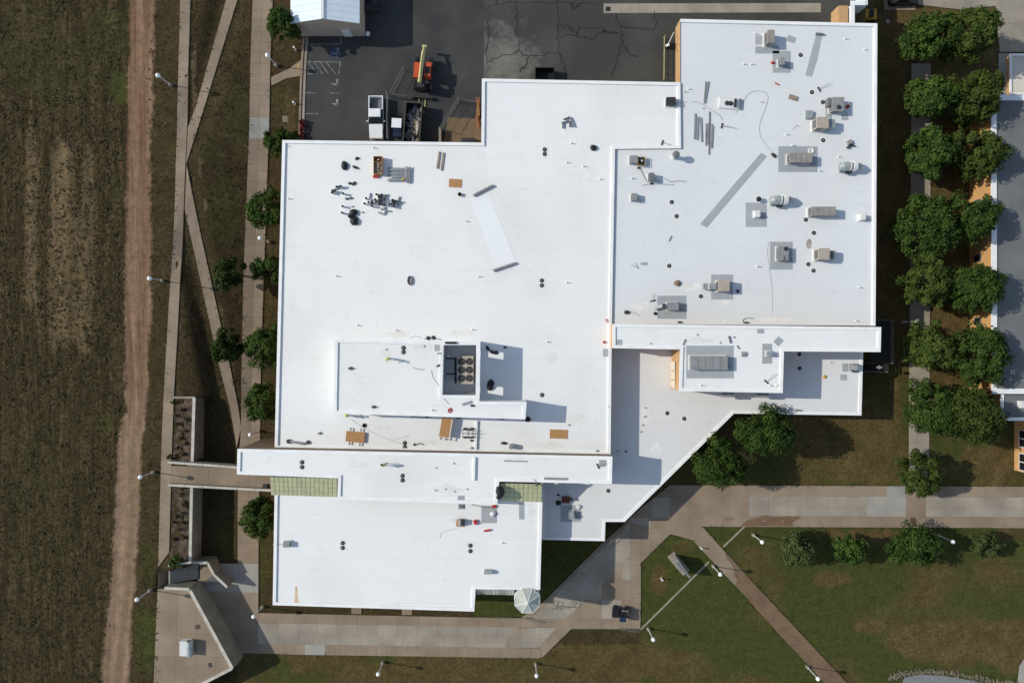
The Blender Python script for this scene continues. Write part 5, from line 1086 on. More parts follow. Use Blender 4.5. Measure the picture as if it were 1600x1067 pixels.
# telehandler
t = thing('telehandler', 'orange telehandler with lowered cream yellow boom', 'telehandler', base(660.5, 113, YZ, 1.4), R(-4))
MB().bbox(-.8, -2.2, .6, .8, 2.1, 1.05).build('chassis', M['dark'], t)
MB().box((-.78, .1, 1.35), (.85, 2.1, .9)).build('engine_cover', M['orange'], t); MB().box((-.78, 1.12, 1.2), (.8, .25, .6)).build('cover_end', M['orange'], t)
cb = MB().bbox(.35, -.9, 1.0, 1.2, .8, 2.35).build('cab', M['orange'], t); MB().bbox(.45, -.5, 2.36, 1.1, .45, 2.40).build('roof_window', M['glass'], cb); MB().bbox(.32, -.8, 1.5, 1.23, .7, 2.2).build('window', M['glass'], cb)
MB().box((.78, 1.15, 1.15), (.8, .6, .4)).build('front_cover', M['orange'], t)
bm = MB().tube([(-.12, -2.0, 2.9), (.02, 2.6, 2.2)], .26, 4).build('boom', M['boom'], t); MB().tube([(.02, 2.6, 2.15), (.06, 3.25, 2.0)], .19, 4).build('inner_boom', M['boom'], bm); MB().box((-.03, .6, 2.62), (.12, 2.8, .26), 0, -R(9)).build('hose_track', M['dark'], bm); MB().box((.07, 3.35, 1.7), (.65, .3, .9)).build('boom_head', M['boom'], bm)
MB().bbox(-.55, -2.5, .9, .45, -1.4, 2.5).build('boom_mount', M['dark'], t)
MB().bbox(-.95, -1.3, .9, -.4, -.9, 1.5).build('tank', M['dark'], t)
for x, y in ((-1.0, 1.7), (1.0, 1.7), (-1.0, -1.75), (1.0, -1.75)): wheel(t, x, y, .62, .42)
cr = MB().bbox(-1.35, -3.35, .5, 1.35, -3.15, .75).bbox(-1.2, -3.1, .25, 1.3, -2.9, .45).build('stabiliser_frame', M['dark'], t)
for s in (-1, 1): MB().box((s * 1.3, -3.2, .3), (.5, .5, .35)).build('stabiliser_foot', M['dark'], cr); MB().box((s * .45, -3.7, .12), (.14, 1.3, .06)).build('fork', M['boom'], t)
# roll-off container
c_ = base(644.5, 195, YZ, 1.6); t = thing('roll_off_container', 'dark open roll-off container full of torn roofing, cut by the roof edge', 'skip', c_, R(-2.2)); t.rotation_euler.z = -R(4.5)
MB().bbox(-1.2, -3.6, .25, -1.08, 3.1, 1.75).bbox(1.08, -3.6, .25, 1.2, 3.1, 1.75).bbox(-1.08, 3.0, .25, 1.08, 3.1, 1.75).bbox(-1.08, -3.6, .25, 1.08, -3.5, 1.75).bbox(-1.2, -3.6, .15, 1.2, 3.1, .25).build('container', M['dark'], t)
mb = MB()
for s in (-1, 1): mb.bbox(s * 1.14 - .08, -3.65, 1.75, s * 1.14 + .08, 3.15, 1.83)
mb.bbox(-1.05, 2.95, 1.75, 1.05, 3.15, 1.82); mb.build('top_rail', flat('worn_dark_rail', (.055, .052, .04)), t)
for i in range(9):
    for s in (-1, 1): o = MB().bbox(-.05, -.06, .25, .05, .06, 1.7).build('rib', M['dark'], t); o.location = (s * 1.25, -3.3 + i * .75, 0)
mb = MB()
for i in range(110):
    x, y = random.uniform(-.8, .85), random.uniform(-3.2, 2.4); m = random.choice(['brown_wall', 'mgrey', 'wood2', 'dgrey', 'coping', 'dark', 'dirtstain'])
    mb.mi = i % 5; mb.box((x + y * .078, y, YZ + random.uniform(.45, 1.0)), (random.uniform(.15, .6), random.uniform(.4, 1.6), random.uniform(.02, .08)), random.uniform(-1, 1), random.uniform(-.5, .5), random.uniform(-.5, .5))
o = mb.build('roofing_debris', [M[q] for q in ('brown_wall', 'dgrey', 'wood2', 'dark', 'mgrey')]); o.location = (c_.x, c_.y, 0); tag(o, 'jumble of torn old roofing filling the roll-off container', kind='stuff')
o = MB().tube([(0, 0, 0), (.15, -.5, .15), (.1, -1.2, .1), (-.1, -1.9, 0)], [.2, .26, .24, .1], 8).build('membrane_scrap', M['dirtstain']); o.location = W(652, 190, YZ + 1.2); tag(o, 'long pale crumpled membrane scrap along the right side of the container', 'scrap')
# utility cart
t = thing('golf_cart', 'small utility cart with white canopy and dark blue body next to the container', 'cart', base(621, 199, YZ, 1.0), R(-3))
MB().bbox(-.6, -1.3, .3, .6, .9, .75).build('body', M['blue'], t); MB().bbox(-.55, -.1, .75, .55, .45, 1.15).build('seat', M['black'], t); MB().bbox(-.68, -.35, 1.85, .68, .95, 1.95).build('canopy', M['carw'], t); MB().bbox(-.55, -1.3, .75, .55, -.8, .95).build('cowl', M['blue'], t)
mb = MB()
for x in (-.58, .58):
    for y in (-.5, .85): mb.tube([(x, y, .7), (x, y * .98, 1.86)], .03, 5)
mb.build('canopy_post', M['dark'], t)
for x in (-.55, .55):
    for y in (-.9, .6): wheel(t, x, y, .24, .18)
# chain-link gates and fence
def chainlink(label, A_, B_, h=2.0, name='chain_link_gate', cat='gate', step=.4, posts=2):
    a_, b_ = W(*A_, YZ), W(*B_, YZ); d = b_ - a_; L = d.length; t = thing(name, label, cat, a_, math.atan2(d.y, d.x)); mb = MB()
    mb.tube([(0, 0, .08), (L, 0, .08)], .03, 6); mb.tube([(0, 0, h), (L, 0, h)], .03, 6); mb.tube([(0, 0, h * .52), (L, 0, h * .52)], .02, 6); mb.build('frame', M['steel'], t)
    for i in range(posts): o = MB().tube([(0, 0, 0), (0, 0, h + .1)], .05, 8).build('post', M['steel'], t); o.location = (L * i / (posts - 1), 0, 0)
    mb = MB(); n = int((L + h) / step)
    for s in (0, 1):
        for i in range(n):
            x0 = -h + i * step; p = [max(x0, 0), min(x0 + h, L)]
            if p[1] - p[0] < .05: continue
            q = [(x, (x - x0) if s == 0 else h - (x - x0)) for x in p]; mb.tube([(q[0][0], 0, q[0][1]), (q[1][0], 0, q[1][1])], .006, 3)
    tag(mb.build('wire_mesh', M['steel'], t), kind='stuff'); return t
chainlink('chain-link gate leaf swung open towards the telehandler', (613, 152), (634, 112)); chainlink('chain-link gate leaf lying across below the telehandler', (614, 153), (637, 156), 1.6)
chainlink('chain-link fence running from the gate to the roof edge past the pickup', (608, 151), (608, 222), 2.0, 'chain_link_fence', 'fence', posts=4); chainlink('chain-link gate leaf swung open by the tan loading pad', (690, 205), (718, 159)); chainlink('short chain-link panel from the right gate to the timber stack', (719, 161), (744, 165), 1.7)
t = thing('gate_post', 'thick tan gate post at the corner of the loading pad', 'post', W(688.5, 222, YZ)); MB().bbox(-.13, -.6, 0, .13, 1.7, 1.0).build('post', M['tan_wall'], t); MB().bbox(-.16, -.63, 1.0, .16, 1.73, 1.06).build('cap', M['concwall'], t)
k = 0
for i in range(16):
    o = MB().box((0, 0, 0), (.14, random.uniform(1.6, 3.2), .07)).build('plank', flat('orange_timber%d' % i, (random.uniform(.22, .34), random.uniform(.11, .15), .055))); o.location = W(745.2 + random.uniform(-1.2, 3.5), 172 + random.uniform(-9, 14), YZ + .1 + .09 * i); o.rotation_euler = (0, 0, random.uniform(-.15, .1)); tag(o, 'orange brown plank in the untidy stack against the north step of the roof', 'plank', 'stacked orange planks')
solo('dark_box', MB().bbox(-.95, -.35, 0, .95, .35, .8), M['dark'], 'long dark box on the loading pad against the roof edge', 'box', W(732, 222, YZ))
# ------------------------------------------------------------------ roof plant
def unit(x0, y0, x1, y1, z, h, label, m='mgrey', fans=(), seams=0, curb='wunit', cat='air conditioner', name='rooftop_unit', lid=True, louvre=True):
    zt = z + h; a_, b_ = W(x0, y1, zt), W(x1, y0, zt); c = (a_ + b_) / 2; w, d = (b_.x - a_.x) / 2, (b_.y - a_.y) / 2
    t = thing(name, label, cat, (c.x, c.y, z))
    MB().bbox(-w * .98 - .1, -d * .98 - .1, 0, w * .98 + .1, d * .98 + .1, .2).build('curb', M[curb], t)
    MB().bbox(-w * .97, -d * .97, .2, w * .97, d * .97, h - .06).build('cabinet', M[m], t)
    if lid: MB().bbox(-w, -d, h - .06, w, d, h).build('lid', M[m], t)
    if louvre:
        mb = MB(); n = max(3, int(h / .16))
        for i in range(n): mb.box((-w * .98, 0, .35 + (h - .55) * i / n), (.05, d * 1.5, .05))
        mb.build('louvre', M['dgrey'], t); MB().bbox(-w * .7, -d - .0, .3, w * .1, -d * .95, h - .2).build('access_panel', M['dgrey'], t)
    if h > .75: MB().tube([(w * .99, -d * .55, .55), (w + .28, -d * .55, .55), (w + .3, -d * .6, .06), (w + 1.0, -d * .9, .05)], .03, 5).build('conduit', M['steel'], t); MB().bbox(w * .97, -d * .5, .4, w * 1.0 + .12, -d * .1, .85).build('junction_box', M['mgrey'], t)
    for i in range(seams): o = MB().bbox(-.02, -d * .96, 0, .02, d * .96, .015).build('seam', M['dgrey'], t); o.location = (-w + 2 * w * (i + 1) / (seams + 1), 0, h + .001)
    for fx, fy, fr in fans:
        p = W(fx, fy, zt); fan(t, (p.x - c.x, p.y - c.y, h), fr * S(zt))
    return t
def fan(par, loc, r, blade='dgrey'):
    f = MB().lathe((0, 0, 0), [(r, 0), (r * 1.05, .1), (r * .97, .1), (r * .95, .02)], 20).build('fan', M['dark'], par); f.location = loc
    MB().cyl((0, 0, .012), r * .95, .004, 20).build('fan_well', M['black'], f)
    mb = MB(); mb.cyl((0, 0, .02), r * .22, .06, 10)
    for k in range(3): t_ = R(120 * k + 20); mb.box((r * .55 * math.cos(t_), r * .55 * math.sin(t_), .045), (r * .6, r * .18, .015), t_, R(18))
    mb.build('blade', M[blade], f)
    mb = MB()
    for k in range(3): t_ = R(60 * k); mb.box((0, 0, .105), (r * 1.96, .01, .008), t_)
    mb.build('guard', M['dark'], f); return f
unit(1199.5, 47, 1210.5, 67, RR, 1.5, 'tall narrow taupe rooftop unit, topmost on the right-hand roof', 'brnunit')
unit(1219.5, 90, 1226.5, 101, RR, 1.1, 'small cream sided unit on the stepped grey pad near the top of the right-hand roof', 'mgrey')
t = unit(1300.5, 152, 1319, 174, RR, 1.2, 'grey condenser with one round fan near the right edge of the roof', 'mgrey', [(1310.5, 168, 3.2)]); MB().bbox(-1.25, -.1, 0, -.9, .95, 1.0).build('side_box', M['dgrey'], t)
t = solo('bucket', MB().lathe((0, 0, 0), [(.2, 0), (.25, .4), (.22, .4), (.1, .1)], 12), M['orange'], 'orange bucket in the shade of the grey fan condenser', 'bucket', W(1323, 168, RR))
t = unit(1276.5, 183, 1295, 200, RR, 1.7, 'tall tan rooftop unit with a grey hood on its right side', 'tanunit'); MB().bbox(.85, -.55, .5, 1.9, .6, 1.2).build('intake_hood', M['ggalv'], t)
unit(1234, 239, 1269, 254, RR, 1.25, 'long taupe ribbed unit on the large grey pad', 'brnunit', seams=3)
unit(1268, 323, 1306, 337, RR, 1.35, 'long taupe unit without a pad by the right roof edge', 'brnunit', seams=3)
unit(1345, 334, 1353, 343.5, RR, .8, 'small white box unit against the right parapet', 'wunit', louvre=False)
unit(1180, 329, 1188, 339, RR, .8, 'small white box unit centred on a square grey pad below the ducted fan', 'wunit', louvre=False)
t = unit(1216, 385, 1232.5, 407, RR, .95, 'grey lavender condenser with a small dark fan on a grey pad', 'mgrey', [(1227.5, 389, 3)]); mb = MB(); mb.tube([(-.1, -.9, .6), (-.15, -.9, 1.25), (.1, -.9, 1.25), (.1, -.9, .6)], .05, 6); mb.tube([(0, -.3, 1.0), (-.05, -.9, 1.1)], .06, 6); mb.build('pipework', M['dgrey'], t)
t = unit(1279.5, 388, 1296.5, 405.5, RR, 1.7, 'tall tan rooftop unit below the brown stain, grey hood on its right', 'tanunit'); MB().bbox(.85, -.6, .5, 1.75, .5, 1.15).build('intake_hood', M['dgrey'], t)
t = unit(1123, 437.5, 1140, 455, RR, 1.5, 'tan rooftop unit with a duct running left on the lower part of the right-hand roof', 'tanunit'); MB().bbox(-2.6, -.45, .3, -.85, .35, .85).build('duct', M['ggalv'], t); MB().bbox(-1.95, -.5, .3, -1.8, .4, .92).build('duct_flange', M['wunit'], t)
t = unit(1043.5, 472, 1060.5, 484.5, RR, .95, 'grey unit with mossy ductwork on the lowest pad of the right-hand roof', 'mgrey'); mb = MB(); mb.tube([(-.75, 0, .6), (-1.5, 0, .75), (-2.0, -.15, .5), (-2.3, -.4, .2)], [.26, .3, .24, .2], 10); mb.build('duct', M['ggalv'], t); MB().box((-1.3, .05, .95), (.3, .5, .2)).build('damper', M['dark'], t)
unit(987, 302, 995, 313, RR, .9, 'lone small grey unit near the left edge of the right-hand roof', 'mgrey')
t = unit(1014.5, 270, 1022, 282, RR, 1.0, 'small grey unit with cables, second down the left side of the right-hand roof', 'dgrey'); mb = MB(); mb.tube([(-.4, -.6, .1), (-1.0, .5, .05), (-1.3, 1.2, .05)], .03, 5); mb.build('cable', M['dark'], t)
t = unit(984.5, 243, 996, 255, RR, .8, 'small grey unit coupled to a dark yellow framed generator', 'mgrey')
t = thing('generator', 'dark generator in a yellow frame beside a small grey unit', 'generator', base(1002.5, 251.5, RR, .7)); MB().bbox(-.4, -.5, .1, .4, .5, .65).build('engine', M['black'], t); MB().bbox(-.05, -.1, .65, .15, .15, .72).build('fuel_cap', M['wunit'], t)
mb = MB()
for x in (-.48, .48): mb.tube([(x, -.6, .0), (x, -.6, .7), (x, .6, .7), (x, .6, 0)], .035, 6)
for y in (-.6, .6): mb.tube([(-.48, y, .7), (.48, y, .7)], .035, 6)
mb.build('frame', M['yellow'], t)
unit(1049 - 7.5, 152, 1049 + 7, 164, RM, .8, 'dark compressor box by the step to the right-hand roof', 'dark', cat='compressor', louvre=False)
unit(1096 - 17, 556, 1096 + 41, 577.5, R2, 1.05, 'largest flat grey panelled unit on the upper east roof', 'mgrey', seams=4, louvre=False)
unit(1199.5, 548.5, 1207, 556.5, R2, .8, 'small pale unit on an upright grey pad of the upper east roof', 'ggalv')
unit(889.5, 799.5, 897, 811, RL, .8, 'small pale metal unit on a grey pad in the low southern roof', 'ggalv', louvre=False)
# ducted exhaust fans, galvanised and round
def ducted_fan(px_, py_, z, label, flip=1):
    t = thing('ducted_fan', label, 'exhaust fan', W(px_, py_, z)); f = flip
    o = MB().tube([(-1.2 * f, -.1, .9), (-.7 * f, -.05, 1.0), (-.1 * f, 0, 1.05), (.5 * f, .05, 1.0)], [.42, .6, .62, .55], 14).build('scroll', M['ggalv'], t)
    MB().tube([(.5 * f, .05, 1.0), (1.0 * f, .05, .95)], [.72, .72], 14).build('housing', M['wunit'], t)
    MB().tube([(1.0 * f, .05, .95), (1.55 * f, 0, .85), (1.9 * f, -.1, .8)], [.5, .48, .38], 12).build('duct', M['ggalv'], t)
    MB().tube([(.1 * f, .02, 1.05), (.2 * f, .02, 1.05)], [.68, .68], 14).build('band', M['wunit'], t)
    MB().box((.2 * f, -.75, .55), (.7, .35, .4)).build('motor', M['dark'], t)
    for x in (-.8, .8): MB().box((x * f, 0, .25), (.12, 1.2, .5)).build('stand', M['mgrey'], t)
    return t
ducted_fan(1320, 263, RR, 'galvanised ducted fan in the upper right below the tan unit', 1)
t = ducted_fan(1213, 315, RR, 'galvanised ducted fan right of a black ball vent', 1)
t = thing('turbine_vent', 'black ball-shaped turbine vent left of the ducted fan', 'vent', base(1186, 311, RR, .7)); MB().cyl((0, 0, 0), .18, .4, 10).build('neck', M['ggalv'], t); MB().ball((0, 0, .6), .36, 12, 7, .8).build('turbine', M['black'], t)
t = thing('exhaust_stack', 'tall grey mushroom exhaust stack at the inner roof corner', 'vent', base(1057, 241, RR, 1.7)); MB().cyl((0, 0, 0), .28, 1.4, 14).build('stack', M['wunit'], t); MB().lathe((0, 0, 1.25), [(.3, 0), (.5, .1), (.5, .3), (.35, .5), (.05, .55)], 16).build('cowl', M['dgrey'], t)
t = thing('exhaust_fan', 'pale round fan at the right end of the low east roof', 'exhaust fan', base(1338, 574, RL, .8)); MB().tube([(-.5, .1, .55), (0, 0, .6), (.6, -.05, .55)], [.42, .52, .4], 12).build('housing', M['ggalv'], t); MB().box((0, -.55, .3), (.6, .3, .4)).build('motor', M['dark'], t); MB().bbox(-.6, -.5, 0, .6, .5, .15).build('base_plate', M['mgrey'], t)
t = thing('gravity_vent', 'low galvanised hooded vent on the south roof', 'vent', base(762, 894, RB, .5)); MB().bbox(-.4, -.3, 0, .5, .3, .3).build('base_plate', M['ggalv'], t); MB().tube([(-.5, 0, .35), (.6, 0, .35)], .3, 10).build('hood', M['ggalv'], t)
# curb with an opened dark unit
t = thing('skylight_curb', 'white rectangular roof curb with dark fixtures inside', 'curb', base(1141, 161.5, RR, .3), -.08); MB().bbox(-1.5, -.75, 0, 1.5, .75, .28).build('curb', M['wunit'], t); MB().bbox(-1.35, -.6, .28, 1.35, .6, .30).build('well', M['roof_r'], t)
for x in (-.45, .05): o = MB().lathe((0, 0, .3), [(.3, 0), (.32, .08), (.15, .12)], 12).build('motor', M['dark'], t); o.location = (x, -.05, 0)
MB().bbox(.5, -.55, .3, .75, .6, .55).build('bracket', M['dark'], t); MB().bbox(1.15, -.7, .28, 1.5, .7, .34).build('flange', M['dgrey'], t)
# chiller in the well
t = thing('chiller', 'tan chiller with six round fans in the sunken roof well', 'chiller', base(727, 578, zr, 2.2))
hw, hd = 12.6 * S(10), 22 * S(10); MB().bbox(-hw, -hd, .2, hw, hd, 2.2).build('cabinet', M['tanunit'], t); MB().bbox(-hw, -hd, 0, hw, hd, .2).build('skid', M['dark'], t)
for j in range(3):
    for i in range(2): fan(t, (-hw * .47 + i * hw * .98, -hd * .58 + j * hd * .59, 2.2), .44, 'brown_wall' if (i, j) == (1, 2) else 'dgrey')
mb = MB()
for y in (-1.6, -.8, 0, .8): mb.tube([(-hw - .1, y, .8), (-hw - .45, y, .8), (-hw - .45, y + .6, .8)], .07, 6)
mb.tube([(-hw - .3, -1.9, 1.3), (-hw - .3, 1.7, 1.3)], .1, 8); mb.tube([(-hw - .3, 1.5, 1.3), (-hw - 1.5, 1.5, 1.0), (-hw - 1.5, 1.5, 0)], .09, 8); mb.tube([(-hw - .3, -.6, .9), (-hw - 1.5, -.6, .8), (-hw - 1.5, -.6, 0)], .09, 8)
mb.build('pipework', M['dark'], t)
solo('control_panel', MB().bbox(-.22, -.22, 0, .22, .22, 1.3), M['wunit'], 'pale control cabinet left of the six fan chiller', 'cabinet', base(701, 556, zr, 1.3))
solo('insulation_board', MB().bbox(-.45, -.12, 0, .45, .12, .9), M['cream'], 'pinkish board leaning in the lower corner of the roof well', 'board', base(737, 614, zr, .9))
# ------------------------------------------------------------------ people
def person(px_, py_, z, face, label, bend=0.0, shirt='hivis', hat='hivis'):
    t = thing('person', label, 'person', base(px_, py_, z, 1.5), face)
    V = []; E = []; Rr = []
    def ch(start, pts):
        k = start
        for x, y, zz, r_ in pts:
            V.append((x, y + (max(0, zz - .95) * bend), zz)); Rr.append(r_); E.append((k, len(V) - 1)) if k is not None else None; k = len(V) - 1
        return k
    pel = ch(None, [(0, 0, .95, .15)]); ches = ch(pel, [(0, -.01, 1.12, .14), (0, -.01, 1.32, .165), (0, 0, 1.44, .12)])
    nk = ch(ches, [(0, .01, 1.52, .058)]); ch(nk, [(0, .025, 1.60, .09), (0, .035, 1.68, .105), (0, .02, 1.76, .085)])
    for s in (-1, 1):
        ch(pel, [(.1 * s, 0, .88, .105), (.12 * s, .03 * s, .5, .068), (.13 * s, -.02, .1, .048), (.14 * s, .07, .05, .045), (.14 * s, .18, .03, .035)])
        ar = ch(ches, [(.19 * s, 0, 1.42, .07), (.27 * s, .06, 1.15, .05), (.24 * s, .28, 1.0, .038), (.23 * s, .36, .98, .034)])
        for f in range(4): ch(ar, [(.23 * s + (f - 1.5) * .018, .41 + .012 * (1.5 - abs(f - 1.5)), .97, .010), (.23 * s + (f - 1.5) * .02, .45 + .014 * (1.5 - abs(f - 1.5)), .945, .009)])
        ch(ar, [(.23 * s - .04 * s, .38, .97, .011), (.23 * s - .05 * s, .41, .96, .010)])
    me = bpy.data.meshes.new('body'); me.from_pydata(V, E, []); o = bpy.data.objects.new('body', me); COL.objects.link(o)
    sk = o.modifiers.new('skin', 'SKIN'); sk.use_smooth_shade = True
    for i, v in enumerate(me.skin_vertices[0].data): v.radius = (Rr[i], Rr[i]); v.use_root = i == 0
    ss = o.modifiers.new('sub', 'SUBSURF'); ss.levels = ss.render_levels = 1
    dg = bpy.context.evaluated_depsgraph_get(); m2 = bpy.data.meshes.new_from_object(o.evaluated_get(dg)); bpy.data.objects.remove(o)
    m2.materials.clear()
    for m in (shirt, 'denim', 'skin', 'black'): m2.materials.append(M[m])
    for p in m2.polygons:
        c = p.center; zz = c.z
        p.material_index = 3 if zz < .11 else 1 if zz < .93 and abs(c.x) < .21 and c.y < .24 + bend * .2 else 2 if (zz > 1.5 or (c.y - max(0, zz - .95) * bend) > .2) else 0
    b = bpy.data.objects.new('body', m2); COL.objects.link(b); b.parent = t
    hy = .025 + .8 * bend
    MB().lathe((0, hy, 1.70), [(.165, 0), (.14, .02), (.125, .09), (.07, .145), (.01, .155)], 14).build('hard_hat', M[hat], t, True)
    mb = MB(); mb.ball((0, hy + .115, 1.655), .02, 6, 4)
    for s in (-1, 1): mb.ball((.035 * s, hy + .10, 1.68), .011, 6, 4); mb.ball((.1 * s, hy, 1.66), .022, 6, 4)
    mb.build('face', M['skin'], t)
    mb = MB()
    for zz, r_ in ((1.16, .165), (1.3, .185)): mb.lathe((0, (zz - .95) * bend - .01, zz), [(r_, -.025), (r_, .025), (r_ * .9, .025)], 14)
    mb.build('reflective_band', M['wunit'], t); return t
person(604.5, 560.3, RP, R(200), 'worker in hi-vis yellow standing on the penthouse roof left of the paired drains', .1)
person(538.7, 650, RM, R(-60), 'worker in hi-vis yellow by the penthouse south-west corner', .35)
person(600.7, 728, RS, R(60), 'worker in hi-vis yellow bending over a tool on the narrow upper roof', .45, hat='black')
# ------------------------------------------------------------------ tools and materials lying on the roofs
def z5(x, y): return 500 + x / 8, 230 + y / 8
pail0 = thing('lidded_pail', 'x', 'pail'); MB().lathe((0, 0, 0), [(.13, 0), (.15, .5), (.155, .55)], 12).build('bucket', M['wunit'], pail0); MB().cyl((0, 0, .55), .165, .04, 12).build('lid', M['black'], pail0)
first = True
for grp, lb, lst in (('white pails in the main cluster', 'white pail with black lid in the dense cluster north-west on the main roof', [(705, 590), (735, 600), (770, 592), (735, 622), (768, 615), (690, 655), (740, 650), (772, 640), (810, 655), (700, 682), (740, 680), (772, 672), (740, 712), (770, 712), (808, 720)]),
                     ('white pails left of the cluster', 'white pail with black lid just left of the dense pail cluster', [(606, 688), (648, 680), (556, 705), (650, 703), (650, 735), (575, 640)]),
                     ('white pails right of the cluster', 'white pail with black lid just right of the dense pail cluster', [(905, 660), (925, 668), (908, 688), (938, 690), (952, 675), (866, 710), (890, 712), (920, 715), (920, 742)]),
                     ('white pails by the west edge', 'white pail with black lid in the westernmost trio', [(155, 543), (185, 550), (148, 568)]), ('white pails above the western trio', 'white pail with black lid in the short row above the westernmost trio', [(207, 495), (235, 495), (260, 488)]), ('lone white pails', 'lone white pail with black lid above the turquoise bundle', [(290, 580)]), ('lone white pails by the tarpaulins', 'white pail with black lid above and left of the tarpaulin heaps', [(282, 738)]), ('lone white pails by the tarpaulins', 'white pail with black lid level with the tarpaulin heaps', [(275, 820)])):
    for x, y in lst:
        p = base(*z5(x, y), RM, .58)
        if first: pail0.location = p; pail0['label'] = lb; pail0['group'] = grp; first = False
        else: dup(pail0, p, 0, lb, grp)
lay = MB().tube([(-.35, 0, .12), (.35, 0, .12)], .12, 10)
o0 = None
for x, y, a_ in ((790, 770, 20), (760, 830, 160), (815, 820, 60), (850, 800, -8), (985, 650, 70), (985, 715, 80), (1010, 690, -5), (810, 795, 100), (820, 605, 10), (625, 610, 80), (200, 525, 15)):
    p = W(*z5(x, y), RM)
    if o0 is None: o0 = solo('tipped_tube', lay, M['alu'], 'grey tube lying tipped over beside the pail clusters', 'tube', p, R(a_), 'tipped grey tubes')
    else: o = o0.copy(); COL.objects.link(o); o.location = p; o.rotation_euler = (0, 0, R(a_))
for i in range(13):        # aluminium rails
    o = MB().bbox(-1.0 - .07 * (i % 4), -.06, 0, 1.05 + .06 * (i % 3), .06, .08).build('metal_rail', M['alu']); o.location = W(619 + random.uniform(-2, 2), 263 + i * 1.75, RM + .02 + .09 * (i % 3)); o.rotation_euler = (0, 0, R(random.uniform(-4, 6))); tag(o, 'silver rail in the bundle right of the open crate', 'rail', 'bundle of silver rails')
for i in range(4):
    o = MB().bbox(-.07, -1.2, 0, .07, 1.0, .1).build('metal_rail', M['mgrey']); o.location = W(633 + i * 2.6, 272 + random.uniform(-1, 2), RM + .2); o.rotation_euler = (0, 0, R(random.uniform(-12, 4))); tag(o, 'darker rail laid crosswise at the right end of the silver bundle', 'rail', 'crosswise dark rails')
solo('yellow_strap', MB().bbox(-.14, -.16, 0, .14, .16, .12), M['yellow'], 'small yellow strap on the silver rail bundle', 'strap', W(629.5, 280, RM + .32))
t = thing('open_crate', 'open wooden crate of tools west of the silver rail bundle', 'crate', base(590, 258, RM, .9)); w, d = .58, 1.2
MB().bbox(-w, -d, 0, w, d, .06).bbox(-w, -d, .06, -w + .05, d, .9).bbox(w - .05, -d, .06, w, d, .9).bbox(-w + .05, -d, .06, w - .05, -d + .05, .9).bbox(-w + .05, d - .05, .06, w - .05, d, .9).bbox(-w + .05, .42, .06, w - .05, .47, .9).build('crate', M['wood'], t)
MB().bbox(-w + .06, -d + .06, .55, w - .06, .41, .62).build('tray', M['wood2'], t)
for i, (x, y) in enumerate(((.2, -.1), (.1, -.4), (.3, .1), (.25, -.7), (-.1, -.85), (.05, .8))): solo('tool', MB().box((0, 0, .05), (.3, .1, .1), .7 * i), M['dark' if i != 5 else 'wunit'], ['dark drill in the middle of the wooden crate', 'dark tool at the centre left of the wooden crate', 'dark tool near the divider of the wooden crate', 'dark tool at the lower right of the wooden crate', 'dark tool at the lower end of the wooden crate', 'pale roll in the dark upper part of the wooden crate'][i], 'tool', W(590, 258, RM + .9) + Vector((x, y, -.28)))
solo('red_case', MB().bbox(-.38, -.16, 0, .38, .16, .3), M['red'], 'red tool case below the wooden crate', 'case', W(587.5, 276.5, RM))
def bag(px_, py_, z, r_, label, m='black', sq=.6, rz=0, name='black_bag', cat='bag'):
    random.seed(int(px_ * 7 + py_)); mb = MB(); pr = [(.3, 0), (1, .12), (.95, .45), (.6, .75), (.15, .85)]
    mb.lathe((0, 0, 0), [(a_ * r_, b_ * r_) for a_, b_ in pr], 9); mb.v = [(x * random.uniform(.8, 1.15), y * sq * random.uniform(.8, 1.15), zz) for x, y, zz in mb.v]
    return solo(name, mb, M[m], label, cat, W(px_, py_, z), rz)
bag(538.5, 259.5, RM, .5, 'black bin bag, westernmost of the three above the pails', sq=1.3); bag(558, 248, RM, .32, 'small dark tool bag left of the wooden crate', rz=.6); bag(555, 262, RM, .45, 'flat black cover lying left of the wooden crate', sq=.4, rz=-.4)
bag(552.5, 333, RM, .62, 'upper black tarpaulin heap below the pails', sq=.8, rz=.4, name='tarpaulin', cat='tarpaulin'); bag(554, 346, RM, .62, 'lower boxy black tarpaulin heap below the pails', sq=1.0, name='tarpaulin', cat='tarpaulin'); bag(547, 339, RM, .36, 'small black bundle between the two tarpaulin heaps', sq=.6, rz=-.5)
bag(542, 311, RM, .26, 'small turquoise bundle among the pails', 'paintb'); bag(548, 310, RM, .3, 'grey rag bundle next to the turquoise one', 'dgrey'); bag(547, 287, RM, .3, 'dark cable coil above the pails, left one of two', 'dark'); bag(553, 287, RM, .34, 'dark cable coil above the pails, right one of two', 'dark', rz=.8)
bag(551, 323, RM, .2, 'grey glove bundle above the tarpaulins', 'mgrey'); bag(567, 332, RM, .2, 'grey scrap right of the tarpaulins', 'mgrey')
bag(927, 231.5, RM, .5, 'black covered bucket on the northern part of the main roof', sq=.9); bag(766.5, 601, RM, .55, 'black sack in the shadow of the roof well', sq=1.5, rz=-.3); bag(762, 544, RM, .4, 'dark hose coil in the shadow of the roof well, upper left', sq=.6, rz=-1.0); bag(769, 550, RM, .42, 'dark hose coil in the upper patch of light beside the roof well', sq=.55, rz=-.4); bag(775, 551, RM, .3, 'small dark can in the upper patch of light', sq=1); bag(789, 542.5, RM, .24, 'small dark bag at the shadow edge by the roof well')
bag(781, 768, RS, .62, 'black sack pile at the left end of the right-hand skylight', sq=1.3, rz=.2); bag(779.5, 776, RS, .4, 'smaller black sack below the pile at the right-hand skylight', sq=.8)
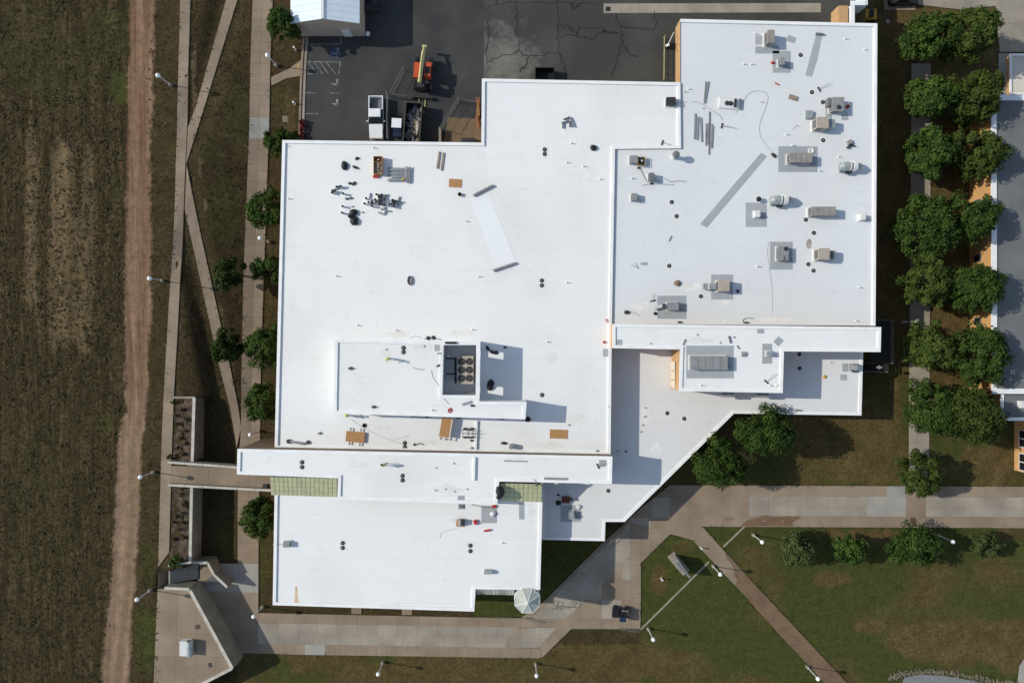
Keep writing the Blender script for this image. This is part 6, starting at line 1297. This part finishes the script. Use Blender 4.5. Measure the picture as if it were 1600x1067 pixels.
bag(824.5, 655, RM, .42, 'black sack against the south-east corner of the penthouse', sq=1); bag(716.5, 651.5, RM, .45, 'black sack behind the plywood table by the penthouse wall', sq=.5); bag(785, 652.5, RM, .55, 'long black sack by the penthouse south wall', sq=.4); bag(667, 651, RM, .25, 'dark small sack by the penthouse wall, left of the plywood table')
bag(548, 575.5, RP, .35, 'dark cloth on the west part of the penthouse roof', 'dark'); bag(584, 635.5, RP, .32, 'dark cloth near the south edge of the penthouse roof', 'dark'); bag(685, 571, RP, .34, 'dark cloth on the penthouse roof left of the well', 'dark', sq=.35, rz=.5); bag(738, 633.5, RP, .3, 'dark coil on the narrow arm of the penthouse roof', 'dark')
bag(1058, 442.5, RR, .45, 'brown debris heap on the right-hand roof between two grey pads', 'brown_wall', sq=1); bag(1208, 243, RR, .45, 'dark coil at the end of the long hose', 'dark', sq=.5, rz=-.8); bag(979, 488, RR, .4, 'dark coil near the lower left of the right-hand roof', 'dark', sq=.7); bag(1023.5, 490, RR, .28, 'small black can left of the lowest grey pad', sq=.8); bag(1062, 503.5, RR, .35, 'dark rag on the joint of the upper east roof strip', 'dark', sq=.4); bag(1165, 504, RR, .4, 'black hose end on the joint of the upper east roof strip', 'dark', sq=.35)
bag(998, 263, RR, .25, 'small dark bag below the yellow framed generator', 'dark'); bag(1018, 287.5, RR, .25, 'dark tool on the cable below the small grey unit', 'dark'); bag(1152.5, 455, RR, .25, 'dark bag in the shadow of the ducted tan unit', 'blue', sq=1); bag(1207, 99, RR, .3, 'dark red rag left of the cream sided unit', 'red', sq=.7)
bag(872.5, 785.5, RL, .4, 'black tangled strap left of the small metal unit', 'black', sq=.9); bag(872.5, 773, RL, .22, 'small black item in the shadow of the low roof'); bag(901, 780, RL, .2, 'tiny dark can right of the brown box', 'dgrey', sq=1); bag(893, 780, RL, .24, 'dark can next to the brown box', 'dgrey', sq=1)
bag(787, 692, RM, .42, 'black tool bag left of the grey drum', 'dark', sq=.5); bag(745 - 8, 699.5, RM, .26, 'grey brown rag near the joint south of the cart', 'brnunit'); bag(737, 688, RM, .26, 'dark can just south of the cart', 'dark'); bag(933, 704, RM, .25, 'grey can at the south-east corner of the main roof', 'mgrey')
bag(1288, 588.5, RL, .26, 'small yellow brown item on the low east roof', 'yellow', sq=1); bag(669, 528, RM, .28, 'dark can, left one above the penthouse', 'dark', sq=1); bag(677, 527.5, RM, .28, 'dark can, right one above the penthouse', 'dark', sq=1)
for i in range(5): solo('dark_block', MB().bbox(-.16, -.14, 0, .16, .14, .25), M['black'], 'black block in the short row along the top of the roof well', 'block', W(697.5 + i * 3.4, 535.5, ZP + .02), 0, 'black blocks on the well wall')
# rods, planks, boards
def bar(A_, B_, z, w, h, m, label, name, cat, group=None):
    a_, b_ = W(*A_, z), W(*B_, z); d = b_ - a_; o = MB().bbox(-d.length / 2, -w / 2, 0, d.length / 2, w / 2, h)
    return solo(name, o, M[m], label, cat, (a_ + b_) / 2, math.atan2(d.y, d.x), group)
bar((687, 237.5), (683.5, 264), RM, .28, .12, 'wood2', 'weathered plank, left one of two on the main roof', 'plank', 'plank'); bar((693.5, 239), (690, 267), RM, .28, .12, 'wood2', 'weathered plank, right one of two on the main roof', 'plank', 'plank')
for x0, x1, y0, y1, z, lb, rz in ((701.5, 721.5, 280, 293, RM, 'sheet of brown plywood lying below the two planks', -.05), (859, 887, 671, 685, RM, 'sheet of brown plywood at the east end of the main roof', -.03), (713, 726, 811.5, 822.5, RB, 'brown board under a grey machine on the south roof', -.1)):
    c = W((x0 + x1) / 2, (y0 + y1) / 2, z); s = S(z); solo('plywood_sheet', MB().bbox(-(x1 - x0) * s / 2, -(y1 - y0) * s / 2, 0, (x1 - x0) * s / 2, (y1 - y0) * s / 2, .05), M['wood'], lb, 'plywood sheet', c, rz)
t = thing('compressor', 'grey machine standing on the brown board of the south roof', 'compressor', base(719, 817, RB + .05, .7)); MB().tube([(0, -.45, .35), (0, .45, .35)], .28, 12).build('tank', M['mgrey'], t); MB().bbox(.1, -.3, .2, .6, .4, .65).build('motor', M['dark'], t)
solo('red_case', MB().bbox(-.22, -.3, 0, .22, .3, .35), M['red'], 'small red case right of the grey machine on the south roof', 'case', W(743, 815, RB), .4)
for i, (A_, B_) in enumerate((((740, 306), (770, 290.5)), ((771, 423), (805, 411.5)))):
    a_, b_ = W(*A_, RM), W(*B_, RM); d = b_ - a_; L = d.length
    t = thing('membrane_roll', ['dark grey membrane roll at the upper end of the fresh white sheet', 'dark grey membrane roll at the lower end of the fresh white sheet'][i], 'roll', (a_ + b_) / 2, math.atan2(d.y, d.x)); MB().tube([(-L / 2, 0, .2), (L / 2, 0, .2)], .19, 14).build('roll', M['mgrey'], t); MB().tube([(-L / 2 - .06, 0, .2), (L / 2 + .06, 0, .2)], .06, 8).build('core', M['wood2'], t)
t = thing('membrane_roll', 'dark rolled end of the slanting grey pad near the top', 'roll', W(1280, 54.5, RR), -.1); MB().tube([(-.55, 0, .16), (.55, 0, .16)], .15, 12).build('roll', M['dgrey'], t); MB().tube([(-.6, 0, .16), (.6, 0, .16)], .05, 8).build('core', M['wood2'], t)
bar((850, 747), (885, 748), RS, .3, .2, 'mgrey', 'grey beam lying along the south edge of the upper strip', 'beam', 'beam'); bar((787, 719.5), (822, 720.5), RS, .16, .15, 'alu', 'silver rail with bracket on the upper strip', 'metal_rail', 'rail'); bar((616, 685.5), (637, 680), RM, .08, .08, 'wunit', 'thin white pole lying south of the penthouse', 'pole', 'pole'); bar((722, 632), (737, 627.5), RP, .3, .1, 'alu', 'grey board on the narrow arm of the penthouse roof', 'board', 'board')
bar((683, 552), (690, 552), RP, .2, .2, 'ggalv', 'small galvanised channel on the penthouse roof by the grey pad', 'channel', 'channel'); bar((1148, 519), (1141.5, 536), R2 - .0, .12, .1, 'mgrey', 'dark grey bar on the upper east roof above the big unit', 'bar', 'bar') if 0 else None
bar((1138.5, 525), (1141.5, 536), R2, .2, .15, 'dgrey', 'dark bar above the big flat unit', 'bar', 'bar'); bar((1071, 530), (1067, 539), R2, .2, .1, 'mgrey', 'grey bar beside the upper left corner of the big flat unit', 'bar', 'bar'); bar((1151, 540), (1155, 545), R2, .2, .1, 'mgrey', 'short grey bar right of the big flat unit', 'bar', 'bar'); bar((1243, 640), (1253, 641.5), RL, .2, .1, 'dgrey', 'short dark bar on the low roof near its south edge', 'bar', 'bar'); bar((1098, 375), (1100, 366), RR, .1, .1, 'mgrey', 'short grey rod on the right-hand roof', 'rod', 'rod') if 0 else None
bar((1049, 369), (1045, 377), RR, .14, .1, 'mgrey', 'short grey rod left of the long grey strip', 'rod', 'rod'); bar((1225, 150), (1243, 155), RR, .0, .0, 'mgrey', '', '', '') if 0 else None
bar((1232.5, 151), (1246, 155.5), RR, .62, .12, 'wood2', 'olive brown pallet on the right-hand roof', 'pallet', 'pallet'); bar((1257.5, 180.5), (1269, 180.5), RR, 1.1, .35, 'ggalv', 'galvanised louvre stack left of the tall tan unit', 'louvre', 'louvre')
for i, (A_, B_, lb) in enumerate((((1086, 178), (1084.5, 218), 'long silver rail, leftmost of the row under the pipe bundle'), ((1090, 183), (1089, 219), 'silver rail, second of the row'), ((1094.5, 184), (1096, 222), 'silver rail, third of the row'))): bar(A_, B_, RR, .22, .14, 'alu', lb, 'metal_rail', 'rail', 'silver rail row')
for i, (A_, B_) in enumerate((((1108.5, 175), (1107.5, 242), ), ((1103, 194), (1102.5, 228)), ((1105.5, 194), (1103, 215)), ((1112, 194), (1111.5, 232)), ((1114, 197), (1112, 231)), ((1106.5, 193), (1106, 226)))): bar(A_, B_, RR, .13, .12, 'mgrey' if i else 'dgrey', ['longest dark pipe of the bundle on the right-hand roof', 'grey pipe at the left of the bundle', 'slanting grey pipe in the bundle', 'grey pipe right of the longest one', 'rightmost grey pipe of the bundle', 'grey pipe hugging the longest one'][i], 'pipe', 'pipe', 'pipe bundle')
bar((1102.5, 128), (1099.5, 162), RR, .14, .14, 'mgrey', 'grey pole, left one of the V-shaped pair', 'pole', 'pole'); bar((1107, 128), (1101, 162), RR, .14, .14, 'mgrey', 'grey pole, right one of the V-shaped pair', 'pole', 'pole')
for i, (A_, B_) in enumerate((((877, 193), (889, 189.5)), ((889, 189), (889.5, 199)), ((880, 187.5), (890, 183.5)), ((890, 184), (896, 199)), ((878.5, 193), (878.5, 201)))): bar(A_, B_, RM, .1, .35, 'mgrey', ['horizontal bar of the angle frames on the north part of the main roof', 'short inner leg of the angle frames', 'upper bar of the angle frames', 'long outer leg of the angle frames', 'left leg of the angle frames'][i], 'angle_iron', 'angle iron', 'angle irons')
# push brooms
def broom(A_, B_, z, label):
    a_, b_ = W(*A_, z), W(*B_, z); d = b_ - a_; t = thing('push_broom', label, 'broom', a_, math.atan2(d.y, d.x)); MB().bbox(-.08, -.36, 0, .08, .36, .12).build('head', M['dark'], t); MB().tube([(0, 0, .12), (d.length, 0, .35)], .03, 6).build('handle', M['wood2'], t)
broom((1279.5, 140), (1295, 131), RR, 'push broom below the slanting grey pad near the top'); broom((1127.5, 197), (1148, 201.5), RR, 'push broom below the white curb'); broom((1197, 596.5), (1209, 584), R2, 'push broom near the south edge of the upper east roof'); broom((934, 728), (946, 722), RS, 'push broom on the grey pad at the east end of the upper strip'); broom((1034.5, 223.5), (1048, 228), RM, 'push broom by the inner roof corner'); broom((1020, 470), (1017.5, 459), RR, 'push broom left of the mossy ducted unit'); broom((840, 757), (833, 746), RS, 'push broom lying over the right-hand skylight')
# hoses and cables
def hose(pts, z, r_, m, label, k=5, name='hose'):
    P_ = [W(*p, z) + Vector((0, 0, r_)) for p in pts]; out = []
    for i in range(len(P_) - 1):
        p0, p1, p2, p3 = P_[max(i - 1, 0)], P_[i], P_[i + 1], P_[min(i + 2, len(P_) - 1)]
        for j in range(k): u = j / k; out.append(.5 * ((2 * p1) + (p2 - p0) * u + (2 * p0 - 5 * p1 + 4 * p2 - p3) * u * u + (3 * p1 - p0 - 3 * p2 + p3) * u ** 3))
    return solo(name, MB().tube(out + [P_[-1]], r_, 5), M[m], label, 'hose')
hose([(1149, 177), (1158, 166), (1167, 150), (1180, 142.5), (1195, 145), (1200, 153), (1195, 172), (1188, 190), (1187, 209), (1196, 226), (1207, 237)], RR, .022, 'mgrey', 'long thin grey hose looping over the right-hand roof')
hose([(1080, 160), (1092, 161), (1110, 171), (1125, 182), (1129, 189)], RR, .03, 'alu', 'thin pale cable from the pipe bundle to the broom'); hose([(1053, 160), (1062, 162), (1075, 160)], RR, .02, 'alu', 'thin pale cable across the roof step')
hose([(1038, 279), (1048, 284), (1060, 283), (1072, 284)], RR, .04, 'mgrey', 'grey cable trailing right from the small grey unit'); hose([(1003, 290), (1018, 288), (1040, 288.5), (1053, 289)], RR, .035, 'mgrey', 'grey rod and cable below the small grey unit')
hose([(1201, 378), (1199, 395), (1202, 420), (1206, 450), (1207, 488)], RR, .02, 'alu', 'very thin pink grey cable running down from the grey pad'); hose([(674, 578), (677, 590), (686, 603), (693, 621), (702, 632)], RP, .025, 'alu', 'thin pale cable on the penthouse roof ending at the red hose coil')
hose([(645, 574), (655, 577), (663, 577)], RP, .04, 'mgrey', 'short grey hose on the penthouse roof'); hose([(549, 655), (570, 669), (600, 683), (628, 694)], RM, .02, 'alu', 'thin pale cord from the worker to the drains'); hose([(688, 840), (690, 832), (710, 826), (718, 823)], RB, .02, 'alu', 'thin pale cord below the brown board')
hose([(700, 640), (704, 637.5), (706, 641), (702, 644), (700, 641), (705, 640), (703, 645)], RP, .06, 'red', 'red hose coil on the penthouse roof'); hose([(737, 788), (752, 791), (770, 793)], RB, .05, 'dgrey', 'dark hose leading to the red nozzle on the south roof'); hose([(946, 500), (949, 499), (951.5, 501), (949.5, 503), (947, 501.5)], RM, .06, 'red', 'small red hose coil at the east edge of the main roof')
hose([(1161, 503), (1163, 498), (1172, 497), (1178, 497.5)], RR, .035, 'dark', 'curved dark hose at the joint above the upper east strip'); hose([(984, 487), (992, 489), (999, 493)], RR, .03, 'mgrey', 'grey cable from the dark coil at lower left')
hose([(986, 414), (993, 416.5), (998, 419.5), (992, 411)], RR, .035, 'mgrey', 'bent grey hose left of the small pad'); hose([(425, 850), (440, 850.5), (452, 850)], RB, .05, 'mgrey', 'grey pipe crossing the west edge of the south roof'); hose([(1250, 198), (1244, 197), (1240, 202)], RR, .025, 'alu', 'thin white cord left of the tall tan unit')
hose([(640, 528), (650, 525), (661, 529)], RM, .02, 'dgrey', 'thin dark cord above the penthouse'); hose([(663, 529.5), (676, 528.5), (689, 530.5)], RM, .06, 'mgrey', 'grey rod lying above the penthouse wall')
# red nozzle, bucket, spool, drum, cart, tables
bar((769, 791), (775, 790), RB, .35, .25, 'red', 'red nozzle on the grey pad of the south roof', 'nozzle', 'nozzle'); bag(770, 802, RB, .5, 'crumpled white and red wrapping on the grey pad of the south roof', 'wunit', sq=.7, rz=.6, name='wrapping', cat='wrapping'); bar((756, 829), (767, 827), RB, .2, .25, 'red', 'small red tool on the south roof below the grey pad', 'tool', 'tool')
bar((942, 534.5), (945, 534.5), RM, .3, .25, 'red', 'small red can at the east edge of the main roof', 'can', 'can')
solo('spool', MB().lathe((0, 0, 0), [(.3, 0), (.3, .08), (.16, .08), (.16, .0)], 14), M['dark'], 'dark cable ring south of the penthouse', 'ring', W(569.5, 664.5, RM))
solo('bucket', MB().lathe((0, 0, 0), [(.2, 0), (.26, .4), (.22, .4), (.12, .1)], 12), M['leafd'], 'green pail below the brown plywood sheet', 'bucket', W(718.5, 304.5, RM))
t = thing('drum', 'grey steel drum standing alone on the south part of the main roof', 'drum', base(799, 698, RM, .9)); MB().lathe((0, 0, 0), [(.34, 0), (.34, .3), (.36, .32), (.34, .34), (.34, .6), (.36, .62), (.34, .64), (.34, .9)], 18).build('body', M['alu'], t); MB().cyl((.1, 0, .9), .07, .04, 8).build('cap', M['dark'], t); MB().cyl((0, 0, .895), .30, .012, 18).build('lid', M['mgrey'], t)
solo('brown_box', MB().bbox(-.55, -.45, 0, .55, .45, .35).bbox(-.55, -.02, .35, .55, .02, .37), flat('red_brown_box', (.13, .045, .025)), 'red brown box in the shadow on the low southern roof', 'box', W(884, 780, RL))
bag(903.5, 791.5, RL, .4, 'white wrapping right of the small metal unit', 'wunit', sq=.9, name='wrapping', cat='wrapping'); bag(884, 828, RL, .0001, 'x') if 0 else None
def table(px_, py_, z, w, d, h, rz, label):
    t = thing('plywood_table', label, 'table', base(px_, py_, z, h), rz); MB().bbox(-w / 2, -d / 2, h - .04, w / 2, d / 2, h).build('top', M['wood'], t)
    for s in (-1, 1):
        o = MB().bbox(-.05, -d / 2 - .45, h - .14, .05, d / 2 + .45, h - .05).build('sawhorse', M['dark'], t); o.location = (s * w * .28, 0, 0)
        mb = MB()
        for y in (-d / 2 - .35, d / 2 + .35):
            for q in (-.2, .2): mb.tube([(0, y, h - .1), (q, y, 0)], .03, 5)
        mb.build('leg', M['dark'], o)
table(555, 682.5, RM, 2.55, 1.45, .35, -.09, 'low plywood table on dark sawhorses in front of the bent worker'); table(696, 668, RM, 1.35, 2.6, 1.0, -.17, 'tall plywood table tilted beside the penthouse south wall')
t = thing('wire_cart', 'black wire cart with fat wheels beside the expansion joint', 'cart', W(732, 676, RM)); mb = MB()
for x in (-.75, 0, .6):
    mb.tube([(x, -.45, .5), (x, .45, .5)], .03, 5)
for y in (-.45, .0, .45): mb.tube([(-.8, y, .5), (.7, y, .5)], .03, 5); mb.tube([(-.8, y, .85), (.7, y, .85)], .03, 5)
for x in (-.8, .7):
    for y in (-.45, .45): mb.tube([(x, y, .3), (x, y, .85)], .03, 5)
mb.build('frame', M['dark'], t); MB().tube([(.7, 0, .5), (1.5, 0, .6)], .03, 5).build('handle', M['dark'], t)
for x in (-.45, .5):
    for y in (-.6, .6): o = MB().tube([(0, -.1, 0), (0, .1, 0)], .25, 12).build('wheel', M['rubber'], t); o.location = (x, y, .25)
t = thing('tool_trolley', 'grey tripod and hose lying at the west end of the main roof', 'tool', W(467, 690.5, RM), -.05); MB().tube([(-1.5, .1, .15), (-.6, 0, .2), (.6, -.15, .15), (1.2, 0, .12)], [.1, .16, .2, .08], 8).build('hose_bundle', M['mgrey'], t); MB().box((-1.4, .05, .15), (.4, .5, .3), .4).build('head', M['dark'], t); MB().box((1.3, .05, .12), (.3, .5, .2), .6).build('foot', M['dark'], t)
bag(499.5, 676.5, RM, .3, 'grey dustpan shaped item near the west end of the main roof', 'mgrey'); bag(648, 694, RM, .2, 'dark end cap of the short pipe near the drains', 'dark', sq=1); hose([(649, 694), (655, 692.5), (661, 694)], RM, .09, 'mgrey', 'short curved grey pipe near the drains')
t = thing('roof_hatch', 'rusty rimmed dark roof hatch in the west part of the main roof', 'hatch', W(640.5, 438.5, RM)); MB().lathe((0, 0, 0), [(.44, 0), (.44, .25), (.36, .3), (.33, .1)], 16).build('rim', M['brnunit'], t); MB().cyl((0, 0, .02), .33, .06, 14).build('lid', M['black'], t); t.scale = (.85, 1.5, 1)
solo('ring_curb', MB().lathe((0, 0, 0), [(.42, 0), (.42, .12), (.26, .14), (.2, .02)], 18), M['wunit'], 'white ring flashing on the corner of the large grey pad', 'flashing', W(1267, 236, RR + .03))
t = thing('tool_pile', 'pile of buckets and tools near the right roof edge', 'tool pile', W(1327, 227, RR)); MB().box((-.1, .35, .2), (.6, .5, .4), .5).build('crate', M['brnunit'], t)
for x, y in ((-.25, -.35), (.05, -.05), (.35, -.1)): o = MB().lathe((0, 0, 0), [(.16, 0), (.18, .3), (.1, .32)], 10).build('bucket', M['dark'], t); o.location = (x, y, 0)
MB().tube([(.3, .0, .1), (1.3, -.3, .05)], .025, 5).build('handle', M['mgrey'], t)
bar((1210.5, 130), (1217, 133.5), RR, .12, .14, 'red', 'red and dark hand tool below the stepped grey pad', 'tool', 'tool'); solo('box', MB().bbox(-.25, -.2, 0, .25, .2, .2).bbox(.3, -.15, 0, .45, .25, .15), M['mgrey'], 'small grey boxes right of the big flat unit', 'box', W(1161.5, 553.5, R2 + .03)); solo('box', MB().bbox(-.3, -.2, 0, .3, .2, .12), M['dgrey'], 'dark box on the lower grey square of the south roof', 'box', W(721, 791, RB + .03))
solo('fascia_box', MB().bbox(-.35, -.25, 0, .35, .25, .5), M['dark'], 'dark box at the left end of the footbridge canopy', 'box', W(416, 758.5, 3.1))
# ------------------------------------------------------------------ south-east plaza objects
t = thing('utility_vehicle', 'black and dark blue utility vehicle parked on the plaza corner', 'utility vehicle', base(972, 957.5, .1, .9), R(-4))
MB().bbox(-1.4, -.62, .4, .9, .62, .85).build('body', M['blue'], t); MB().bbox(-1.45, -.66, .85, -.45, .66, 1.1).build('load_bed', M['black'], t); MB().bbox(-.3, -.55, .85, .2, .55, 1.15).build('seat', M['black'], t); MB().bbox(-.35, -1.05, 1.0, .55, -.35, 1.5).build('seat_cover', M['blue'], t); MB().bbox(.6, -.55, .8, 1.2, .55, 1.0).build('cowl', M['dark'], t); MB().bbox(-.1, .35, 1.15, .9, .6, 1.25).build('rack', M['brown_wall'], t)
for x in (-.95, .8):
    for y in (-.66, .66): o = MB().tube([(0, -.13, 0), (0, .13, 0)], .32, 12).build('wheel', M['rubber'], t); o.location = (x, y, .32)
mb = MB(); mb.tube([(.35, -.6, .8), (.3, -.58, 1.75), (.3, .58, 1.75), (.35, .6, .8)], .04, 6); mb.build('roll_bar', M['dark'], t)
t = thing('monument_sign', 'slanting grey concrete monument slab on the lawn with a long dark shadow', 'sign', (0, 0, 0))
a_, b_ = W(1056, 876, 2.4), W(1077, 901, 2.4); d = b_ - a_; rz = math.atan2(d.y, d.x); n_ = Vector((-math.sin(rz), math.cos(rz))); c = (a_ + b_) / 2; Mx = Matrix.Rotation(rz, 3, 'Z')
L = d.length / 2; v = [(-L, -.42, 0), (L, -.2, 0), (L, .2, 0), (-L, .42, 0), (-L, -.36, 2.7), (L, -.12, 2.7), (L, .12, 2.7), (-L, .36, 2.7)]
MB().add([Mx @ Vector(p) + Vector((c.x, c.y, 0)) for p in v], [(0, 1, 5, 4), (1, 2, 6, 5), (2, 3, 7, 6), (3, 0, 4, 7), (4, 5, 6, 7)]).build('slab', M['brnunit'], t)
v = [(-L + .2, -.26, 2.705), (L - .2, -.08, 2.705), (L - .2, .08, 2.705), (-L + .2, .26, 2.705)]; MB().add([Mx @ Vector(p) + Vector((c.x, c.y, 0)) for p in v], [(0, 1, 2, 3)]).build('top_recess', M['dgrey'], t)
MB().box((c.x, c.y, .06), (2 * L + .6, 1.3, .12), rz).build('plinth', M['concwall'], t)
def handrail(label, pts, z=0.1, h=.95, m='steel'):
    P_ = [W(*p, z) for p in pts]; t = thing('handrail', label, 'handrail', P_[0]); q = [p - P_[0] for p in P_]; mb = MB()
    for hh in (h, h * .5): mb.tube([p + Vector((0, 0, hh)) for p in q], .03, 6)
    mb.build('rail', M[m], t)
    for i in range(len(q) - 1):
        n = max(1, int((q[i + 1] - q[i]).length / 1.6))
        for j in range(n + (i == len(q) - 2)): p = q[i].lerp(q[i + 1], j / n); MB().tube([p, p + Vector((0, 0, h))], .03, 5).build('post', M[m], t)
handrail('steel handrail along the ramp in front of the turret', [(776, 962), (823, 964)]); handrail('steel handrail continuing to the bend of the ramp', [(823, 965.5), (851, 970.5)]); handrail('steel handrail loop at the upper end of the ramp', [(866, 938), (862, 950), (869, 945), (890, 947), (894, 940)]); handrail('short steel handrail at the plaza corner by the lawn', [(970, 980), (998, 983)]); handrail('steel handrail in the shade along the slanted front', [(935, 858), (975, 825)])
handrail('steel handrail on the inner side of the stairs', [(304, 881), (321, 880.5)], 1.2)
for i, x in enumerate(range(1163, 1600, 31)): 
    o = MB().box((0, 0, 0), (.36, .10, .012), .1).build('pavement_marker', M['concw']); o.location = W(x + random.uniform(-2, 2), 814, .125); tag(o, 'small worn white mark on the tan edge of the promenade', 'marking', 'white marks along the promenade')
solo('backpack', MB().ball((0, 0, .2), .25, 10, 6, .7), M['red'], 'tiny red orange item at the grass edge above the young trees', 'bag', W(1402, 829, .02)) if 0 else None
pt = root('wet_patch', 'red brown water stain spreading over the promenade edge'); sheet('stain', [(1157, 821.5), (1163, 816), (1168, 812.5), (1176, 810.5), (1184, 808.5), (1189, 805.5), (1198, 804.5), (1204, 806.5), (1216, 807.5), (1228, 806), (1240, 806.5), (1251, 807), (1251, 809.5), (1244, 812.5), (1238, 816.5), (1239, 821.5)], .118, M['concwet'], pt, .004)
pt = root('wet_patch', 'red brown water stain starting on the lawn path'); sheet('stain', [(1133, 864), (1137, 874), (1142, 879), (1146, 888), (1147, 898), (1152, 905), (1150, 915), (1176, 942), (1206, 941)], .118, M['concwet'], pt, .004)
pt = root('wet_patch', 'dark damp mark on one promenade slab'); sheet('stain', [(1131, 808.5), (1147, 808.5), (1149, 811), (1141, 813), (1131, 813)], .118, M['brown_wall'], pt, .004)

unit(442, 846.5, 452, 855, RB, .7, 'small grey unit at the west edge of the south roof fed by a pipe', 'mgrey')
